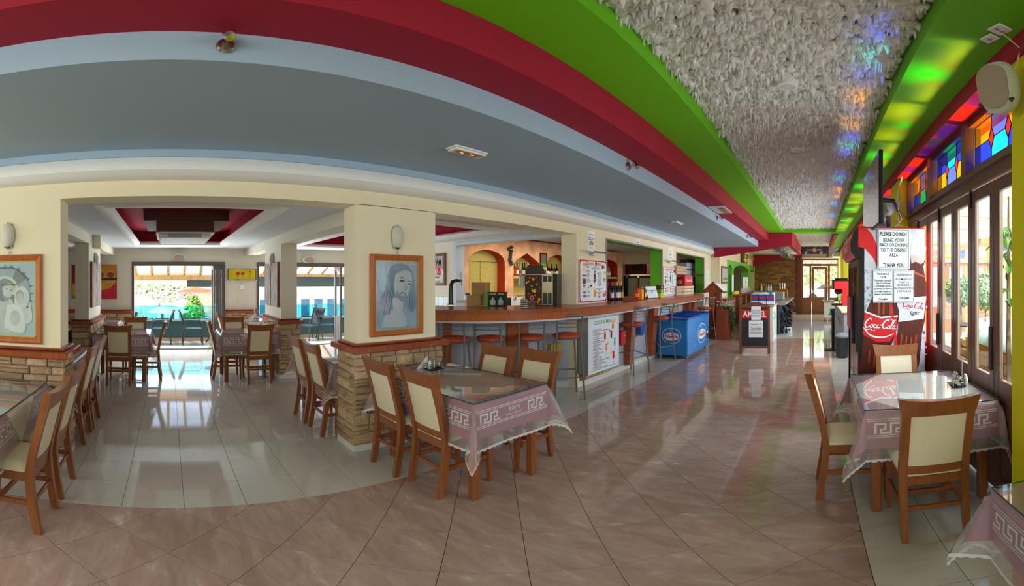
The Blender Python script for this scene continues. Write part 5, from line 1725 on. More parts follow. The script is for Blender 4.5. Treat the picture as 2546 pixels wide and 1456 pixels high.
# bottles in the niches
def bottle_parts(name, h, r, neck, col, label_col, capcol, label, loc, group, cat='bottle', seed=0, glass=True):
 t = thing(name, label, cat, loc, 0.3 * seed, group)
 prof = [(r * 0.92, 0), (r, 0.01), (r, h * 0.56), (r * 0.85, h * 0.62), (neck * 1.3, h * 0.72), (neck, h * 0.76), (neck, h * 0.93)]
 MB().lathe(prof, n=12).build('glass', col, t)
 MB().lathe([(r + 0.001, h * 0.16), (r + 0.001, h * 0.44)], n=12, caps=False).build('paper_label', label_col, t)
 MB().lathe([(neck * 1.12, h * 0.80), (neck * 1.12, h), (neck * 0.9, h * 1.003)], n=10).build('capsule', capcol, t)
 return t
BG = lambda n, c: mat('bottle_' + n, c, 0.08, coat=0.3)
cols = [BG('green', (30, 110, 40)), BG('amber', (150, 70, 16)), BG('clear', (170, 160, 120)), BG('dark_green', (24, 60, 22)), BG('olive', (60, 80, 24)), BG('near_black', (22, 16, 16)), BG('brown', (64, 30, 14))]
caps = [mat('gold_cap', (196, 150, 60), 0.3), BLACK, WHITE, REDINK]
labs = [mat('label_yellow', (226, 180, 60), 0.6), PAPER, mat('label_buff', (200, 180, 140), 0.6), mat('label_red', (180, 50, 40), 0.6)]
zs2, zs3, zs4 = SHELF[1:]
specs2 = [(1282, 0, 0, 2), (1288, 1, 3, 0), (1294, 1, 1, 1), (1301, 2, 3, 0), (1308, 3, 2, 1), (1313, 3, 2, 1), (1321, 4, 2, 2)]
names_c = ['green', 'amber', 'clear', 'dark green', 'olive', 'black', 'brown']
for k, (px, c, l, cp) in enumerate(specs2):
 bottle_parts('spirit_bottle', 0.30 + 0.02 * (k % 3 == 0), 0.038, 0.013, cols[c], labs[l], caps[cp], '%s glass spirit bottle, %s from the left in the pointed niche' % (names_c[c], ordn[k]), (XO - 0.10, Y_(px), zs2), 'spirit bottles in the pointed niche', seed=k)
for k, px in enumerate((1363, 1369, 1374, 1380, 1387, 1392)):
 c = (3, 5, 5, 5, 6, 5)[k]
 bottle_parts('liqueur_bottle', 0.28 + 0.03 * (k % 2), 0.04, 0.013, cols[c], labs[(2, 1, 1, 2, 2, 1)[k]], caps[k % 2], '%s liqueur bottle, %s from the left in the right-hand round niche' % (names_c[c], ordn[k]), (XO - 0.10, Y_(px), zs3), 'liqueur bottles in the round niche', seed=k)
for k, px in enumerate((1512, 1515.5, 1519, 1522)):
 bottle_parts('spirit_bottle', 0.30, 0.04, 0.014, cols[2], PAPER, caps[0], 'pale spirit bottle, %s from the left in the red niche beyond the wine' % ordn[k], (XO - 0.10, Y_(px), zs4), 'pale bottles in the red niche', seed=k)
# wall ornaments behind the bar
t = thing('wall_ornament', 'dark metal grape ornament with pale shell on the apricot wall', 'ornament', (XO + 0.03, Y_(1266), Z_(1266, 637)))
rr = random.Random(2)
for k in range(9):
 MB().ball((0, rr.uniform(-.05, .05), 0.20 - 0.045 * k), 0.04, 8, 6, sx=rr.uniform(.6, 1.2)).build('leaf_cluster', mat('pewter', (90, 88, 84), 0.35, metal=0.7), t)
MB().ball((0, 0.07, -0.1), 0.07, 10, 8).build('shell', mat('shell_buff', (190, 160, 130), 0.6), t)
def pic_y(name, px0, px1, py0, py1, m, frame, label):
 y0, y1 = Y_(px0), Y_(px1)
 z0, z1 = Z_(px0, py1), Z_(px0, py0)
 t = thing(name, label, 'picture', group='small pictures behind the bar')
 MB().box(XO, XO + 0.02, y0, y1, z0, z1).build('frame', frame, t, smooth=False)
 MB().box(XO + 0.02, XO + 0.023, y0 + 0.03, y1 - 0.03, z0 + 0.03, z1 - 0.03).build('picture', m, t, smooth=False)
 return t
p_ = pic_y('small_picture', 1342, 1358, 628, 662, mat('olive_print', (110, 108, 80), 0.5), BLACK, 'tall dark poster right of the pointed niche')
MB().box(XO + 0.023, XO + 0.026, Y_(1344), Y_(1356), Z_(1344, 661), Z_(1344, 655)).build('green_corner', P_G, p_, smooth=False)
p_ = pic_y('small_picture', 1345, 1357, 667, 692, mat('dark_print', (50, 36, 36), 0.5), mat('mint_frame', (150, 190, 160), 0.6), 'small mint-framed red picture under the tall poster')
MB().box(XO + 0.023, XO + 0.027, Y_(1349), Y_(1353), Z_(1349, 688), Z_(1349, 672)).build('red_figure', REDINK, p_, smooth=False)
for k, px in enumerate((1264, 1279, 1299)):
 t = thing('wall_socket', 'cream socket on the white splash tiles, %s from the left' % ordn[k], 'socket', group='sockets on the splash tiles')
 y = Y_(px)
 MB().box(XO + 0.012, XO + 0.03, y - 0.05, y + 0.05, Z_(px, 744), Z_(px, 736), 0.004).build('plate', mat('socket_cream', (220, 214, 180), 0.5), t)
 o = MB().lathe([(0.02, 0), (0.02, 0.003)], n=10).build('hole', DARKGREY, t)
 o.rotation_euler = (0, pi / 2, 0)
 o.location = (XO + 0.03, y, Z_(px, 740))
y0, y1 = Y_(1248), Y_(1259)
t = thing('card_terminal', 'dark screen standing on the back counter', 'terminal')
MB().box(XO + 0.1, XO + 0.15, y0, y1, 0.94, 1.16, 0.008).build('case', DARKGREY, t)
MB().box(XO + 0.15, XO + 0.153, y0 + 0.02, y1 - 0.02, 1.0, 1.13).build('screen', BLACK, t, smooth=False)
# back counter and machine silhouettes
t = thing('back_counter', 'stainless back counter under the apricot wall', 'counter')
MB().box(XO + 0.02, XO + 0.5, 4.95, 11.5, 0, 0.9).build('cabinet', GREYLAM, t, smooth=False)
MB().box(XO + 0.015, XO + 0.55, 4.9, 11.55, 0.9, 0.94, 0.004).build('worktop', STEEL, t)
# mirror with lettering on the wall beside the bar
t = thing('advertising_mirror', 'framed whiskey advertising mirror beside the bar opening', 'mirror')
ym = YBW - 0.002
xm0, xm1 = at_y(1056, YBW), at_y(1109, YBW)
zm0, zm1 = 1.42, 2.02
MB().box(xm0, xm1, ym - 0.03, ym, zm0, zm1, 0.006).build('frame', wood('mirror_frame_brown', (110, 70, 48)), t)
MB().box(xm0 + 0.05, xm1 - 0.05, ym - 0.033, ym - 0.03, zm0 + 0.05, zm1 - 0.05).build('glass', mat('silvered_glass', (190, 198, 200), 0.12, metal=0.7), t, smooth=False)
xc = (xm0 + xm1) / 2
text('JIM BEAM', (xc + 0.02, ym - 0.0345, zm1 - 0.17), 0.14, '-y', INK, t, bold=0.014, sx=0.75)
for r_, m in ((0.085, REDINK), (0.06, PAPER), (0.05, REDINK)):
 flat(ell(2 * r_, 2 * r_), (xc + 0.16, ym - 0.034 - (0.1 - r_) * 0.02, zm1 - 0.30), '-y', m, t, 'seal')
text("WORLD'S FINEST\nBOURBON", (xc + 0.05, ym - 0.0345, zm1 - 0.42), 0.055, '-y', INK, t, bold=0.01)
text('KENTUCKY', (xc + 0.05, ym - 0.0345, zm1 - 0.53), 0.055, '-y', INK, t, bold=0.01)
# ---- wine bottles and goods on the sill of the nearer hatch
wine = [(1507, 'red', (200, 60, 50), P_O), (1512.5, 'purple', (110, 40, 110), mat('label_maroon', (80, 20, 40), 0.6)), (1521, 'scarlet', (220, 30, 60), PAPER), (1527.5, 'violet', (120, 70, 170), mat('label_violet', (120, 60, 130), 0.6)), (1533.5, 'lime', (160, 170, 40), PAPER), (1538, 'copper', (190, 120, 90), PAPER), (1544.5, 'yellow', (236, 180, 20), P_O)]
for k, (px, cn, c, lb_) in enumerate(wine):
 x, y = on_bar(px, 748 - (k == 0) * 2 - 0.3 * k, ZC)
 x = min(x, -3.0)
 y = at_x(px, x)
 bottle_parts('wine_bottle', 0.31, 0.036, 0.014, BG('wine_dark', (30, 26, 24)), lb_, mat('capsule_' + cn, c, 0.35), 'dark wine bottle with %s capsule on the nearer hatch sill' % cn, (x, y, ZC), 'wine bottles on the hatch sill', seed=k)
x = -3.02
y = at_x(1584.5, x)
t = thing('whisk_drink_can', 'red drinking-chocolate tin on the hatch sill', 'tin', (x, y, ZC))
MB().lathe([(0.035, 0), (0.036, 0.005), (0.036, 0.17), (0.032, 0.185)], n=16).build('tin', mat('red_tin', (206, 30, 40), 0.3), t)
MB().lathe([(0.034, 0.185), (0.034, 0.205), (0.002, 0.207)], n=16).build('lid', REDINK, t)
MB().lathe([(0.0365, 0.05), (0.0365, 0.11)], n=16, caps=False).build('paper_label', P_O, t)
for k, (px, m, lab, h) in enumerate(((1594, P_O, 'orange tea tin on the hatch sill', 0.18), (1601, P_B, 'brown tea tin behind the acrylic card', 0.18))):
 y = at_x(px, x)
 t = thing('tea_tin', lab, 'tin', (x, y, ZC), 0, 'tea tins on the hatch sill')
 MB().box(-0.035, 0.035, -0.045, 0.045, 0, h, 0.006).build('tin', m, t)
 MB().box(0.0352, 0.036, -0.03, 0.03, 0.04, 0.12).build('paper_label', P_Y, t, smooth=False)
for k in range(3):
 y = at_x(1641.5, x)
 t = thing('tea_box', 'green and yellow tea box, %s of the stack of three' % ('lowest', 'middle', 'topmost')[k], 'box', (x, y, ZC + 0.082 * k), 0, 'stacked tea boxes on the hatch sill')
 MB().box(-0.05, 0.05, -0.09, 0.09, 0, 0.08, 0.002).build('carton', (P_Y, P_G, P_B)[k], t, smooth=False)
 flat(ell(0.06, 0.05), (0.0505, -0.02, 0.042), '+x', (P_G, P_Y, P_O)[k], t, 'emblem')
y = at_x(1620, x)
t = thing('acrylic_card', 'tilted white card in an acrylic stand on the hatch sill', 'card', (-2.98, y, ZC), math.radians(-8))
b = MB()
b.m = Matrix.Rotation(math.radians(-18), 4, 'Y')
b.box(0, 0.004, -0.19, 0.19, 0.01, 0.235)
b.build('card', PAPER, t, smooth=False)
MB().box(-0.08, 0.04, -0.19, 0.19, 0, 0.006).build('base', CLEAR, t, smooth=False)
Mx = Matrix.Rotation(math.radians(-18), 4, 'Y')
nrm = Mx @ Vector((1, 0, 0)); upv = Mx @ Vector((0, 0, 1))
text('FRESH STRAWBERRY JUICE\n4.00 €', tuple(Mx @ Vector((0.0055, 0, 0.135))), 0.030, ((0, 1, 0), tuple(upv), tuple(nrm)), mat('blue_ink', (40, 110, 190), 0.6), t)
# jars behind the card
for k in range(7):
 y = at_x(1598 + 6.2 * k, -3.25)
 t = thing('glass_jar', 'small dark glass jar behind the acrylic card, %s from the left' % ordn[k], 'jar', (-3.25, y, ZC), 0, 'jars behind the acrylic card')
 MB().lathe([(0.04, 0), (0.045, 0.02), (0.045, 0.16), (0.035, 0.18)], n=12).build('jar', BG('smoke', (60, 52, 48)), t)
 MB().lathe([(0.03, 0.18), (0.025, 0.205), (0.004, 0.21)], n=10).build('lid', caps[k % 3], t)
# kitchen seen through the hatches
YK = 12.6
xk = lambda px: at_y(px, YK)
zk = lambda px, py: z_at(py, xk(px), YK)
t = thing('kitchen_hood', 'dark red hood cabinet with hanging shelf in the kitchen', 'cabinet')
MB().box(xk(1545), xk(1608), YK, YK + 0.4, zk(1575, 681), 2.4).build('hood', mat('wine_red_panel', (96, 16, 36), 0.4), t, smooth=False)
MB().box(xk(1568), xk(1605), YK - 0.04, YK, zk(1585, 675), 2.2).build('door', mat('wine_red_panel', (96, 16, 36), 0.4), t, smooth=False)
MB().box(xk(1572), xk(1601), YK - 0.05, YK - 0.04, zk(1585, 671), 2.15).build('dark_glass', BLACK, t, smooth=False)
for k in range(3):
 t = thing('convection_oven', ('dark oven with curved handle seen through the nearer hatch', 'steel oven with tall glass door seen through the nearer hatch', 'steel cabinet right of the ovens')[k], 'oven', group='kitchen ovens')
 a, c = (xk(1546), xk(1562)), (xk(1563), xk(1578)), 
 a = ((1546, 1562), (1563, 1590), (1591, 1625))[k]
 MB().box(xk(a[0]), xk(a[1]), YK - 0.1, YK + 0.5, 0.0, zk(1575, 690), 0.01).build('cabinet', (DARKGREY, STEEL, STEEL)[k], t)
 MB().box(xk(a[0]) + 0.05, xk(a[1]) - 0.06, YK - 0.12, YK - 0.1, 1.0, zk(1575, 693), 0.005).build('door', (BLACK, mat('pale_oven_glass', (190, 190, 170), 0.1), mat('pale_oven_glass', (190, 190, 170), 0.1))[k], t)
 MB().tube([(xk(a[1]) - 0.09, YK - 0.13, 1.0), (xk(a[1]) - 0.09, YK - 0.17, 1.1), (xk(a[1]) - 0.09, YK - 0.17, 1.4), (xk(a[1]) - 0.09, YK - 0.13, 1.5)], 0.012, 6).build('handle', CHROME, t)
 MB().box(xk(a[0]) + 0.03, xk(a[1]) - 0.03, YK - 0.125, YK - 0.1, zk(1575, 690), zk(1575, 686)).build('control_strip', BLACK, t, smooth=False)
# crates and cartons on the sill of the farther hatch
CRATE = mat('weathered_crate_wood', (190, 168, 146), 0.8, noise=0.15, nscale=6, stretch=(1, 10, 1))
xs_ = -3.22
def crate(px0, px1, z0, z1, label, m, x=-3.05, dep=0.34, fill=None):
 ya, yb = at_x(px0, x), at_x(px1, x)
 t = thing('wooden_crate', label, 'crate', group='crates on the farther hatch sill')
 n = 3
 hh = (z1 - z0) / n
 for k in range(n):
  MB().box(x - 0.012, x, ya, yb, z0 + k * hh + 0.006, z0 + (k + 1) * hh - 0.012, 0.002).build('slat', m, t, smooth=False)
  MB().box(x - dep, x, ya - 0.0, ya + 0.012, z0 + k * hh + 0.006, z0 + (k + 1) * hh - 0.012, 0.002).build('slat', m, t, smooth=False)
 for y in (ya + 0.012, yb - 0.04):
  MB().box(x - 0.035, x - 0.012, y, y + 0.03, z0, z1 - 0.006).build('post', m, t, smooth=False)
 MB().box(x - dep, x - 0.02, ya + 0.012, yb - 0.012, z0, z0 + 0.01).build('bottom', m, t, smooth=False)
 MB().box(x - dep + 0.02, x - 0.04, ya + 0.02, yb - 0.02, z0 + 0.012, z1 - 0.03).build('contents', fill or P_O, t, smooth=False)
crate(1682.5, 1701.5, ZC, 1.40, 'lower weathered crate holding oranges, left one', CRATE)
crate(1702, 1725, ZC, 1.40, 'lower pale crate, right one', mat('pale_crate_wood', (216, 200, 180), 0.8, noise=0.1, nscale=5))
crate(1682.5, 1708, 1.66, 1.86, 'upper weathered crate on top of the bottles', CRATE)
t = thing('bottle_case', 'red soft-drink case on the lower crates', 'case')
ya, yb = at_x(1703, -3.06), at_x(1722, -3.06)
MB().box(-3.36, -3.06, ya, yb, 1.40, 1.64, 0.004).build('case', mat('cola_red', (206, 24, 34), 0.4), t)
text('Coca-Cola', (-3.0585, (ya + yb) / 2, 1.52), 0.11, '+x', PAPER, t, shear=0.25, bold=0.01)
for k in range(6):
 y = at_x(1685 + 3 * k, -3.14)
 bottle_parts('cola_bottle', 0.25, 0.033, 0.012, BG('cola', (60, 26, 22)), mat('label_cola', (170, 30, 30), 0.5), REDINK, 'dark soft-drink bottle between the crates, %s from the left' % ordn[k], (-3.14, y, 1.405), 'soft-drink bottles between the crates', seed=k)
for k in range(2):
 t = thing('storage_box', ('lower', 'upper')[k] + ' grey storage box behind the crates', 'box', group='storage boxes behind the crates')
 ya, yb = at_x(1704, -3.55), at_x(1732, -3.55)
 MB().box(-3.9, -3.5, ya, yb, 1.62 + 0.21 * k, 1.82 + 0.21 * k, 0.01).build('box', GREYLAM, t)
 MB().box(-3.91, -3.49, ya - 0.01, yb + 0.01, 1.80 + 0.21 * k, 1.825 + 0.21 * k, 0.004).build('lid', DARKGREY, t)
 if k == 0:
  tag(MB().box(-4.1, -3.42, ya - 0.4, yb + 0.2, ZC, 1.615).build('grey_cabinet', DARKGREY, None, smooth=False), 'dark cabinet under the storage boxes', 'cabinet')
tag(MB().box(-3.85, -3.55, at_x(1712, -3.6), at_x(1730, -3.6), 2.04, 2.13).build('brown_carton', mat('dark_carton', (70, 46, 34), 0.8), None, smooth=False), 'flat dark carton on top of the storage boxes', 'box')
t = thing('scroll_rack', 'black wrought-iron scroll rack at the right of the farther hatch', 'rack')
ya, yb = at_x(1729, -3.1), at_x(1749, -3.1)
b = MB().tube([(-3.1, ya, 1.62), (-3.1, yb - 0.02, 1.62)], 0.008, 5).tube([(-3.1, ya, 1.44), (-3.1, yb - 0.02, 1.44)], 0.008, 5).tube([(-3.1, ya, 1.185), (-3.1, ya, 1.62)], 0.008, 5).tube([(-3.1, yb - 0.03, 1.185), (-3.1, yb - 0.03, 1.62)], 0.008, 5)
b.build('rail', BLACK, t)
n = 5
for k in range(n):
 yc_ = ya + (yb - ya) * (k + 0.5) / n
 MB().tube([(-3.1, yc_ + 0.08 * cos(a * 0.5) * (1 - a / 16), 1.66 + 0.05 * sin(a * 0.5) * (1 - a / 16)) for a in range(13)], 0.006, 4).build('scroll', BLACK, t)
# ---- menu stand with a little roof at the end of the bar
t = thing('menu_stand', 'orange-brown wooden menu stand with pitched roof at the end of the bar', 'stand')
mx, my = on_z(1765, 856, 0)
mx, my = -2.62, 10.55
MB().box(mx - 0.16, mx + 0.16, my - 0.13, my + 0.13, 0, 0.55).build('body', WOODR, t, smooth=False)
MB().box(mx - 0.16, mx + 0.0, my - 0.12, my + 0.12, 0.5, 1.36).build('column', WOOD, t, smooth=False)
MB().box(mx + 0.02, mx + 0.13, my - 0.09, my + 0.12, 0.5, 1.31).build('column', WOODR, t, smooth=False)
for s in (-1, 1):
 MB().prism([(0, 1.49), (0.30 * s, 1.22), (0.30 * s, 1.185), (0, 1.455)], (mx - 0.04, my - 0.2, 0), (1, 0, 0), (0, 0, 1), (0, 0.42, 0)).build('roof_board', WOODR, t, smooth=False)
MB().prism([(-0.26, 1.21), (0.26, 1.21), (0, 1.45)], (mx - 0.04, my - 0.14, 0), (1, 0, 0), (0, 0, 1), (0, 0.02, 0)).build('gable', WOOD, t, smooth=False)
for k in range(2):
 y0_ = my - 0.17 + 0.19 * k
 MB().prism([(0.035, 1.463), (0.275, 1.247), (0.279, 1.252), (0.039, 1.468)], (mx - 0.04, y0_, 0), (1, 0, 0), (0, 0, 1), (0, 0.165, 0)).build('menu_sheet', PAPER, t, smooth=False)
# planter with trailing plant
t = thing('planter', 'tall red-brown wooden planter box against the stone dado', 'planter')
px_, py_ = -2.40, 10.35
MB().box(px_ - 0.16, px_ + 0.16, py_ - 0.1, py_ + 0.35, 0, 0.78, 0.006).build('box', WOODR, t)
MB().box(px_ - 0.18, px_ + 0.18, py_ - 0.12, py_ + 0.37, 0, 0.06, 0.004).build('plinth', WOODR, t)
pl = thing('trailing_plant', 'trailing green plant with pale flowers spilling from the wooden planter', 'plant', (px_, py_ + 0.1, 0.78))
LEAFG = mat('leaf_green', (66, 96, 44), 0.5, rand=0.3)
LEAFL = mat('pale_flower', (190, 200, 196), 0.6)
def leaf_mesh(m, name='leaf', l=0.09, w=0.05):
 b = MB()
 b._add([(0, 0, 0), (l * .35, -w / 2, 0.012), (l * .75, -w * .35, 0.008), (l, 0, -0.01), (l * .75, w * .35, 0.008), (l * .35, w / 2, 0.012), (l * .5, 0, -0.004)], [(0, 1, 6), (1, 2, 6), (2, 3, 6), (3, 4, 6), (4, 5, 6), (5, 0, 6)])
 return b.mesh(name, m)
LM = leaf_mesh(LEAFG)
rr = random.Random(11)
b = MB()
for k in range(10):
 a = rr.uniform(-0.6, 1.8)
 L = rr.uniform(0.2, 0.62)
 pts = [(0.02 * cos(a), 0.02 * sin(a), 0), (0.16 * cos(a), 0.16 * sin(a), 0.08), (0.24 * cos(a), 0.24 * sin(a), -0.05), (0.26 * cos(a), 0.26 * sin(a), -0.05 - L * .5), (0.25 * cos(a) + .03, 0.25 * sin(a), -0.05 - L)]
 b.tube(pts, 0.005, 4)
 for q in range(16):
  f = q / 15
  i = min(3, int(f * 4))
  g = f * 4 - i
  p = Vector(pts[i]).lerp(Vector(pts[i + 1]), g)
  o = put('leaf', LM, pl)
  o.location = p
  o.rotation_euler = (rr.uniform(-.8, .8), rr.uniform(0.2, 1.4), rr.uniform(0, 6.28))
  o.scale = (rr.uniform(.9, 1.6),) * 3
b.build('stem', LEAFG, pl)
FM = leaf_mesh(LEAFL, 'flower', 0.05, 0.05)
for k in range(30):
 o = put('flower', FM, pl)
 o.location = (rr.uniform(-.14, .16), rr.uniform(-.18, .16), rr.uniform(0.04, 0.24))
 o.rotation_euler = (rr.uniform(-1, 1), rr.uniform(-1, 1), rr.uniform(0, 6.28))
# ---- ice cream chest freezer
BLUEF = mat('freezer_blue', (24, 132, 210), 0.3, noise=0.16, nscale=4.5, coat=0.3)
BLUET = mat('freezer_rim_blue', (20, 84, 180), 0.3)
t = thing('ice_cream_freezer', 'blue glass-topped ice cream chest freezer on castors in front of the bar', 'freezer')
fx0, fx1, fy0, fy1, fz0, fz1 = -3.02, -2.40, 7.42, 8.95, 0.06, 0.80
MB().box(fx0, fx1, fy0, fy1, fz0, fz1 - 0.03, 0.012).build('cabinet', BLUEF, t)
b = MB().box(fx0 - 0.01, fx1 + 0.01, fy0 - 0.01, fy0 + 0.04, fz1 - 0.04, fz1, 0.006).box(fx0 - 0.01, fx1 + 0.01, fy1 - 0.04, fy1 + 0.01, fz1 - 0.04, fz1 + 0.03, 0.006).box(fx1 - 0.04, fx1 + 0.01, fy0, fy1, fz1 - 0.04, fz1, 0.006).box(fx0 - 0.01, fx0 + 0.04, fy0, fy1, fz1 - 0.04, fz1 + 0.02, 0.006)
b.build('rim', BLUET, t)
for k in range(3):
 y = fy0 + 0.03 + 0.5 * k
 MB().box(fx0 + 0.03, fx1 - 0.03, y, y + 0.48, fz1 - 0.012 + 0.006 * k, fz1 - 0.006 + 0.006 * k).build('glass_lid', TABLEGLASS, t, smooth=False)
 MB().box(fx0 + 0.02, fx1 - 0.02, y + 0.455, y + 0.495, fz1 - 0.005, fz1 + 0.022, 0.006).build('lid_rail', BLUET, t)
MB().box(fx0 + 0.03, fx1 - 0.03, fy0 + 0.03, fy1 - 0.05, fz1 - 0.06, fz1 - 0.05).build('ice_packs', mat('mixed_ice_packs', (180, 150, 160), 0.5, noise=0.6, nscale=16), t, smooth=False)
for sx in (fx0 + 0.06, fx1 - 0.06):
 for sy in (fy0 + 0.08, fy1 - 0.08):
  o = MB().lathe([(0.026, -0.012), (0.026, 0.012)], n=12).build('caster', DARKGREY, t)
  o.rotation_euler = (0, pi / 2, 0)
  o.location = (sx, sy, 0.026)
  MB().box(sx - 0.02, sx + 0.02, sy - 0.02, sy + 0.02, 0.035, 0.065).build('caster_fork', STEEL, t, smooth=False)
def nestle(face, c, w, h):
 r, u, n = frame_of(face)
 c = Vector(c)
 flat(ell(w, h, n=28), c, face, mat('logo_white', (236, 240, 244), 0.4), t, 'logo_ring')
 flat(ell(w * 0.93, h * 0.93, n=28), c + n * 0.0008, face, BLUEF, t, 'logo_field')
 flat(ell(w * 0.80, h * 0.52, 0, -h * 0.04, 28), c + n * 0.0016, face, mat('logo_white', (236, 240, 244), 0.4), t, 'logo_plate')
 text('Nestlé', tuple(c + n * 0.0026 - u * h * 0.05), h * 0.27, face, mat('logo_red', (196, 24, 44), 0.4), t, bold=0.028, sx=w / h * 0.92)
 b = MB()
 b.box(-0.36 * w, 0.40 * w, 0, 0.0008, 0, h * 0.022)
 b2 = flat(rc(-0.40 * w, 0.28 * w, 0, h * 0.022), c + n * 0.0026 + u * h * 0.085, face, mat('logo_red', (196, 24, 44), 0.4), t, 'logo_bar')
 for k in range(6):
  a = pi * k / 3
  q = MB()
  flat([(-0.006 * w / .3, 0), (0.006 * w / .3, 0), (0.006 * w / .3, h * .08), (-0.006 * w / .3, h * .08)], c + n * 0.0016 + u * h * 0.34, (tuple(r * cos(a) + u * sin(a)), tuple(-r * sin(a) + u * cos(a)), tuple(n)), mat('logo_pale_blue', (150, 200, 230), 0.4), t, 'logo_flake')
nestle('-y', (-2.72, fy0 - 0.0005, 0.45), 0.40, 0.31)
nestle('+x', (fx1 + 0.0005, 8.42, 0.40), 0.62, 0.42)
MB().box(fx1 - 0.01, fx1 + 0.004, fy1 - 0.16, fy1 - 0.03, 0.24, 0.34).build('vent', DARKGREY, t, smooth=False)
MB().box(fx1, fx1 + 0.004, fy1 - 0.12, fy1 - 0.06, 0.36, 0.40).build('thermostat', PAPER, t, smooth=False)
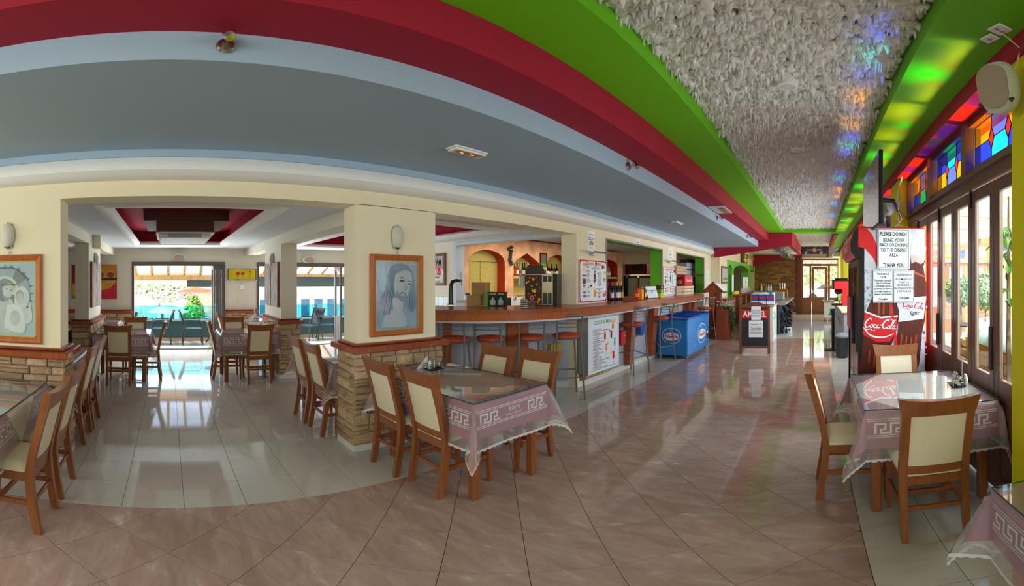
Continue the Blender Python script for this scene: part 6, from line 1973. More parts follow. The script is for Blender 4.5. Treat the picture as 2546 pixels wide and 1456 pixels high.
# ================================================================= PICTURES AND LAMPS
FRW = wood('picture_frame_wood', (172, 96, 48), rough=0.35)
GOLD = mat('gold_fillet', (212, 184, 90), 0.3, metal=0.4)
SKYP = mat('print_pale_blue', (176, 200, 216), 0.35, noise=0.10, nscale=3.5)
def portrait(y0, y1, z0, z1, label, kind):
 x = XA
 t = thing('framed_picture', label, 'picture')
 b = MB()
 fw = 0.05
 prof = [(0, 0), (0, 0.022), (0.014, 0.030), (0.03, 0.024), (0.045, 0.016), (0.05, 0.012), (0.05, 0)]
 cs = [(y0, z0), (y1, z0), (y1, z1), (y0, z1)]
 dirs = [(1, 1), (-1, 1), (-1, -1), (1, -1)]
 vs, fs = [], []
 for (cy, cz), (dy, dz) in zip(cs, dirs):
  for (o, h) in prof:
   vs.append((x + h + 0.004, cy + dy * o, cz + dz * o))
 n = len(prof)
 for i in range(4):
  for k in range(n - 1):
   a, c = i * n + k, ((i + 1) % 4) * n + k
   fs.append((a, c, c + 1, a + 1))
 b._add(vs, fs)
 b.build('frame', FRW, t, smooth=False)
 b = MB()
 q = fw
 for (a0, a1, c0, c1) in ((y0 + q, y1 - q, z0 + q, z0 + q + 0.008), (y0 + q, y1 - q, z1 - q - 0.008, z1 - q), (y0 + q, y0 + q + 0.008, z0 + q, z1 - q), (y1 - q - 0.008, y1 - q, z0 + q, z1 - q)):
  b.box(x + 0.012, x + 0.017, a0, a1, c0, c1)
 b.build('fillet', GOLD, t, smooth=False)
 MB().box(x + 0.003, x + 0.010, y0 + q, y1 - q, z0 + q, z1 - q).build('print_ground', SKYP, t, smooth=False)
 MB().box(x + 0.0168, x + 0.0172, y0 + q, y1 - q, z0 + q, z1 - q).build('glass', glassy('picture_glass', (0.97, 0.98, 0.98, 1)), t, smooth=False)
 W, H = y1 - y0 - 2 * q, z1 - z0 - 2 * q
 lay = [0]
 def shp(pts, m, n='figure', smooth=True):
  lay[0] += 1
  p = curve_pts(pts + [pts[0]], 5)[:-1] if smooth else pts
  flat([((a - 0.5) * W, (c - 0.5) * H) for a, c in p], (x + 0.010 + 0.00022 * lay[0], (y0 + y1) / 2, (z0 + z1) / 2), '+x', m, t, n, 0.0002)
 tones = {n: mat('print_tone_' + n, c, 0.4, noise=0.12, nscale=9) for n, c in dict(hair=(146, 162, 182), dark=(118, 140, 166), skin=(202, 206, 212), robe=(192, 202, 212), shade=(158, 182, 202), line=(84, 98, 120), pale=(212, 222, 230), halo=(206, 216, 216), mid=(120, 136, 152)).items()}
 if kind == 'head':       # plain long-haired bearded head in pale blues
  shp([(0.02, 0.02), (0.98, 0.02), (0.98, 0.55), (0.80, 0.75), (0.90, 0.45), (0.60, 0.35), (0.2, 0.5), (0.05, 0.72)], tones['shade'])
  shp([(0.22, 0.30), (0.10, 0.42), (0.24, 0.62), (0.28, 0.80), (0.40, 0.93), (0.60, 0.96), (0.80, 0.90), (0.90, 0.74), (0.92, 0.55), (0.98, 0.40), (0.86, 0.24), (0.70, 0.30), (0.50, 0.2), (0.34, 0.22)], tones['hair'])
  shp([(0.14, 0.05), (0.25, 0.24), (0.45, 0.30), (0.62, 0.26), (0.70, 0.05)], tones['robe'])
  shp([(0.42, 0.26), (0.40, 0.46), (0.62, 0.42), (0.62, 0.28)], tones['skin'])
  shp([(0.46, 0.80), (0.42, 0.62), (0.48, 0.50), (0.56, 0.43), (0.66, 0.42), (0.74, 0.50), (0.82, 0.62), (0.86, 0.74), (0.80, 0.84), (0.66, 0.86)], tones['skin'])
  shp([(0.47, 0.58), (0.50, 0.48), (0.58, 0.41), (0.66, 0.41), (0.72, 0.48), (0.69, 0.53), (0.60, 0.55), (0.54, 0.52)], tones['hair'])
  shp([(0.57, 0.50), (0.63, 0.515), (0.68, 0.50), (0.63, 0.488)], tones['skin'])
  shp([(0.54, 0.705), (0.60, 0.725), (0.68, 0.70), (0.61, 0.69)], tones['line'])
  shp([(0.75, 0.66), (0.79, 0.672), (0.83, 0.65), (0.79, 0.645)], tones['line'])
  shp([(0.54, 0.74), (0.61, 0.765), (0.69, 0.735), (0.61, 0.745)], tones['dark'])
  shp([(0.74, 0.69), (0.79, 0.71), (0.84, 0.69), (0.79, 0.695)], tones['dark'])
  shp([(0.70, 0.68), (0.73, 0.60), (0.70, 0.565), (0.67, 0.575), (0.69, 0.62)], tones['shade'])
  for k in range(6):
   a = 0.14 + 0.03 * k
   shp([(a, 0.24), (a + 0.05, 0.40), (a + 0.11, 0.58), (a + 0.13, 0.60), (a + 0.08, 0.42), (a + 0.03, 0.24)], tones['dark' if k % 2 else 'shade'])
   shp([(0.76 + 0.03 * k, 0.26), (0.75 + 0.03 * k, 0.42), (0.80 + 0.02 * k, 0.56), (0.82 + 0.02 * k, 0.55), (0.775 + 0.03 * k, 0.42)], tones['dark' if k % 2 else 'shade'])
 else:                    # two plain figures inside a thorny ring
  shp(ell(0.90, 0.66, 0.44, 0.58, 24), tones['shade'], smooth=False)
  shp([(0.44, 0.58), (0.62, 0.90), (0.84, 0.78)], tones['mid'], smooth=False)
  shp([(0.44, 0.58), (0.10, 0.80), (0.26, 0.89)], tones['mid'], smooth=False)
  shp([(0.44, 0.50), (0.82, 0.62), (0.84, 0.45)], tones['hair'], smooth=False)
  shp(ell(0.50, 0.30, 0.40, 0.65, 20), tones['halo'], smooth=False)
  shp([(0.04, 0.05), (0.16, 0.40), (0.34, 0.54), (0.46, 0.50), (0.56, 0.30), (0.52, 0.06)], tones['robe'])
  shp([(0.48, 0.30), (0.46, 0.48), (0.56, 0.56), (0.66, 0.44), (0.62, 0.30)], tones['mid'])
  shp([(0.22, 0.54), (0.24, 0.68), (0.36, 0.765), (0.52, 0.74), (0.60, 0.66), (0.54, 0.60), (0.46, 0.52), (0.36, 0.46)], tones['dark'])
  shp([(0.35, 0.64), (0.38, 0.54), (0.46, 0.49), (0.54, 0.56), (0.575, 0.66), (0.47, 0.71)], tones['skin'])
  shp([(0.36, 0.56), (0.40, 0.49), (0.47, 0.475), (0.52, 0.53), (0.46, 0.52)], tones['hair'])
  for u, v in ((0.44, 0.63), (0.53, 0.615), (0.67, 0.535), (0.72, 0.53)):
   shp([(u - 0.025, v), (u, v + 0.008), (u + 0.025, v), (u, v - 0.006)], tones['line'])
  for k in range(9):
   u = 0.30 + 0.036 * k
   shp([(u, 0.665 + 0.012 * (k % 3)), (u + 0.05, 0.70), (u + 0.07, 0.685)], tones['line'], 'thorny_ring', smooth=False)
  shp([(0.60, 0.24), (0.59, 0.50), (0.64, 0.63), (0.74, 0.67), (0.85, 0.61), (0.90, 0.44), (0.92, 0.22), (0.74, 0.18)], tones['pale'])
  shp([(0.61, 0.50), (0.63, 0.58), (0.70, 0.62), (0.76, 0.57), (0.74, 0.48)], tones['hair'])
  shp([(0.63, 0.48), (0.64, 0.56), (0.71, 0.59), (0.75, 0.53), (0.73, 0.45), (0.68, 0.43)], tones['skin'])
  shp([(0.40, 0.12), (0.44, 0.38), (0.52, 0.48), (0.60, 0.42), (0.74, 0.38), (0.80, 0.10), (0.62, 0.06)], mat('print_tone_white', (224, 232, 238), 0.4))
  shp(ell(0.20, 0.20, 0.60, 0.25, 16), tones['robe'], smooth=False)
  shp([(0.44, 0.44), (0.50, 0.50), (0.57, 0.46), (0.52, 0.42)], tones['skin'])
  shp([(0.72, 0.38), (0.80, 0.28), (0.85, 0.30), (0.80, 0.40)], tones['skin'])
  for lap in (0, 1):
   for k in range(30):
    a0 = -0.6 + 4.1 * k / 30
    f = lambda a, r: (0.44 + 0.46 * r * cos(a), 0.58 + 0.34 * r * sin(a))
    w_ = 0.02 * sin(3 * a0 + pi * lap)
    p, q_ = f(a0, 1 + w_), f(a0 + 0.16, 1 + 0.02 * sin(3 * a0 + 0.48 + pi * lap))
    shp([p, q_, (q_[0], q_[1] - 0.008), (p[0], p[1] - 0.008)], tones['line'], 'thorny_ring', smooth=False)
    if k % 4 == lap * 2:
     shp([f(a0, 1.0), f(a0 + 0.06, 1.13), f(a0 + 0.07, 1.0)], tones['line'], 'thorny_ring', smooth=False)
 MB().tube([(x + 0.01, (y0 + y1) / 2 - 0.02, z1 - 0.005), (x + 0.008, (y0 + y1) / 2, z1 + 0.035), (x + 0.01, (y0 + y1) / 2 + 0.02, z1 - 0.005)], 0.002, 4).build('hanger', INK, t)
 return t
portrait(1.655, 2.20, 1.02, 1.735, 'wood-framed pale blue print of a long-haired bearded head on the middle pillar', 'head')
portrait(-1.53, -0.98, 1.0, 1.715, 'wood-framed pale blue print of two figures in a thorny ring, cut by the left edge', 'pair')
SHADE = mat('frosted_grey_glass', (196, 194, 178), 0.35)
def sconce(loc, rotz, label, s=1.0):
 t = thing('wall_lamp', label, 'lamp', loc, rotz, 'egg-shaped frosted wall lamps', s)
 b = MB()
 def egg(u, v):       # half egg bulging to +X
  a = pi * (u - 0.5)
  w = pi * v
  r = 0.058 * sin(w) * (1.0 + 0.10 * cos(w))
  return (0.05 * sin(w) * cos(a) + 0.012, r * sin(a), 0.105 - 0.105 * (1 - cos(w)))
 b.grid(egg, 14, 16)
 b.f = [f[::-1] for f in b.f]
 b.build('shade', SHADE, t)
 MB().box(0, 0.014, -0.04, 0.04, -0.10, 0.10, 0.004).build('backplate', STEEL, t)
 b = MB()
 def cup(u, v):
  a = pi * (u - 0.5)
  w = pi * (0.80 + 0.2 * v)
  return (0.056 * sin(w) * cos(a) + 0.012, 0.064 * sin(w) * sin(a), 0.105 - 0.108 * (1 - cos(w)))
 b.grid(cup, 14, 5)
 b.f = [f[::-1] for f in b.f]
 MB().tube([(0.012, 0, 0.10), (0.02, 0, 0.112)], 0.008, 8).build('finial', CHROME, t)
 b.build('chrome_cup', CHROME, t)
 return t
sconce((XA, 1.927, 1.89), 0, 'egg-shaped wall lamp over the bearded head print')
sconce((XA, -1.27, 1.87), 0, 'egg-shaped wall lamp over the two-figure print')
sconce((-6.55, -1.18, 1.84), pi / 2, 'egg-shaped wall lamp on the left dining-room pillar', 1.1)
sconce((-6.55, 1.70, 1.84), -pi / 2, 'egg-shaped wall lamp on the right dining-room pillar', 1.1)
# ceiling spots on the pale blue fascia
def spot(y, z, label, aim):
 t = thing('ceiling_spot', label, 'lamp', (XS1, y, z), 0, 'brushed steel spots on the blue fascia')
 b = MB()
 b.m = Matrix.Rotation(pi / 2, 4, 'Y')
 b.lathe([(0.042, 0), (0.042, 0.008), (0.034, 0.018), (0.012, 0.022)], n=20)
 b.build('base', STEEL, t)
 MB().tube([(0.015, 0, 0), (0.075, 0, 0.0)], 0.005, 6).tube([(0.075, 0.0, -0.01), (0.075, 0, 0.035)], 0.004, 6).tube([(0.075, 0.022, 0.0), (0.075, 0.022, 0.05)], 0.004, 6).build('arm', STEEL, t)
 b = MB()
 b.m = Matrix.Translation((0.08, 0, 0.01)) @ Matrix.Rotation(aim, 4, 'Y')
 b.lathe([(0.014, -0.045), (0.022, -0.04), (0.022, -0.015), (0.016, 0.0), (0.018, 0.01), (0.026, 0.04), (0.024, 0.042), (0.002, 0.036)], n=16)
 b.build('head', STEEL, t)
 return t
for k, (y, lab, aim) in enumerate(((0.235, 'nearest steel ceiling spot, pointing down at the viewer', 2.2), (3.41, 'second steel ceiling spot, over the bar corner', 2.5), (6.81, 'third steel ceiling spot, over the wine hatch', 2.5), (9.87, 'farthest steel ceiling spot near the crimson bulkhead', 2.5))):
 spot(y, 2.585, lab, aim)
# emergency luminaires on the blue soffit
def emerg(x, y, label, glow=True):
 t = thing('emergency_light', label, 'lamp', (x, y, Z1), 0.0, 'white emergency lights on the blue soffit')
 MB().box(-0.06, 0.06, -0.16, 0.16, -0.012, 0, 0.003).box(-0.05, 0.05, -0.15, 0.15, -0.03, -0.012, 0.006).build('housing', WHITE, t)
 MB().box(-0.03, 0.035, -0.12, 0.12, -0.031, -0.029).build('diffuser', mat('pinkish_diffuser', (150, 130, 124), 0.4), t, smooth=False)
 if glow:
  for s in (-1, 1):
   MB().box(-0.004, 0.004, s * 0.05 - 0.02, s * 0.05 + 0.01, -0.033, -0.0305).build('bulb', mat('orange_filament', (255, 130, 40), 0.4, emit=(255, 120, 30), estr=2.5), t, smooth=False)
emerg(-2.28, 2.02, 'white emergency light with two orange filaments on the blue soffit')
emerg(-2.30, 6.55, 'smaller-looking unlit emergency light farther along the blue soffit', False)
# round recessed lights between the stucco drips
for k, (px, py) in enumerate(((1958, 207), (1984, 368), (2002, 455))):
 x, y = on_z(px, py, 3.03)
 t = thing('recessed_light', ('nearest', 'second', 'third')[k] + ' round white light sunk among the stucco drips', 'lamp', (x, y, 3.0), 0, 'round lights in the stucco ceiling')
 MB().lathe([(0.075, 0.08), (0.075, 0.0), (0.055, -0.004), (0.055, 0.004)], n=24).build('ring', WHITE, t)
 MB().lathe([(0.056, 0.002), (0.03, -0.003), (0.002, -0.004)], n=20).build('diffuser', OFFWHITE, t)
# small ventilation panel on the crimson soffit
x, y = on_z(1757, 492, Z2)
t = thing('air_grille', 'pale air grille let into the crimson soffit above the third spot', 'grille')
MB().box(XS1 + 0.03, XS2 - 0.01, 6.1, 6.75, Z2 - 0.012, Z2, 0.003).build('frame', OFFWHITE, t)
MB().box(XS2 - 0.12, XS2 - 0.03, 6.25, 6.7, Z2 - 0.03, Z2 - 0.01, 0.004).build('flap', mat('tan_flap', (170, 130, 110), 0.5), t)
# air conditioner box in the dining-room tray
t = thing('air_conditioner', 'ceiling cassette air conditioner in a two-stepped box in the crimson tray', 'air conditioner')
MB().box(-6.7, -5.5, -0.33, 0.82, 2.315, 2.455).build('upper_box', mat('maroon_box', (84, 48, 44), 0.6), t, smooth=False)
MB().box(-6.5, -5.55, -0.16, 0.62, 2.17, 2.315).build('lower_box', mat('maroon_box', (118, 40, 52), 0.6), t, smooth=False)
MB().box(-6.52, -5.52, -0.17, 0.63, 2.145, 2.17, 0.01).build('casing', WHITE, t)
MB().box(-6.5, -5.53, -0.13, 0.59, 2.085, 2.145, 0.025).build('grille_frame', WHITE, t)
for k in range(4):
 MB().box(-5.545, -5.52, 0.0, 0.45, 2.095 + 0.011 * k, 2.101 + 0.011 * k).build('slat', MIDGREY, t, smooth=False)
# white box and speakers in the dining room
tag(MB().box(-6.62, -6.40, -1.18, -1.06, 2.02, 2.28, 0.008).build('alarm_box', mat('ivory_box', (226, 216, 186), 0.5), None), 'ivory alarm box on the beam over the left dining-room pillar', 'box')
SPK = mat('speaker_ivory', (206, 200, 184), 0.5)
def speaker(loc, rotz, label, s=1.0, tilt=0.25):
 t = thing('wall_speaker', label, 'speaker', loc, rotz, 'oval wall speakers', s)
 b = MB()
 b.m = Matrix.Rotation(tilt, 4, 'Y')
 def body(u, v):
  a = 2 * pi * u
  w = pi * v
  e = 0.8
  cx = abs(cos(a)) ** e * (1 if cos(a) >= 0 else -1)
  sx = abs(sin(a)) ** e * (1 if sin(a) >= 0 else -1)
  r = sin(w) ** 0.5
  return (0.075 - 0.07 * cos(w), 0.095 * r * cx, 0.135 * r * sx)
 b.grid(body, 28, 14)
 b.f = [f[::-1] for f in b.f]
 b.build('case', mat('speaker_case', (190, 194, 182), 0.45), t)
 b = MB()
 b.m = Matrix.Rotation(tilt, 4, 'Y')
 b.prism([(p[0], p[1]) for p in rrect(0.145, 0.215, 0.068, 6)], (0.140, 0, 0), (0, 1, 0), (0, 0, 1), (0.008, 0, 0))
 b.build('grille', mat('beige_grille', (164, 146, 122), 0.8, bump=0.6, nscale=300), t, smooth=False)
 for s_ in (-1, 1):
  b = MB()
  b.m = Matrix.Rotation(tilt, 4, 'Y')
  b.prism([(-0.012, 0), (0.012, 0), (0.0, -0.02)], (0.125, s_ * 0.076, -0.07), (0, 1, 0), (0, 0, 1), (0.012, 0, 0))
  b.build('notch', BLACK, t, smooth=False)
 MB().tube([(0.0, 0, 0), (-0.05, 0, -0.02)], 0.02, 8).box(-0.08, -0.06, -0.03, 0.03, -0.06, 0.04).build('bracket', SPK, t)
 return t
speaker((0.93, 1.88, 2.55), math.radians(218), 'large ivory wall speaker on the yellow column at the upper right', 1.1, 0.3)
speaker((XT + 0.08, 0.23, 2.05), 0, 'oval speaker over the terrace opening', 0.95, 0.5)
speaker((XT + 0.08, 3.15, 2.03), 0, 'oval speaker over the second terrace opening', 0.95, 0.5)
speaker((0.90, 4.85, 2.42), math.radians(200), 'pale round speaker behind the television', 0.9, 0.2)
for k in (1, 2):
 bpy.data.objects['wall_speaker.%03d' % k].scale = (0.9, 1.45, 0.68)
# dome lamp in the right tray
x, y = on_z(814, 593, 2.50)
t = thing('dome_lamp', 'white dome lamp in the crimson tray right of the beam', 'lamp', (-6.2, 2.95, 2.55))
MB().lathe([(0.02, -0.12), (0.14, -0.10), (0.20, -0.06), (0.21, -0.04), (0.06, 0.0)], n=24).build('shade', WHITE, t)
# sockets and cable on the lime soffit
for k, (px, py) in enumerate(((2486, 71), (2461, 93))):
 x, y = on_z(px, py, Z3)
 t = thing('ceiling_socket', ('double', 'single')[k] + ' white socket on the lime soffit at the upper right', 'socket', (x, y, Z3), 0.35, 'sockets on the lime soffit')
 w = (0.075, 0.05)[k]
 MB().box(-w / 2 - 0.01, w / 2 + 0.01, -0.045, 0.045, -0.014, 0, 0.005).build('plate', WHITE, t)
 for s in ((-0.02, 0.02) if k == 0 else (0,)):
  MB().lathe([(0.018, 0.0), (0.018, -0.0155), (0.015, -0.0155), (0.014, -0.0147)], (s, 0, 0), 14).build('well', OFFWHITE, t)
  MB().lathe([(0.004, -0.0145), (0.004, -0.016)], (s - 0.006, 0, 0), 8).lathe([(0.004, -0.0145), (0.004, -0.016)], (s + 0.006, 0, 0), 8).build('hole', INK, t)
x, y = on_z(2490, 78, Z3)
o = MB().tube([(x, y, 2.9), (x + .03, y - .02, 2.86), (x + .09, y - .03, 2.80), (x + .08, y - 0.02, 2.72), (0.98, 1.90, 2.66)], 0.0035, 6).build('speaker_cable', mat('cable_ivory', (210, 200, 160), 0.5), None)
tag(o, 'ivory cable hanging from the ceiling socket to the big speaker', 'cable')
# pictures in the dining room
def canvas(x, y0, y1, z0, z1, label, blocks, ground, depth=0.03):
 t = thing('canvas_picture', label, 'picture')
 MB().box(x, x + depth, y0, y1, z0, z1).build('canvas', ground, t, smooth=False)
 for k, (u0, u1, v0, v1, m, kind) in enumerate(blocks):
  W, H = y1 - y0, z1 - z0
  pts = rc(u0 * W, u1 * W, v0 * H, v1 * H) if kind == 'r' else ell((u1 - u0) * W, (v1 - v0) * H, (u0 + u1) / 2 * W, (v0 + v1) / 2 * H, 24)
  flat(pts, (x + depth + 0.0004 * k, y0, z0), '+x', m, t, 'paint_patch', 0.0006)
 return t
PA = lambda n, c: mat('painted_' + n, c, 0.6, noise=0.25, nscale=7)
canvas(XT, -2.14, -1.13, 1.11, 1.87, 'abstract canvas of red, ochre and teal blocks left of the terrace opening',
       [(0, .28, .45, 1, PA('crimson', (150, 24, 40)), 'r'), (0, .2, .1, .45, PA('yellow', (206, 160, 30)), 'r'), (.3, 1, .62, 1, PA('ochre', (186, 120, 36)), 'r'), (.3, 1, .54, .63, PA('umber', (56, 48, 34)), 'r'), (.3, .62, 0, .30, PA('teal', (44, 72, 90)), 'r'), (.62, 1, 0, .46, PA('scarlet', (190, 34, 50)), 'r'), (.35, .98, .26, .92, PA('gold', (206, 140, 34)), 'e'), (.3, 1, .54, .62, PA('umber', (56, 48, 34)), 'r'), (.34, .5, .62, .78, PA('rust', (130, 60, 24)), 'e'), (.55, .72, .62, .78, PA('rust', (130, 60, 24)), 'e'), (.78, .94, .62, .78, PA('rust', (130, 60, 24)), 'e')], PA('olive', (150, 130, 50)))
y0, y1 = at_x(563, XT), at_x(639, XT)
t = canvas(XT, y0, y1, 1.50, 1.81, 'yellow poppy picture in a pale frame between the terrace openings', [], mat('pale_picture_frame', (206, 204, 190), 0.5))
flat(rc(0.02, y1 - y0 - 0.02, 0.022, 0.288), (XT + 0.031, y0, 1.50), '+x', mat('dark_mount', (50, 46, 30), 0.5), t, 'mount')
flat(rc(0.04, y1 - y0 - 0.04, 0.04, 0.27), (XT + 0.0318, y0, 1.50), '+x', PA('sunny_yellow', (204, 178, 8)), t, 'paint_ground')
for (u, v, s) in ((0.36, 0.17, 0.10), (0.52, 0.17, 0.09), (0.76, 0.22, 0.04)):
 flat(ell(s, s * 0.75, u * (y1 - y0), v, 14), (XT + 0.0326, y0, 1.50), '+x', PA('poppy', (170, 60, 20)), t, 'poppy')
 flat(rc(u * (y1 - y0) - 0.003, u * (y1 - y0) + 0.003, 0.05, v - 0.03), (XT + 0.0326, y0, 1.50), '+x', PA('stem', (110, 120, 20)), t, 'poppy_stem')
tag(MB().box(XT, XT + 0.02, at_x(597, XT), at_x(608, XT), 1.32, 1.42, 0.003).build('switch_plate', WHITE, None), 'small white switch plate under the poppy picture', 'switch')
GLIT = mat('mottled_silver_bark', (140, 124, 114), 0.5, noise=0.55, nscale=14, stretch=(1, 1, 0.35), bump=0.6)
for sgn, yf, lab in ((1, -1.18, 'left'), (-1, 1.70, 'right')):
 for k in range(2):
  x0 = -7.0 + 0.44 * k
  t = thing('bark_panel', 'mottled silver panel on the %s dining-room pillar, %s one' % (lab, ('farther', 'nearer')[k]), 'picture', group='mottled silver panels')
  y0, y1 = (yf, yf + 0.035) if sgn > 0 else (yf - 0.035, yf)
  MB().box(x0, x0 + 0.40, y0, y1, 1.10, 1.80, 0.004).build('panel', GLIT, t)
  MB().box(x0 - 0.004 if k == 0 else x0 + 0.396, x0 if k == 0 else x0 + 0.404, y0, y1, 1.10, 1.80).build('side_edge', PA('side_brown', (120, 70, 50)), t, smooth=False)
# ================================================================= TERRACE OPENINGS AND WHAT LIES BEYOND
ALU = mat('brown_grey_aluminium', (92, 82, 78), 0.4)
def opening(idx, y0, y1, label):
 d = root('door_%d' % idx, label)
 MB().box(XT - 0.12, XT + 0.02, y0, y0 + 0.05, 0, ZO).box(XT - 0.12, XT + 0.02, y1 - 0.05, y1, 0, ZO).box(XT - 0.12, XT + 0.02, y0, y1, ZO - 0.09, ZO).box(XT - 0.12, XT + 0.02, y0, y1, 0, 0.012).build('frame', ALU, d, smooth=False)
 return d
da = opening(10, -0.80, 1.25, 'wide terrace opening with its folding leaves stacked at the right')
db = opening(11, 1.97, 4.4, 'second terrace opening with one leaf standing open')
lb_ = MB()
lb_.box(0, 0.06, -0.018, 0.018, 0.02, 1.83).box(0.36, 0.42, -0.018, 0.018, 0.02, 1.83).box(0.05, 0.37, -0.018, 0.018, 0.02, 0.10).box(0.05, 0.37, -0.018, 0.018, 1.75, 1.83)
LME = lb_.mesh('leaf', ALU, smooth=False)
LPA = MB().box(0.06, 0.36, -0.003, 0.003, 0.1, 1.75).mesh('pane', GLASS, smooth=False)
LHA = MB().tube([(0.40, 0.018, 0.92), (0.40, 0.05, 0.92), (0.31, 0.05, 0.92)], 0.008, 6).tube([(0.40, -0.018, 0.92), (0.40, -0.05, 0.92), (0.31, -0.05, 0.92)], 0.008, 6).mesh('handle', BLACK)
for k in range(5):
 o = put('leaf', LME, da)
 o.location = (XT - 0.36, 1.00 + 0.048 * k, 0.01)
 put('pane', LPA, o)
 if k == 0: put('handle', LHA, o)
o = put('leaf', LME, db)
o.location = (XT - 0.02, 3.88, 0.01)
o.rotation_euler = (0, 0, math.radians(-4))
put('pane', LPA, o)
put('handle', LHA, o)
MB().box(0.055, 0.365, -0.012, 0.012, 0.1, 0.68).build('lower_panel', ALU, o, smooth=False)
# terrace
TERR = marble('terrace_tile', (190, 186, 174), (204, 200, 190), rough=0.2, scale=2.5)
tag(MB().box(-10.9, XT - 0.1, -6, 8, -0.15, -0.002).build('ground_terrace', TERR, None, smooth=False), 'pale terrace floor beyond the openings', kind='structure')
tag(MB().box(-10.95, -10.42, -6, 8, 0.05, 0.46).box(-11.0, -10.36, -6, 8, 0.46, 0.50).box(-10.95, -10.40, -6, 8, -0.1, 0.06).build('wall_parapet', mat('teal_grey_paint', (62, 98, 104), 0.7), None, smooth=False), 'teal grey parapet of the terrace', kind='structure')
tag(MB().box(-10.44, -10.34, -6, 8, 0.50, 0.53).box(-10.43, -10.40, -6, 8, -0.002, 0.07).build('trim_5', mat('sandstone_ledge', (190, 176, 150), 0.6), None, smooth=False), 'sandstone ledge on the parapet', kind='structure')
t = thing('glass_railing', 'turquoise glass railing on the terrace parapet', 'railing')
y = -5.0
while y < 7:
 MB().box(-10.405, -10.395, y, y + 1.45, 0.53, 0.89).build('glass_panel', TEALGLASS, t, smooth=False)
 y += 1.46
# pergola of pale rafters
PINE = wood('pale_pine', (226, 186, 136), rough=0.6)
t = thing('pergola', 'pale wooden pergola of rafters over the terrace', 'pergola')
tag_b = MB().box(-10.60, -10.46, -6, 1.35, 1.53, 1.66).build('front_beam', PINE, t, smooth=False)
MB().box(-10.60, -10.46, 1.35, 8, 1.62, 1.70).build('front_beam', PINE, t, smooth=False)
k = 0
y = -4.1
RME = MB().prism([(0, 0), (1.32, 0.545), (1.32, 0.645), (0, 0.10)], (0, -0.035, 0), (1, 0, 0), (0, 0, 1), (0, 0.07, 0)).mesh('rafter', PINE, smooth=False)
while y < 7.5:
 o = put('rafter', RME, t)
 o.location = (-10.60, y, 1.655)
 y += 0.41
for y in (-4.0, 7.0):
 MB().box(-10.58, -10.48, y, y + 0.1, 0.5, 1.55).build('post', PINE, t, smooth=False)
tag(MB().prism([(0, 0), (1.38, 0.57), (1.38, 0.59), (0, 0.02)], (-10.66, -6, 1.765), (1, 0, 0), (0, 0, 1), (0, 14, 0)).build('pergola_sheet', glassy('translucent_sheet', (0.95, 0.96, 0.97, 1), rough=0.3, milk=0.25), None, smooth=False), 'translucent sheet roof on the pergola', 'roof sheet')
MB().prism([(0, 0), (0.5, 0.20), (0.5, 0.215), (0, 0.015)], (-11.25, -6, 1.50), (1, 0, 0), (0, 0, 1), (0, 6.9, 0)).build('eaves_board', PINE, t, smooth=False)
t = thing('roller_blind', 'grey roller blind hanging from the pergola, short one', 'blind', group='grey roller blinds on the terrace')
MB().box(-10.56, -10.54, 0.48, 1.36, 1.37, 1.53).build('cloth', mat('slate_blind', (96, 116, 122), 0.7), t, smooth=False)
MB().tube([(-10.55, 0.48, 1.37), (-10.55, 1.36, 1.37)], 0.012, 6).build('bottom_bar', ALU, t)
t = thing('roller_blind', 'grey roller blind hanging from the pergola, long one', 'blind', group='grey roller blinds on the terrace')
MB().box(-10.56, -10.54, 1.62, 6.5, 1.37, 1.64).build('cloth', mat('slate_blind', (96, 116, 122), 0.7), t, smooth=False)
MB().tube([(-10.55, 1.62, 1.37), (-10.55, 6.5, 1.37)], 0.012, 6).build('bottom_bar', ALU, t)
# wicker armchairs
WICK = mat('black_wicker', (44, 52, 54), 0.55, bump=0.5, nscale=70)
def make_wicker():
 t = thing('wicker_armchair', 'x', 'chair')
 MB().box(-0.2, 0.2, -0.19, 0.19, 0.37, 0.40, 0.008).build('seat', WICK, t)
 def bk(u, v):
  x = (u - 0.5) * 2
  return (x * (0.19 + 0.02 * v), -0.19 - 0.14 * v ** 1.2 - 0.02 * (1 - x * x), 0.38 + 0.44 * v)
 b = MB().grid(bk, 8, 8)
 b2 = lambda u, v: tuple(Vector(bk(u, v)) + Vector((0, -0.022, 0)))
 b.grid(b2, 8, 8)
 b.build('backrest', WICK, t)
 for s in (-1, 1):
  MB().tube([(s * 0.21, 0.2, 0.012), (s * 0.205, 0.185, 0.40), (s * 0.205, 0.17, 0.56), (s * 0.205, 0.11, 0.595), (s * 0.205, -0.22, 0.60)], 0.014, 6).build('leg', DARKGREY, t)
  MB().tube([(s * 0.2, -0.27, 0.012), (s * 0.19, -0.2, 0.38), (s * 0.2, -0.24, 0.60), (s * 0.205, -0.335, 0.82)], 0.016, 6).build('leg', DARKGREY, t)
  for y in (0.2, -0.27):
   MB().lathe([(0.017, 0), (0.017, 0.016)], (s * (0.21 if y > 0 else 0.2), y, 0), 8).build('foot', STEEL, t)
 return t
w0 = make_wicker()
wk_ = [(-9.78, -0.20, 180, 'dark wicker armchair in the terrace opening, facing left'), (-9.72, 0.60, 0, 'dark wicker armchair in the terrace opening, facing right'),
       (-9.8, 3.50, 200, 'dark wicker armchair in the second opening, left one'), (-9.8, 3.98, -15, 'dark wicker armchair in the second opening, right one')]
for k, (x, y, d, lab) in enumerate(wk_):
 if k == 0:
  o = w0
  o.location, o.rotation_euler = (x, y, 0), (0, 0, math.radians(d))
  o['label'] = lab
 else:
  o = dup(w0, (x, y, 0), math.radians(d), lab)
 o['group'] = 'wicker armchairs on the terrace'
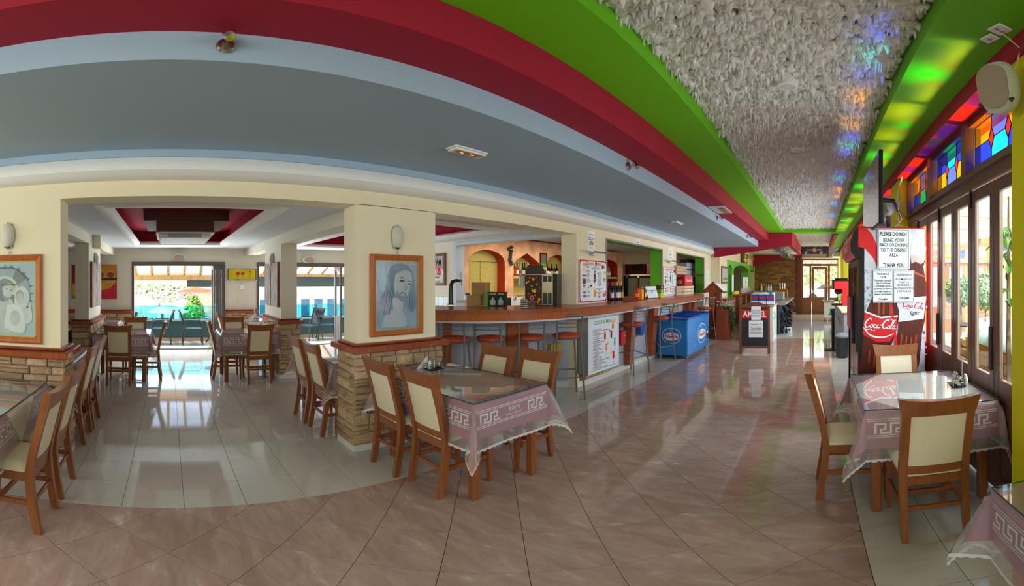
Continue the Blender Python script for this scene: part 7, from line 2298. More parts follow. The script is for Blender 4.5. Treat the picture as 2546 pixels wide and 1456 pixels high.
for k, (x, y, lab) in enumerate(((-9.85, -0.62, 'small dark round terrace table at the left of the opening'), (-9.85, 1.12, 'small dark round terrace table beside the folded leaves'))):
 t = thing('terrace_table', lab, 'table', (x, y, 0), 0, 'small round terrace tables')
 MB().lathe([(0.26, 0.60), (0.27, 0.61), (0.27, 0.625), (0.255, 0.63)], n=26).build('tabletop', DARKGREY, t)
 for q in range(3):
  a = 2 * pi * q / 3 + 0.4
  MB().tube([(0.04 * cos(a), 0.04 * sin(a), 0.6), (0.06 * cos(a), 0.06 * sin(a), 0.3), (0.22 * cos(a), 0.22 * sin(a), 0.01)], 0.014, 6).build('leg', DARKGREY, t)
caddy(-9.85, -0.62, 0.3, 'on the left terrace table', napkins=False, z=0.632, s=0.85)
caddy(-9.85, 1.12, 0.3, 'on the right terrace table', napkins=False, z=0.632, s=0.85)
# garden and pool beyond the parapet (lower ground)
GZ = -1.6
tag(MB().box(-80, -11, -50, 60, GZ - 0.2, GZ).build('ground_garden', mat('pale_paving', (214, 208, 194), 0.8), None, smooth=False), 'pale pool terrace far below', kind='structure')
CANV = mat('white_canvas', (236, 238, 240), 0.8)
def parasol(x, y, zt, r, label, tilt=0.0):
 t = thing('parasol', label, 'parasol', (x, y, GZ), 0, 'white parasols by the pool')
 h = zt - GZ
 MB().lathe([(r, h - r * 0.36), (r * 0.5, h - r * 0.15), (0.02, h)], n=8, caps=False).build('canopy', CANV, t, smooth=False)
 MB().lathe([(0.28, h - 0.02), (0.1, h + 0.04), (0.01, h + 0.07)], n=8, caps=False).build('vent', CANV, t, smooth=False)
 MB().tube([(0, 0, 0), (0, 0, h)], 0.03, 8).build('pole', WHITE, t)
 MB().box(-0.3, 0.3, -0.3, 0.3, 0, 0.08, 0.01).build('foot', MIDGREY, t)
parasol(-14.0, at_x(418, -14.0), 0.72, 0.72, 'white parasol top below the terrace railing')
parasol(-17.0, at_x(455, -17.0), 0.70, 1.1, 'farther white parasol behind the bush')
t = thing('pool_slide', 'white round pool slide end with a turquoise disc', 'slide', (-15.5, at_x(347, -15.5), 0.30))
b = MB()
b.m = Matrix.Rotation(pi / 2, 4, 'Y')
b.lathe([(0.55, -0.3), (0.70, -0.25), (0.70, 0.25), (0.55, 0.3), (0.002, 0.32)], n=28)
b.build('drum', CANV, t)
b = MB()
b.m = Matrix.Translation((0.33, -0.05, -0.05)) @ Matrix.Rotation(pi / 2, 4, 'Y')
b.lathe([(0.19, 0.0), (0.19, 0.01)], n=20)
b.build('turquoise_disc', mat('turquoise_paint', (120, 226, 214), 0.5), t)
MB().box(-0.2, 0.2, -0.3, 0.3, GZ - 0.30, -0.55).build('support', WHITE, t, smooth=False)
# trees and bushes: scattered leaves on short twigs
def leaf_cloud(name, label, cat, c, rad, n, m, size, trunk=None, seed=0, group=None, cone=0.0):
 t = thing(name, label, cat, (c[0], c[1], 0), 0, group)
 rr = np.random.RandomState(seed)
 vs, fs = [], []
 for k in range(n):
  d = rr.normal(size=3)
  d /= np.linalg.norm(d)
  q = d * np.array(rad) * (0.55 + 0.45 * rr.rand() ** 0.4)
  if cone: 
   hh = (q[2] / rad[2] + 1) / 2
   q[:2] *= (1 - cone * hh)
  a = rr.normal(size=3); a /= np.linalg.norm(a)
  b_ = np.cross(a, d); b_ /= (np.linalg.norm(b_) + 1e-6)
  s = size * (0.6 + 0.8 * rr.rand())
  p = q + np.array([0, 0, c[2]])
  i = len(vs)
  vs += [tuple(p - a * s), tuple(p + b_ * s * 0.45), tuple(p + a * s), tuple(p - b_ * s * 0.45)]
  fs.append((i, i + 1, i + 2, i + 3))
 me = bpy.data.meshes.new('foliage')
 me.from_pydata(vs, [], fs)
 me.materials.append(m)
 put('foliage', me, t)
 if trunk:
  MB().tube([(0, 0, trunk[0]), (0.05, 0.03, (trunk[0] + c[2]) / 2), (0.0, 0.0, c[2] + rad[2] * 0.2)], [trunk[1], trunk[1] * .8, trunk[1] * .4], 7).build('trunk', mat('bark', (110, 90, 70), 0.9), t)
 return t
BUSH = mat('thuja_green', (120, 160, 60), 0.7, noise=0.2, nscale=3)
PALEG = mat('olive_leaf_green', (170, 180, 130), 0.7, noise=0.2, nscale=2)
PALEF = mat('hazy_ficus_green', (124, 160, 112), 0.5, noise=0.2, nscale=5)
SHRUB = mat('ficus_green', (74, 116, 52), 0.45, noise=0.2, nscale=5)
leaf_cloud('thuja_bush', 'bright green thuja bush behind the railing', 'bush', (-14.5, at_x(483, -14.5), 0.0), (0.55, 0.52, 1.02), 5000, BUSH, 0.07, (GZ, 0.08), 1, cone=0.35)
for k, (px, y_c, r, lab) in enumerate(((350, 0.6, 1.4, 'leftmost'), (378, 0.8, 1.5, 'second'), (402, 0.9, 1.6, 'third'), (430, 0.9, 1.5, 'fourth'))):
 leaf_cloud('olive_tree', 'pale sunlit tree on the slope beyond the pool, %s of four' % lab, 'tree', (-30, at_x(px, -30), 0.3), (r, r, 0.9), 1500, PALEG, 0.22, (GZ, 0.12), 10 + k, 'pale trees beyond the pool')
# pavilion with orange scalloped awning and tiled roof
t = thing('garden_pavilion', 'garden pavilion with orange scalloped awning', 'pavilion')
AWN = mat('orange_awning', (226, 110, 70), 0.7)
PX = -20.0
ya, yb = at_x(442, PX), at_x(528, PX)
b = MB().prism([(0, 0), (0.5 * (yb - ya), 0.22), (yb - ya, 0.05), (yb - ya, -0.02), (0, -0.02)], (PX, ya, 1.02), (0, 1, 0), (0, 0, 1), (-2.0, 0, 0))
b.build('awning', AWN, t, smooth=False)
n = 12
MB().prism([(0, 0.02)] + [((yb - ya) * (k + .5 * (i)) / n, -0.10 if i == 1 else -0.03) for k in range(n) for i in (0, 1)] + [(yb - ya, 0.02)], (PX + 0.02, ya, 1.0), (0, 1, 0), (0, 0, 1), (0.01, 0, 0)).build('scallop', AWN, t, smooth=False)
for y in (at_x(452, PX), at_x(478, PX), at_x(520, PX)):
 MB().box(PX - 0.05, PX + 0.05, y - 0.08, y + 0.08, GZ, 1.0).build('post', mat('mauve_post', (150, 120, 120), 0.7), t, smooth=False)
t = thing('tiled_roof_hut', 'hut with terracotta tiled roof behind the thuja bush', 'hut')
HX = -17.5
ya, yb = at_x(492, HX), at_x(560, HX)
MB().box(HX - 2.5, HX, ya, yb + 2, GZ, -0.1).build('wall', WHITE, t, smooth=False)
TERRA = mat('terracotta_tile', (206, 110, 74), 0.8, rand=0.2)
TME = MB().prism([(0, 0), (0.25, 0.14), (0.25, 0.16), (0, 0.03)], (0, 0, 0), (-1, 0, 0), (0, 0, 1), (0, 0.21, 0)).mesh('roof_tile', TERRA, smooth=False)
for r_ in range(8):
 for c_ in range(9):
  o = put('roof_tile', TME, t)
  o.location = (HX + 0.2 - 0.23 * r_, ya - 0.2 + 0.225 * c_ + 0.1 * (r_ % 2), -0.15 + 0.125 * r_)
# fence beyond the pool
t = thing('garden_fence', 'grey railing beyond the pool', 'fence')
FX = -24.0
ya, yb = at_x(330, FX), at_x(446, FX)
MB().tube([(FX, ya, 0.62), (FX, yb, 0.62)], 0.03, 6).tube([(FX, ya, 0.05), (FX, yb, 0.05)], 0.03, 6).build('rail', MIDGREY, t)
n = 30
BME = MB().tube([(0, 0, 0), (0, 0, 0.6)], 0.014, 5).mesh('baluster', MIDGREY)
for k in range(n):
 o = put('baluster', BME, t)
 o.location = (FX, ya + (yb - ya) * k / (n - 1), 0.04)
for k in range(4):
 MB().box(FX - 0.04, FX + 0.04, ya + (yb - ya) * k / 3 - 0.04, ya + (yb - ya) * k / 3 + 0.04, GZ, 0.66).build('post', MIDGREY, t, smooth=False)
# white wing of the house across the terrace
WX = -13.6
t = thing('house_wing', 'white house wing with strip windows and glazed doors across the terrace', 'building')
MB().box(WX - 0.3, WX, 1.95, 9.5, 1.33, 3.2).box(WX - 0.3, WX, 1.95, 9.5, 0.98, 1.08).box(WX - 0.3, WX, 1.95, 9.5, GZ, -0.8).box(WX - 3.3, WX - 3.2, 1.9, 9.5, GZ, 3.2).build('wall', WHITE, t, smooth=False)
DB = mat('deep_blue_interior', (60, 96, 120), 0.3)
for k in range(8):
 y = 2.0 + 0.92 * k
 fr = MB().box(WX - 0.05, WX + 0.02, y, y + 0.07, 1.06, 1.34).box(WX - 0.05, WX + 0.02, y + 0.85, y + 0.92, 1.06, 1.34).box(WX - 0.05, WX + 0.02, y, y + 0.92, 1.06, 1.10).box(WX - 0.05, WX + 0.02, y, y + 0.92, 1.29, 1.34).build('window', WHITE, t, smooth=False)
 MB().box(WX - 0.03, WX - 0.02, y + 0.07, y + 0.85, 1.10, 1.29).build('pane', GLASS, fr, smooth=False)
for k in range(15):
 y = 2.0 + 0.49 * k
 fr = MB().box(WX - 0.05, WX + 0.02, y, y + 0.08, -0.8, 0.98).box(WX - 0.05, WX + 0.02, y + 0.40, y + 0.48, -0.8, 0.98).box(WX - 0.05, WX + 0.02, y, y + 0.48, 0.88, 0.98).box(WX - 0.05, WX + 0.02, y, y + 0.48, -0.8, -0.65).build('glazed_door', WHITE, t, smooth=False)
 MB().box(WX - 0.03, WX - 0.02, y + 0.08, y + 0.40, -0.65, 0.88).build('pane', glassy('blue_tinted_glass', (0.35, 0.5, 0.6, 1)), fr, smooth=False)
for q in ((2.4, 3.3), (5.0, 6.2)):
 MB().box(WX - 3.1, WX - 0.6, q[0], q[1], -0.8, 0.0).build('indoor_furniture', mat('terracotta_brown', (150, 96, 74), 0.7), t, smooth=False)
# ---- outside the folding doors: covered court with a spa tub
tag(MB().box(1.3, 14, -8, 30, -0.2, -0.01).build('ground_court', mat('warm_paving', (206, 186, 160), 0.8), None, smooth=False), 'warm paving of the court outside the folding doors', kind='structure')
t = thing('spa_tub', 'pale blue spa tub with stone-clad base outside the folding doors', 'tub')
SPA = mat('spa_shell', (160, 214, 236), 0.25)
MB().box(2.12, 4.5, 3.0, 5.8, 0, 0.66).build('core', MORTAR, t, smooth=False)
clad(t, (2.12, 5.8), (2.12, 3.0), 0.0, 0.67, 0.05, hmin=0.12, hmax=0.18, lmin=0.3, lmax=0.6, seed=41)
clad(t, (2.12, 3.0), (4.5, 3.0), 0.0, 0.67, 0.05, hmin=0.12, hmax=0.18, lmin=0.3, lmax=0.6, seed=42)
def rimf(u, v):
 a_ = 2 * pi * u
 cx_, sx_ = [abs(q) ** 0.45 * (1 if q >= 0 else -1) for q in (cos(a_), sin(a_))]
 off = (0.02, 0.10, 0.10, 0.0, -0.14, -0.30, -0.34)[int(round(v * 6))]
 zz = (0.66, 0.70, 0.84, 0.93, 0.94, 0.90, 0.62)[int(round(v * 6))]
 return (3.31 + (1.19 + off) * cx_, 4.4 + (1.4 + off) * sx_, zz + 0.03 * sin(a_ * 4) * (v > 0.4))
MB().grid(rimf, 48, 6).build('rim', SPA, t, angle=60)
MB().box(2.5, 4.1, 3.4, 5.4, 0.66, 0.72).build('water', mat('spa_water', (120, 200, 220), 0.05), t, smooth=False)
for k in range(4):
 MB().tube([(2.28, 4.2 + 0.35 * k, 0.93), (2.28, 4.2 + 0.35 * k, 0.99)], 0.014, 6).build('jet_knob', CHROME, t)
t = thing('court_pergola', 'wooden pergola over the court outside', 'pergola')
for k in range(6):
 MB().box(1.45, 5.2, 2.4 + 1.3 * k, 2.5 + 1.3 * k, 2.35, 2.5).build('rafter', PINE, t, smooth=False)
MB().box(3.2, 3.32, 1.5, 12, 2.22, 2.35).box(5.1, 5.22, 1.5, 12, 2.10, 2.35).build('beam', PINE, t, smooth=False)
for y in (1.6, 6.0, 10.5):
 MB().box(5.1, 5.22, y, y + 0.12, 0, 2.1).build('post', PINE, t, smooth=False)
t = thing('court_house', 'yellow house with brown windows and coloured glass lights across the court', 'building')
HY = 11.6
MB().box(1.5, 9.5, HY, HY + 0.3, 0, 3.4).build('wall', mat('sunny_house_yellow', (236, 222, 90), 0.8), t, smooth=False)
MB().box(1.5, 9.5, HY - 0.08, HY, 2.05, 2.14).build('red_band', mat('rose_band', (206, 110, 110), 0.7), t, smooth=False)
MB().box(1.5, 9.5, HY - 0.12, HY, 2.62, 3.1).build('grey_fascia', mat('pale_grey_fascia', (190, 200, 206), 0.7), t, smooth=False)
for k in range(7):
 x = 1.7 + 0.68 * k
 if k == 6: x = 6.4
 fr = MB().box(x, x + 0.62, HY - 0.05, HY, 0, 2.05).build('window', DOORW, t, smooth=False)
 MB().box(x + 0.1, x + 0.52, HY - 0.06, HY - 0.05, 0.75, 1.92).build('pane', mat('pale_pane', (150, 160, 166), 0.1), fr, smooth=False)
 MB().box(x, x + 0.30, HY - 0.05, HY, 2.2, 2.55).build('coloured_light', mat(('lilac_light', 'orange_light')[k % 2], ((120, 110, 220), (230, 130, 60))[k % 2], 0.3), t, smooth=False)
 MB().box(x + 0.31, x + 0.62, HY - 0.05, HY, 2.2, 2.55).build('coloured_light', mat(('pale_light', 'blue_light')[k % 2], ((210, 190, 220), (60, 80, 200))[k % 2], 0.3), t, smooth=False)
for k, (x, y, z, r, lab) in enumerate(((3.15, 8.7, 1.27, 0.34, 'potted ficus with round crown behind the spa tub, left one'), (3.62, 8.4, 1.27, 0.38, 'potted ficus with round crown behind the spa tub, right one'))):
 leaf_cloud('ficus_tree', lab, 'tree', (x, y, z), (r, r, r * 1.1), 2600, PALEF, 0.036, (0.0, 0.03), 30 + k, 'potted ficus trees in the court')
# branch with large leaves close to the pane
t = thing('ficus_branch', 'leafy ficus standing close behind the pane by the yellow column', 'tree', (1.72, 3.42, 0))
MB().tube([(0.25, 0.5, 0), (0.2, 0.4, 1.0), (0.1, 0.2, 1.8), (0.0, 0.0, 2.3)], [0.03, 0.025, 0.018, 0.01], 6).build('trunk', mat('bark', (110, 90, 70), 0.9), t)
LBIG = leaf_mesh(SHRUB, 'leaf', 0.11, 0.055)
rr = random.Random(4)
for k in range(70):
 o = put('leaf', LBIG, t)
 zz = 1.62 + rr.random() * 0.45 if k % 5 else 1.32 + rr.random() * 0.12
 o.location = (rr.uniform(-0.06, 0.16), rr.uniform(-0.05, 0.3), zz)
 o.rotation_euler = (rr.uniform(-.6, .6), rr.uniform(0.5, 1.6), rr.uniform(0, 6.28))
 o.scale = (rr.uniform(.8, 1.3),) * 3
t = thing('court_chair', 'dark wicker chair behind the spa tub', 'chair', (3.55, 6.75, 0), 0.4)
MB().box(-0.25, 0.25, -0.25, 0.25, 0.36, 0.42, 0.01).build('seat', WICK, t)
MB().grid(lambda u, v: (0.28 * cos(pi * u), -0.1 + 0.3 * sin(pi * u), 0.4 + 0.32 * v), 14, 4).grid(lambda u, v: (0.30 * cos(pi * u), -0.1 + 0.32 * sin(pi * u), 0.4 + 0.32 * v), 14, 4).build('backrest', WICK, t)
for sx in (-.22, .22):
 for sy in (-.22, .2):
  MB().tube([(sx, sy, 0), (sx, sy, 0.38)], 0.015, 6).build('leg', DARKGREY, t)
t = thing('court_table', 'dark round table in the court', 'table', (2.75, 6.9, 0))
MB().lathe([(0.32, 0.70), (0.33, 0.71), (0.33, 0.73), (0.32, 0.735)], n=24).build('tabletop', DARKGREY, t)
MB().lathe([(0.2, 0), (0.18, 0.02), (0.03, 0.05), (0.03, 0.70)], n=14).build('leg', DARKGREY, t)
# ---- street beyond the entrance
tag(MB().box(-20, 20, 19.1, 60, -0.2, -0.02).build('ground_street', mat('sunlit_paving', (220, 210, 190), 0.9), None, smooth=False), 'sunlit paving outside the entrance', kind='structure')
for k, (x, y, z, r) in enumerate(((-0.9, 27.0, 2.1, 1.3), (0.6, 26.0, 2.2, 1.3), (1.5, 29.0, 2.0, 1.2))):
 leaf_cloud('street_tree', 'pale green tree with crooked trunk outside the entrance, %s of three' % ('left', 'middle', 'right')[k], 'tree', (x, y, z), (r, r * .8, 0.9), 1100, PALEG, 0.13, None, 50 + k, 'trees outside the entrance')
 b = MB().tube([(x + 0.1, y, 0), (x - .1, y, 0.5), (x + .15, y, 1.1), (x, y, 1.9)], [0.07, 0.06, 0.05, 0.03], 7)
 o = b.build('trunk', mat('pale_bark', (186, 160, 140), 0.9), bpy.data.objects['street_tree' + ('.%03d' % k if k else '')])
 o.matrix_parent_inverse = Matrix.Translation((-x, -y, 0))
t = thing('parked_car', 'white car parked outside the entrance', 'car', (0.9, 31.0, 0), 0.1)
b = MB()
CP = [(-1.9, 0.35), (-1.95, 0.75), (-1.2, 0.9), (-0.6, 1.35), (0.7, 1.38), (1.3, 0.95), (1.95, 0.85), (2.0, 0.35)]
b.prism(CP, (0, -0.8, 0), (1, 0, 0), (0, 0, 1), (0, 1.6, 0))
b.build('body', WHITE, t, smooth=False)
MB().prism([(-1.05, 0.92), (-0.55, 1.28), (0.65, 1.3), (1.15, 0.95)], (0, -0.81, 0), (1, 0, 0), (0, 0, 1), (0, 0.02, 0)).build('window', DARKGREY, t, smooth=False)
for sx in (-1.25, 1.25):
 for sy in (-0.72, 0.72):
  q = MB()
  q.m = Matrix.Translation((sx, sy, 0.31)) @ Matrix.Rotation(pi / 2, 4, 'X')
  q.lathe([(0.31, -0.1), (0.31, 0.1)], n=18)
  q.build('wheel', BLACK, t)
tag(MB().box(-8, 8, 33.5, 33.8, 0, 0.9).build('wall_street', mat('street_white', (236, 232, 220), 0.8), None, smooth=False), 'low white wall across the street', kind='structure')
tag(MB().box(-1.2, 1.4, 19.1, 22.0, 2.57, 2.65).build('entrance_canopy', mat('terracotta_canopy', (206, 140, 100), 0.7), None, smooth=False), 'terracotta canopy outside the entrance', 'canopy')
# ================================================================= FAR END OF THE CORRIDOR
# resort sign over the entrance
t = thing('resort_sign', 'dark resort sign with palace picture over the entrance', 'sign')
SY = Y_END - 0.14
MB().box(-0.68, 0.56, SY, SY + 0.14, 2.59, 3.09).build('board', mat('maroon_brown_paint', (112, 58, 54), 0.6), t, smooth=False)
MB().box(-0.66, 0.46, SY - 0.01, SY, 2.62, 3.06).build('sky_print', mat('dusk_blue_print', (44, 58, 110), 0.5), t, smooth=False)
MB().box(-0.66, 0.46, SY - 0.014, SY - 0.01, 2.62, 2.74).build('stone_print', mat('rubble_print', (180, 164, 138), 0.6, noise=0.4, nscale=30), t, smooth=False)
text('GRIGIAN FAMILIA RESORT', (-0.10, SY - 0.016, 2.93), 0.085, '-y', PAPER, t, bold=0.02, sx=0.72)
flat(ell(0.2, 0.2), (-0.09, SY - 0.0115, 2.92), '-y', mat('sunset_disc', (214, 150, 90), 0.5), t, 'sun_disc')
for x in (-0.48, 0.22):
 flat(rc(-0.05, 0.05, 0, 0.17), (x, SY - 0.016, 2.68), '-y', mat('pale_stone_print', (196, 180, 160), 0.6), t, 'pillar_print')
 flat(rc(-0.07, 0.07, 0.15, 0.19), (x, SY - 0.0165, 2.68), '-y', mat('pale_stone_print', (196, 180, 160), 0.6), t, 'capital_print')
# hanging glasses under the bulkhead
HG = glassy('hanging_clear_glass', (0.78, 0.8, 0.8, 1))
for k, (px, py, r) in enumerate(((1932, 618, 0.20), (1941, 622, 0.20), (1949, 627, 0.19), (1952, 633, 0.18), (1958, 637, 0.17), (1966, 640, 0.16))):
 y = 12.6 + 0.55 * k
 x = at_y(px, y)
 z = z_at(py, x, y)
 t = thing('glass_pendant', 'clear layered glass pendant under the bulkhead, %s from the front' % ordn[k], 'lamp', (x, y, z), 0, 'clear glass pendants over the buffet')
 for q in range(3):
  rr_ = r * (1 - 0.18 * q)
  MB().lathe([(rr_ * 0.75, -0.09 + 0.07 * q), (rr_, -0.05 + 0.07 * q), (rr_, -0.03 + 0.07 * q), (rr_ * 0.7, 0.0 + 0.07 * q)], n=22).build('glass_disc', HG, t)
 MB().tube([(0, 0, 0.0), (0, 0, 2.7 - z)], 0.006, 6).build('stem', STEEL, t)
# framed picture, notices and plates on the far wall
def wall_picture(y0, y1, z0, z1, label, m, x=-2.85):
 t = thing('framed_picture', label, 'picture')
 MB().box(x, x + 0.03, y0, y1, z0, z1, 0.006).build('frame', wood('mirror_frame_brown', (110, 70, 48)), t)
 MB().box(x + 0.03, x + 0.033, y0 + 0.06, y1 - 0.06, z0 + 0.06, z1 - 0.06).build('print', m, t, smooth=False)
 return t
t = wall_picture(12.1, 12.92, 1.43, 1.97, 'small framed grey view on the far cream wall beside the green arches', mat('grey_view_print', (176, 176, 170), 0.5, noise=0.2, nscale=5))
MB().box(-2.816, -2.814, 12.25, 12.8, 1.55, 1.62).build('town_print', mat('print_town', (120, 116, 106), 0.6), t, smooth=False)
notice(12.1, 12.4, 1.06, 1.34, 'Dear\nguests\n\nplease\nwait\nhere', 0.03, 'left paper notice below the grey view', x=-2.85)
notice(12.55, 12.85, 1.06, 1.34, 'Dress\ncode\n\nplease', 0.034, 'right paper notice below the grey view', x=-2.85)
notice(13.62, 13.95, 1.12, 1.72, 'R\nE\nS\nT\nA\nU\nR\nA\nN\nT', 0.055, 'narrow vertical sign on the green pier', x=-2.835)
notice(at_x(1847.5, -2.7), at_x(1860, -2.7), 1.22, 1.66, 'Dear guests\n\nPlease do not\ntake food\nand drinks\n\noutside the\nrestaurant', 0.05, 'white notice hanging in the green serving arch', x=-2.7)
x = -2.85
y = at_x(1849, x)
t = thing('guitar_clock', 'dark square plaque with a yellow guitar on the far wall', 'plaque')
z = z_at(642, x, y)
MB().box(x, x + 0.04, y - 0.65, y + 0.65, z - 0.18, z + 0.20, 0.006).build('plaque', mat('dark_olive', (50, 46, 30), 0.5), t)
b = MB()
b.prism(ell(0.55, 0.2, 0, -0.06, 18), (x + 0.04, y, z), (0, 1, 0), (0, 0, 1), (0.05, 0, 0))
b.prism(ell(0.4, 0.16, 0.02, 0.05, 16), (x + 0.04, y, z), (0, 1, 0), (0, 0, 1), (0.05, 0, 0))
b.box(x + 0.04, x + 0.09, y, y + 0.06, z + 0.08, z + 0.26)
b.build('guitar', P_Y, t, smooth=False)
for k, px in enumerate((1861.5, 1867, 1873)):
 y = at_x(px, x)
 z = z_at((637.5, 640, 642.5)[k], x, y)
 t = thing('butterfly_ornament', 'pale butterfly ornament on the far wall, %s from the left' % ordn[k], 'ornament', group='butterfly ornaments on the far wall')
 for s in (-1, 1):
  MB().prism([(0, 0), (s * 0.28, 0.08), (s * 0.25, -0.02), (s * 0.2, -0.1), (0, -0.05)], (x + 0.02, y, z), (0, 1, 0), (0, 0, 1), (0.02, 0, 0)).build('wing', mat('bone', (190, 180, 150), 0.5), t, smooth=False)
 MB().tube([(x + 0.03, y, z - 0.07), (x + 0.03, y, z + 0.05)], 0.012, 6).build('body', MIDGREY, t)
# jars and tray on the serving counter
for k, px in enumerate((1846, 1849.5, 1853, 1857, 1861)):
 xx = -2.72
 y = at_x(px, xx)
 t = thing('glass_canister', 'clear canister with pale contents on the serving counter, %s from the left' % ordn[k], 'jar', (xx, y, 1.06), 0, 'canisters on the serving counter')
 MB().lathe([(0.07, 0), (0.08, 0.02), (0.08, 0.16), (0.06, 0.18)], n=14).build('jar', mat('canister_glass', (196, 196, 190), 0.15), t)
 MB().lathe([(0.065, 0.18), (0.065, 0.21), (0.01, 0.22)], n=12).build('lid', STEEL, t)
tag(MB().box(-2.78, -2.66, at_x(1826, -2.7), at_x(1835, -2.7), 1.06, 1.17, 0.01).build('yellow_box', P_Y, None), 'yellow box on the serving counter', 'box')
# advertising A-board
t = thing('chalkboard_stand', 'wooden A-board with red header and dark chalkboard standing in the corridor', 'A-board', (-1.29, 8.55, 0), math.radians(8))
AW = wood('aboard_wood', (112, 66, 48), rough=0.4)
def aface(sign):
 b = MB()
 b.m = Matrix.Rotation(math.radians(9) * sign, 4, 'X')
 return b
for sgn, nm in ((-1, 'front_frame'), (1, 'rear_frame')):
 b = MB()
 b.m = Matrix.Translation((0, sgn * 0.165, 0)) @ Matrix.Rotation(math.radians(-9) * sgn * -1 * -1, 4, 'X') if False else Matrix.Translation((0, sgn * 0.17, 0)) @ Matrix.Rotation(math.radians(9) * sgn, 4, 'X')
 b.box(-0.32, -0.27, -0.015, 0.015, 0, 1.0, 0.003).box(0.27, 0.32, -0.015, 0.015, 0, 1.0, 0.003).box(-0.27, 0.27, -0.012, 0.012, 0.11, 0.16)
 b.prism([(-0.32, 0.96), (0.32, 0.96), (0.32, 1.0), (0.2, 1.03), (0.12, 1.065), (0, 1.075), (-0.12, 1.065), (-0.2, 1.03), (-0.32, 1.0)], (0, -0.015, 0), (1, 0, 0), (0, 0, 1), (0, 0.03, 0))
 b.build(nm, AW, t, smooth=False)
Mf = Matrix.Translation((0, -0.17, 0)) @ Matrix.Rotation(math.radians(-9), 4, 'X')
b = MB(); b.m = Mf
b.box(-0.27, 0.27, -0.008, 0.008, 0.16, 0.96)
b.build('chalkboard', mat('chalkboard_black', (42, 44, 48), 0.6), t, smooth=False)
b = MB(); b.m = Mf
b.box(-0.27, 0.27, -0.010, -0.008, 0.735, 0.92)
b.build('red_header', mat('beer_red', (206, 28, 36), 0.4), t, smooth=False)
rt, up_, nn = tuple(Mf.to_3x3() @ Vector((1, 0, 0))), tuple(Mf.to_3x3() @ Vector((0, 0, 1))), tuple(Mf.to_3x3() @ Vector((0, -1, 0)))
text('AMSTEL', tuple(Mf @ Vector((0, -0.0125, 0.82))), 0.16, (rt, up_, nn), GOLD, t, bold=0.035, sx=0.85)
text('AMSTEL', tuple(Mf @ Vector((-0.003, -0.0145, 0.823))), 0.16, (rt, up_, nn), PAPER, t, bold=0.02, sx=0.85)
for (x0, x1, z0, z1, body, sz) in ((-0.07, 0.13, 0.70, 0.985, 'PLEASE DO NOT\nBRING YOUR BAGS\nOR DRINKS TO\nTHE DINING AREA\n\nTHANK YOU FOR\nYOUR ATTENTION', 0.022), (-0.12, 0.17, 0.34, 0.69, 'Уважаемые гости!\n\nБольшая просьба\nпри посещении\nстоловой сумки и\nнапитки оставлять\nв своих комнатах\nили на ресепшене', 0.028)):
 b = MB(); b.m = Mf
 b.box(x0, x1, -0.018, -0.016, z0, z1)
 b.build('taped_notice', PAPER, t, smooth=False)
 text(body, tuple(Mf @ Vector(((x0 + x1) / 2, -0.0186, (z0 + z1) / 2))), sz, (rt, up_, nn), INK, t, bold=0.012)
# buffet: cabinet, counter with plant skirt, display case, steel box
t = thing('buffet_cabinet', 'white buffet cabinet with green-tinted door behind the A-board', 'cabinet')
MB().box(-1.72, -1.09, 10.3, 11.3, 0, 0.86).build('body', WHITE, t, smooth=False)
MB().box(-1.10, -1.085, 10.36, 11.2, 0.08, 0.82, 0.004).build('door', mat('pale_green_door', (206, 216, 196), 0.4), t)
MB().tube([(-1.08, 10.42, 0.55), (-1.05, 10.42, 0.6), (-1.05, 10.42, 0.68), (-1.08, 10.42, 0.73)], 0.01, 6).build('handle', CHROME, t)
MB().box(-1.74, -1.06, 10.27, 11.33, 0.86, 0.90, 0.005).build('worktop', mat('tan_worktop', (190, 160, 110), 0.4), t)
for k in range(3):
 t = thing('drinks_carton', 'blue and white carton on the buffet cabinet, %s from the left' % ordn[k], 'box', (-1.60 + 0.2 * k, 10.7, 0.90), 0.1, 'blue cartons on the buffet cabinet')
 MB().box(-0.095, 0.095, -0.2, 0.2, 0, 0.26, 0.003).build('carton', mat('carton_blue', (40, 84, 170), 0.5), t, smooth=False)
 MB().box(-0.096, 0.096, -0.201, 0.201, 0.15, 0.2).build('red_stripe', REDINK, t, smooth=False)
 MB().box(-0.096, 0.096, -0.201, 0.201, 0.02, 0.09).build('white_stripe', PAPER, t, smooth=False)
for k in range(2):
 t = thing('cup_stack', 'stack of clear cups on the buffet cabinet, %s one' % ('front', 'rear')[k], 'cups', (-1.12, 10.55 + 0.2 * k, 0.90), 0, 'stacked cups on the buffet')
 for q in range(6):
  MB().lathe([(0.03, 0.05 * q), (0.042, 0.05 * q + 0.06), (0.045, 0.05 * q + 0.062)], n=12).build('cup', mat('pale_cup', (206, 214, 220), 0.2), t)
o = MB().box(-1.65, -1.25, 10.45, 10.85, 1.165, 1.185, 0.004).box(-1.62, -1.3, 10.5, 10.8, 1.19, 1.21, 0.004).build('paper_stack', PAPER, None)
tag(o, 'loose white sheets on top of the cartons', 'paper')
t = thing('buffet_counter', 'grey stone buffet counter behind the white cabinet', 'counter')
MB().prism([(-1.35, 11.4), (-0.86, 11.4), (-0.86, 15.6), (-1.6, 15.6)], (0, 0, 0.84), (1, 0, 0), (0, 1, 0), (0, 0, 0.06)).build('worktop', mat('speckled_stone', (140, 136, 126), 0.35, noise=0.3, nscale=60), t, smooth=False)
MB().box(-1.5, -1.05, 11.45, 15.5, 0, 0.84).build('carcass', mat('black_carcass', (30, 30, 32), 0.6), t, smooth=False)
MB().box(-1.02, -0.90, 14.2, 15.5, 0, 0.84).box(-1.02, -0.86, 14.2, 14.35, 0, 0.84).build('wooden_end', WOODR, t, smooth=False)
b = MB()
rr = random.Random(21)
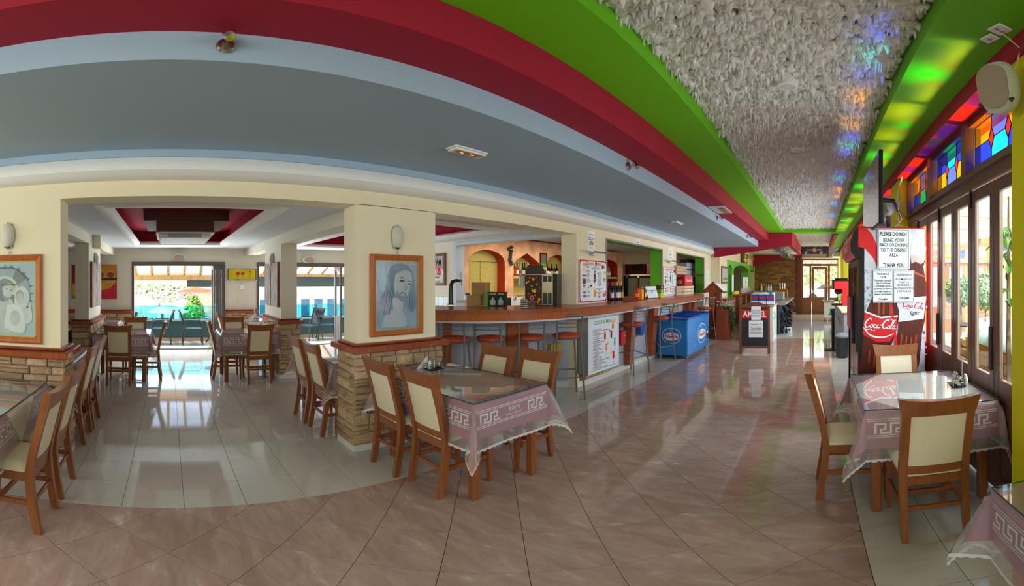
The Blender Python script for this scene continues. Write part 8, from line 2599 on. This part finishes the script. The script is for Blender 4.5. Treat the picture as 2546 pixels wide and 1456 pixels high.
pl = thing('black_leaf_skirt', 'skirt of dark artificial leaves hanging on the buffet counter', 'leaf skirt', (-0.98, 12.9, 0.4))
DL = leaf_mesh(mat('dark_leaf', (34, 40, 46), 0.35), 'leaf', 0.2, 0.07)
for k in range(130):
 o = put('leaf', DL, pl)
 o.location = (rr.uniform(-0.08, 0.1), rr.uniform(-1.3, 1.3), rr.uniform(-0.32, 0.42))
 o.rotation_euler = (rr.uniform(-1, 1), rr.uniform(0.2, 1.6), rr.uniform(-1.6, 1.6))
t = thing('steel_warmer', 'grey steel warmer box on the buffet counter', 'warmer')
MB().box(-1.62, -1.05, 13.0, 13.6, 0.9, 1.16, 0.006).build('body', mat('grey_steel_paint', (140, 138, 130), 0.4, metal=0.3), t)
MB().box(-1.60, -1.07, 12.98, 13.0, 0.92, 1.03).build('front_panel', MIDGREY, t, smooth=False)
t = thing('display_case', 'dark glass display case beside the brick wall', 'display case')
MB().box(-2.45, -1.55, 15.5, 16.2, 0, 0.85).build('stand', mat('black_carcass', (30, 30, 32), 0.6), t, smooth=False)
MB().box(-2.45, -1.55, 15.5, 16.2, 0.85, 0.90).box(-2.45, -1.55, 15.5, 16.2, 1.10, 1.14).box(-2.45, -2.41, 15.5, 15.54, 0.85, 1.14).box(-1.59, -1.55, 15.5, 15.54, 0.85, 1.14).build('frame', STEEL, t, smooth=False)
MB().box(-2.41, -1.59, 15.52, 15.53, 0.90, 1.10).build('glass', CLEAR, t, smooth=False)
MB().box(-2.4, -1.6, 16.1, 16.15, 0.9, 1.1).build('dark_back', BLACK, t, smooth=False)
for k in range(6):
 z = 1.14
 t = thing('sauce_bottle', 'bottle on the display case, %s from the left' % ordn[k], 'bottle', (-2.20 + 0.09 * k, 15.8, z), 0, 'bottles on the display case')
 MB().lathe([(0.036, 0), (0.036, 0.14), (0.015, 0.19), (0.015, 0.24)], n=10).build('body', (BLACK, P_Y, DARKGREY, MIDGREY, PAPER, PAPER)[k], t)
 MB().lathe([(0.017, 0.24), (0.012, 0.27)], n=8).build('cap', (BLACK, P_Y, WHITE, P_R, P_R, P_G)[k], t)
t = thing('beer_pump', 'wooden box with three chrome pump handles by the brick wall', 'pump')
MB().box(-1.46, -1.12, 15.7, 16.0, 0.85, 1.2, 0.006).build('box', WOOD, t)
MB().box(-1.46, -1.12, 15.66, 15.7, 0, 0.85).build('stand', WOODR, t, smooth=False)
for k in range(3):
 MB().lathe([(0.02, 0), (0.024, 0.05), (0.014, 0.08), (0.02, 0.22), (0.012, 0.24)], (-1.4 + 0.09 * k, 15.82, 1.2), 10).build('pump_handle', CHROME, t)
t = thing('menu_block', 'small white block with dark letters on the floor by the buffet', 'block', (-0.84, 12.2, 0))
MB().box(-0.1, 0.1, -0.08, 0.08, 0, 0.13, 0.004).build('block', WHITE, t)
text('M M', (0, -0.0815, 0.065), 0.08, '-y', INK, t, bold=0.02)
# right side: serving trolley, coffee machine counter, barrier post, bin
t = thing('serving_trolley', 'glass-topped steel serving trolley with green sticker near the entrance', 'trolley', (0.60, 15.6, 0))
MB().box(-0.32, 0.40, -0.3, 0.3, 0.14, 0.74, 0.006).build('body', mat('pale_trolley_panel', (206, 200, 190), 0.4), t)
MB().box(-0.36, 0.44, -0.34, 0.34, 0.74, 0.78, 0.005).build('worktop', STEEL, t)
MB().box(-0.31, -0.30, -0.3, 0.3, 0.78, 1.30).build('glass', CLEAR, t, smooth=False)
MB().box(-0.32, 0.4, -0.31, -0.3, 0.78, 1.30).build('glass', CLEAR, t, smooth=False)
MB().box(-0.33, 0.41, -0.32, 0.3, 1.29, 1.33, 0.004).box(-0.33, -0.29, -0.32, -0.28, 0.78, 1.3).build('top_frame', STEEL, t)
flat([(-0.15, 0.02), (0.13, 0.02), (0.07, 0.15), (0.10, 0.24), (0.04, 0.27), (-0.04, 0.25), (-0.10, 0.27), (-0.08, 0.14)], (-0.02, -0.301, 0.22), '-y', mat('sticker_green', (30, 140, 100), 0.5), t, 'green_sticker')
for sx in (-0.28, 0.36):
 for sy in (-0.25, 0.25):
  q = MB(); q.m = Matrix.Translation((sx, sy, 0.045)) @ Matrix.Rotation(pi / 2, 4, 'Y')
  q.lathe([(0.045, -0.015), (0.045, 0.015)], n=14)
  q.build('caster', DARKGREY, t)
  MB().box(sx - 0.012, sx + 0.012, sy - 0.03, sy + 0.03, 0.07, 0.145).build('caster_fork', STEEL, t, smooth=False)
t = thing('side_counter', 'low white counter with cream top along the right wall', 'counter')
MB().box(0.55, 0.98, 8.3, 12.2, 0.0, 0.86).build('carcass', GREYLAM, t, smooth=False)
MB().box(0.50, 0.98, 8.25, 12.25, 0.86, 0.90, 0.005).build('worktop', mat('cream_worktop', (214, 200, 160), 0.35), t)
for k in range(6):
 y = 8.32 + 0.64 * k
 d_ = MB().box(0.535, 0.55, y, y + 0.62, 0.08, 0.84, 0.003).build('door', GREYLAM, t)
 MB().tube([(0.535, y + 0.08, 0.55), (0.515, y + 0.08, 0.58), (0.515, y + 0.08, 0.68), (0.535, y + 0.08, 0.71)], 0.008, 6).build('handle', CHROME, d_)
t = thing('coffee_machine', 'red and black coffee machine on the side counter', 'coffee machine', (0.68, 10.3, 0.90))
MB().box(-0.05, 0.26, -0.2, 0.2, 0, 0.62, 0.01).build('column', mat('machine_red', (206, 28, 36), 0.3), t)
MB().box(-0.28, 0.26, -0.2, 0.2, 0.40, 0.62, 0.015).build('head', mat('machine_red', (206, 28, 36), 0.3), t)
MB().box(-0.29, 0.27, -0.21, 0.21, 0.60, 0.64, 0.01).box(-0.22, 0.1, -0.15, 0.15, 0.64, 0.68, 0.01).box(-0.29, -0.24, -0.21, 0.21, 0.40, 0.62, 0.006).build('lid', BLACK, t)
MB().lathe([(0.08, 0.40), (0.10, 0.36), (0.08, 0.30), (0.05, 0.28)], (-0.14, 0, 0), 14).build('brew_head', BLACK, t)
MB().box(-0.30, 0.0, -0.18, 0.18, 0.0, 0.05, 0.006).build('drip_tray', BLACK, t)
MB().prism([(-0.14, 0), (0.0, 0.0), (-0.02, 0.05), (-0.13, 0.02)], (-0.14, -0.05, 0.10), (1, 0, 0), (0, 0, 1), (0, 0.1, 0)).tube([(-0.1, 0, 0.05), (-0.1, 0, 0.13)], 0.008, 6).build('portafilter', BLACK, t)
t = thing('barrier_post', 'black retractable barrier post with round foot', 'post', (0.36, 8.95, 0))
MB().lathe([(0.19, 0), (0.19, 0.02), (0.17, 0.03), (0.04, 0.045)], n=28).build('foot', BLACK, t)
MB().lathe([(0.034, 0.03), (0.034, 0.80), (0.045, 0.81), (0.045, 0.90), (0.03, 0.905)], n=16).build('pole', BLACK, t)
MB().box(-0.055, -0.04, -0.02, 0.02, 0.82, 0.88).build('belt_clip', DARKGREY, t, smooth=False)
t = thing('waste_bin', 'grey waste bin with swing lid beside the side counter', 'bin', (0.50, 8.05, 0))
MB().lathe([(0.10, 0), (0.12, 0.02), (0.14, 0.36), (0.145, 0.40)], n=18).build('body', DARKGREY, t)
MB().lathe([(0.15, 0.40), (0.15, 0.43), (0.10, 0.48), (0.02, 0.50)], n=18).build('lid', MIDGREY, t)
# ================================================================= DRINKS FRIDGE AND TELEVISION
FX0, FX1, FY0, FY1, FZ1 = 0.40, 1.07, 3.95, 5.16, 2.03
t = thing('drinks_fridge', 'tall red double-door drinks fridge with cola bottles printed on its side', 'fridge')
COLA = mat('cola_red', (206, 24, 34), 0.4)
MB().box(FX0 + 0.05, FX1, FY0, FY1, 0.05, FZ1, 0.004).build('cabinet', COLA, t)
SIDE = mat('fridge_side_grey', (190, 196, 206), 0.4, noise=0.14, nscale=6)
MB().box(FX0 + 0.055, FX1 - 0.008, FY0 - 0.002, FY0, 0.06, FZ1 - 0.012).build('side_print', SIDE, t, smooth=False)
MB().box(FX0, FX0 + 0.06, FY0 - 0.004, FY0 + 0.05, 0.2, 1.72).box(FX0, FX0 + 0.06, FY1 - 0.05, FY1, 0.2, 1.72).box(FX0, FX0 + 0.06, FY0, FY1, 0.2, 0.26).box(FX0, FX0 + 0.06, FY0, FY1, 1.66, 1.72).box(FX0 + 0.01, FX0 + 0.055, (FY0 + FY1) / 2 - 0.03, (FY0 + FY1) / 2 + 0.03, 0.2, 1.72).build('door_frame', BLACK, t, smooth=False)
MB().box(FX0 + 0.005, FX0 + 0.05, FY0, FY1, 0.05, 0.2).build('kick_grille', mat('kick_red', (180, 24, 32), 0.4), t, smooth=False)
for k in range(2):
 a = FY0 + 0.05 + k * 0.56
 MB().box(FX0 + 0.012, FX0 + 0.02, a, a + 0.52, 0.26, 1.66).build('glass_door', glassy('fridge_glass', (0.55, 0.66, 0.62, 1)), t, smooth=False)
 MB().box(FX0 - 0.012, FX0 + 0.01, a + 0.02, a + 0.05, 0.8, 1.35, 0.004).build('handle', DARKGREY, t)
MB().box(FX0 - 0.02, FX0 + 0.01, 4.6, 5.12, 0.95, 1.32, 0.004).build('red_tray', COLA, t)
# bulging header
hb = MB()
prof = [(FX0 + 0.06, FZ1), (FX0 + 0.01, FZ1 + 0.005), (FX0 - 0.045, FZ1 - 0.05), (FX0 - 0.075, FZ1 - 0.15), (FX0 - 0.07, FZ1 - 0.24), (FX0 - 0.03, FZ1 - 0.30), (FX0 + 0.06, FZ1 - 0.31)]
hb.prism(prof, (0, FY0 - 0.003, 0), (1, 0, 0), (0, 0, 1), (0, 0.03, 0))
hb.build('header_cap', BLACK, t, smooth=False)
hb = MB()
hb.prism(prof, (0, FY0 + 0.027, 0), (1, 0, 0), (0, 0, 1), (0, FY1 - FY0 - 0.03, 0))
hb.build('header', COLA, t, smooth=True, angle=40)
# side print: red swoosh, cola bottle, light bottle, splashes
def sp(pts, m, name, lay):
 if len(pts) > 9: pts = curve_pts(list(pts) + [pts[0]], 4)[:-1]
 flat(pts, (0, FY0 - 0.002 - 0.0007 * lay, 0), '-y', m, t, name, 0.0006)
fx = lambda px: at_y(px, FY0)
fz = lambda px, py: z_at(py, at_y(px, FY0), FY0)
def pp(*q): return [(fx(a), fz(a, b_)) for a, b_ in q]
sp(pp((2134, 561), (2150, 562), (2167, 580), (2180, 608), (2188, 650), (2186, 672), (2170, 640), (2150, 617), (2134, 613)), COLA, 'red_swoosh', 1)
ICE = mat('ice_splash', (140, 160, 186), 0.4, noise=0.3, nscale=30)
rr = random.Random(12)
for (cx, cy, w, h, n) in ((2152, 705, 16, 40, 40), (2150, 770, 14, 30, 30), (2147, 850, 12, 50, 40), (2288, 680, 14, 60, 40), (2296, 790, 9, 90, 60), (2278, 860, 20, 60, 50), (2215, 790, 22, 8, 10)):
 b = MB()
 for k in range(n):
  a, c = cx + rr.uniform(-w, w), cy + rr.uniform(-h, h)
  if not (2136 < a < 2303): continue
  s = rr.uniform(0.4, 3.2)
  p = [(fx(a + s * cos(q * 1.26 + k) * rr.uniform(.6, 1.3)), fz(a, c + s * sin(q * 1.26 + k) * rr.uniform(.6, 1.6))) for q in range(5)]
  b._add([(q[0], FY0 - 0.0028, q[1]) for q in p], [(0, 1, 2, 3, 4)])
 tag(b.build('splash_print', ICE, t, smooth=False), kind='stuff')
COKE = mat('cola_brown', (84, 34, 26), 0.3, noise=0.35, nscale=10, stretch=(6, 1, 0.6))
COKEL = mat('cola_amber', (160, 70, 40), 0.3)
# light bottle (right, tilted), drawn first
sp(pp((2264, 640), (2298, 646), (2296, 662), (2300, 690), (2305, 715), (2303, 740), (2300, 790), (2292, 830), (2278, 925), (2222, 925), (2226, 870), (2232, 820), (2234, 790), (2240, 740), (2250, 690), (2262, 660)), COKE, 'light_bottle', 2)
sp(pp((2266, 606), (2300, 611), (2303, 616), (2299, 637), (2265, 631)), mat('bottle_cap_grey', (206, 206, 208), 0.4), 'light_cap', 3)
sp(pp((2264, 634), (2298, 640), (2297, 652), (2288, 656), (2276, 650), (2266, 655)), mat('bottle_neck_clear', (176, 160, 150), 0.3), 'light_neck', 2.5)
sp(pp((2270, 672), (2300, 686), (2300, 690), (2268, 678)), COKEL, 'highlight', 2.6)
sp(pp((2232, 740), (2303, 736), (2296, 792), (2232, 800), (2228, 770)), mat('silver_label', (200, 204, 212), 0.35), 'light_label', 4)
for k, (a, c) in enumerate(((2240, 830), (2252, 835), (2264, 838), (2276, 832))):
 sp(pp((a, c), (a + 4, c), (a - 2, c + 70), (a - 6, c + 70)), COKEL, 'highlight', 3)
# cola bottle (left)
sp(pp((2186, 680), (2212, 680), (2230, 755), (2235, 775), (2233, 800), (2226, 830), (2212, 870), (2200, 925), (2136, 925), (2142, 880), (2148, 830), (2146, 805), (2152, 780), (2168, 740), (2180, 705)), COKE, 'cola_bottle', 5)
for k, (a, c) in enumerate(((2184, 752), (2196, 748), (2212, 752), (2160, 870), (2172, 880), (2186, 876))):
 sp(pp((a, c), (a + 4, c), (a + 2, c + 32), (a - 2, c + 32)), COKEL, 'highlight', 6)
sp(pp((2150, 775), (2190, 790), (2231, 786), (2227, 830), (2212, 848), (2180, 850), (2144, 830)), COLA, 'cola_label', 7)
b, m_, n_ = stroke(curve_pts([(fx(2145), fz(2145, 812)), (fx(2165), fz(2165, 833)), (fx(2195), fz(2195, 838)), (fx(2224), fz(2224, 828))], 6), [0.004 + 0.012 * sin(pi * i / 18) for i in range(19)], (0, FY0 - 0.0078, 0), '-y', PAPER, t)
b.build('white_wave', PAPER, t, smooth=False)
sp(pp((2150, 772), (2190, 787), (2232, 783), (2232, 787), (2190, 791), (2150, 776)), PAPER, 'label_edge', 8)
sp(pp((2212, 745), (2217, 752), (2234, 870), (2240, 895), (2225, 893), (2222, 830)), COLA, 'red_ribbon', 9)
# script logo drawn as pen strokes
def script_logo(loc, h, m, face='-y', slope=0.0, layer=0.0):
 """'Coca-Cola' in a swash script, x in letter heights."""
 S_ = []
 def c_cap(x0):
  S_.append(([(x0 + 0.62, 0.86), (x0 + 0.50, 1.02), (x0 + 0.28, 0.98), (x0 + 0.08, 0.68), (x0 + 0.04, 0.34), (x0 + 0.20, 0.10), (x0 + 0.42, 0.10), (x0 + 0.60, 0.28)], 0.12))
 def o_l(x0):
  S_.append(([(x0 + 0.18, 0.44), (x0 + 0.04, 0.30), (x0 + 0.05, 0.12), (x0 + 0.18, 0.08), (x0 + 0.31, 0.22), (x0 + 0.30, 0.40), (x0 + 0.18, 0.44), (x0 + 0.30, 0.38), (x0 + 0.40, 0.42)], 0.085))
 def c_l(x0):
  S_.append(([(x0 + 0.26, 0.38), (x0 + 0.16, 0.45), (x0 + 0.04, 0.28), (x0 + 0.07, 0.10), (x0 + 0.18, 0.08), (x0 + 0.34, 0.22)], 0.085))
 def a_l(x0):
  S_.append(([(x0 + 0.27, 0.38), (x0 + 0.14, 0.45), (x0 + 0.03, 0.26), (x0 + 0.08, 0.09), (x0 + 0.20, 0.14), (x0 + 0.28, 0.34), (x0 + 0.30, 0.44), (x0 + 0.27, 0.16), (x0 + 0.33, 0.08), (x0 + 0.44, 0.2)], 0.085))
 def l_l(x0):
  S_.append(([(x0 + 0.02, 0.2), (x0 + 0.16, 0.52), (x0 + 0.24, 0.88), (x0 + 0.16, 1.0), (x0 + 0.08, 0.84), (x0 + 0.06, 0.26), (x0 + 0.13, 0.08), (x0 + 0.26, 0.18)], 0.085))
 c_cap(0); o_l(0.60); c_l(1.0); a_l(1.30)
 S_.append(([(1.72, 0.40), (1.94, 0.46)], 0.09))
 c_cap(1.92); o_l(2.50); l_l(2.86); a_l(3.10)
 S_.append(([(0.30, 0.06), (0.10, -0.10), (0.30, -0.22), (0.70, -0.10), (1.10, -0.28), (1.30, -0.16)], 0.07))
 S_.append(([(2.30, 1.0), (2.60, 1.16), (3.0, 1.02), (3.25, 1.10)], 0.07))
 b = MB()
 for pts, w in S_:
  q = curve_pts(pts, 6)
  n = len(q)
  q = [((p[0] + 0.30 * p[1] - 1.8) * h, (p[1] - 0.4) * h + slope * (p[0] - 1.8) * h) for p in q]
  ws = [w * h * (0.55 + 0.75 * sin(pi * (i + 1) / (n + 1))) for i in range(n)]
  bb, _m, _n = stroke(q, ws, loc, face, m, None, t=layer)
  b._add(bb.v, bb.f)
 return b
cx, cz = fx(2188), fz(2188, 808)
script_logo((cx, FY0 - 0.0088, cz), 0.088, PAPER, slope=-0.10, layer=0.0006).build('cola_lettering', PAPER, t, smooth=False)
script_logo((fx(2270), FY0 - 0.006, fz(2270, 760)), 0.060, REDINK, slope=-0.16, layer=0.0006).build('light_lettering', REDINK, t, smooth=False)
text('light', (fx(2272), FY0 - 0.0062, fz(2272, 778)), 0.055, '-y', INK, t, shear=0.35, bold=0.006)
script_logo((FX0 - 0.0765, (FY0 + FY1) / 2, FZ1 - 0.17), 0.14, PAPER, ((0, -1, 0), (0, 0, 1), (-1, 0, 0)), layer=0.002).build('header_lettering', PAPER, t, smooth=False)
# notices on the fridge
def fridge_notice(px0, px1, py0, py1, rows, label, lay):
 x0, x1, z0, z1 = fx(px0), fx(px1), fz((px0 + px1) / 2, py1), fz((px0 + px1) / 2, py0)
 n = thing('framed_notice', label, 'notice', group='framed notices on the fridge side')
 MB().box(x0, x1, FY0 - 0.018, FY0 - 0.010 + 0.004, z0, z1, 0.002).build('sheet', mat('notice_white', (222, 232, 236), 0.45), n)
 q = 0.009
 b = MB()
 for (a0, a1, c0, c1) in ((x0 + q, x1 - q, z0 + q, z0 + q + .003), (x0 + q, x1 - q, z1 - q - .003, z1 - q), (x0 + q, x0 + q + .003, z0 + q, z1 - q), (x1 - q - .003, x1 - q, z0 + q, z1 - q)):
  b.box(a0, a1, FY0 - 0.0186, FY0 - 0.018, c0, c1)
 b.build('border', INK, n, smooth=False)
 for body, py, sz, bold in rows:
  text(body, ((x0 + x1) / 2, FY0 - 0.0190, fz((px0 + px1) / 2, py)), sz, '-y', INK, n, bold=bold * 0.8, sx=0.72)
fridge_notice(2181, 2261, 569, 668, [('PLEASE DO NOT', 582.5, 0.051, 0.022), ('BRING YOUR', 597.5, 0.049, 0.004), ('BAGS OR DRINKS', 609.5, 0.049, 0.004), ('TO THE DINING', 622, 0.049, 0.004), ('AREA', 634.5, 0.049, 0.004), ('THANK YOU', 659, 0.051, 0.022)], 'English notice PLEASE DO NOT BRING YOUR BAGS, larger one on top', 1)
fridge_notice(2170, 2220, 671, 752, [('Уважаемые\nгости!', 684.5, 0.029, 0.014), ('Большая просьба\nпри посещении\nстоловой сумки и\nнапитки оставлять\nв своих комнатах\nили на ресепшене', 714, 0.0265, 0.010), ('Спасибо!', 743, 0.029, 0.014)], 'Russian notice on the fridge side, lower left', 2)
fridge_notice(2221.5, 2272, 671, 752, [('VAZENI HOSTE', 683, 0.032, 0.014), ('PROSIM NENOSTE\nTASKY DO\nRESTAURACE A\nNEODNASEJTE JIDLO\nZ RESTAURACE', 709, 0.029, 0.003), ('DEKUJEME', 740.5, 0.032, 0.014)], 'Czech notice VAZENI HOSTE on the fridge side, lower right', 3)
# television on a wall arm
t = thing('television', 'black flat television hung over the fridge, screen turned to the corridor', 'television', (0.525, 4.02, 2.33), math.radians(0.5))
MB().box(0, 0.035, -0.56, 0.56, -0.335, 0.335, 0.006).build('case', BLACK, t)
MB().box(-0.002, 0.0, -0.545, 0.545, -0.32, 0.32).build('screen', mat('glossy_screen', (10, 10, 12), 0.06, coat=1.0), t, smooth=False)
MB().box(0.035, 0.06, -0.3, 0.3, -0.2, 0.2, 0.01).box(-0.02, 0.06, -0.56, -0.50, -0.36, -0.335, 0.004).build('rear_cover', DARKGREY, t)
MB().tube([(0.05, 0.05, 0.0), (0.25, 0.1, 0.0), (0.50, 0.95, 0.0)], 0.022, 8).build('arm', BLACK, t)
for k, (a, c, m) in enumerate(((2213, 2262, 'white'), (2240, 2230, 'ivory'), (2234, 2246, 'grey'))):
 x0, z0 = at_y(2232 + 3 * k, 4.4), 2.62
 pts = [(0.95, 4.5, 2.70 - 0.03 * k), (0.90, 4.45, 2.55), (0.86 + 0.03 * k, 4.4, 2.35), (0.93 - 0.04 * k, 4.42, 2.18), (0.80 + 0.07 * k, 4.35, 2.04)]
 o = MB().tube([tuple(p) for p in pts], 0.004, 5).build('hanging_cable', (WHITE, mat('cable_ivory', (210, 200, 160), 0.5), MIDGREY)[k], None)
 tag(o, m + ' cable hanging from the soffit to the fridge top', 'cable', 'cables above the fridge')
finish_texts()
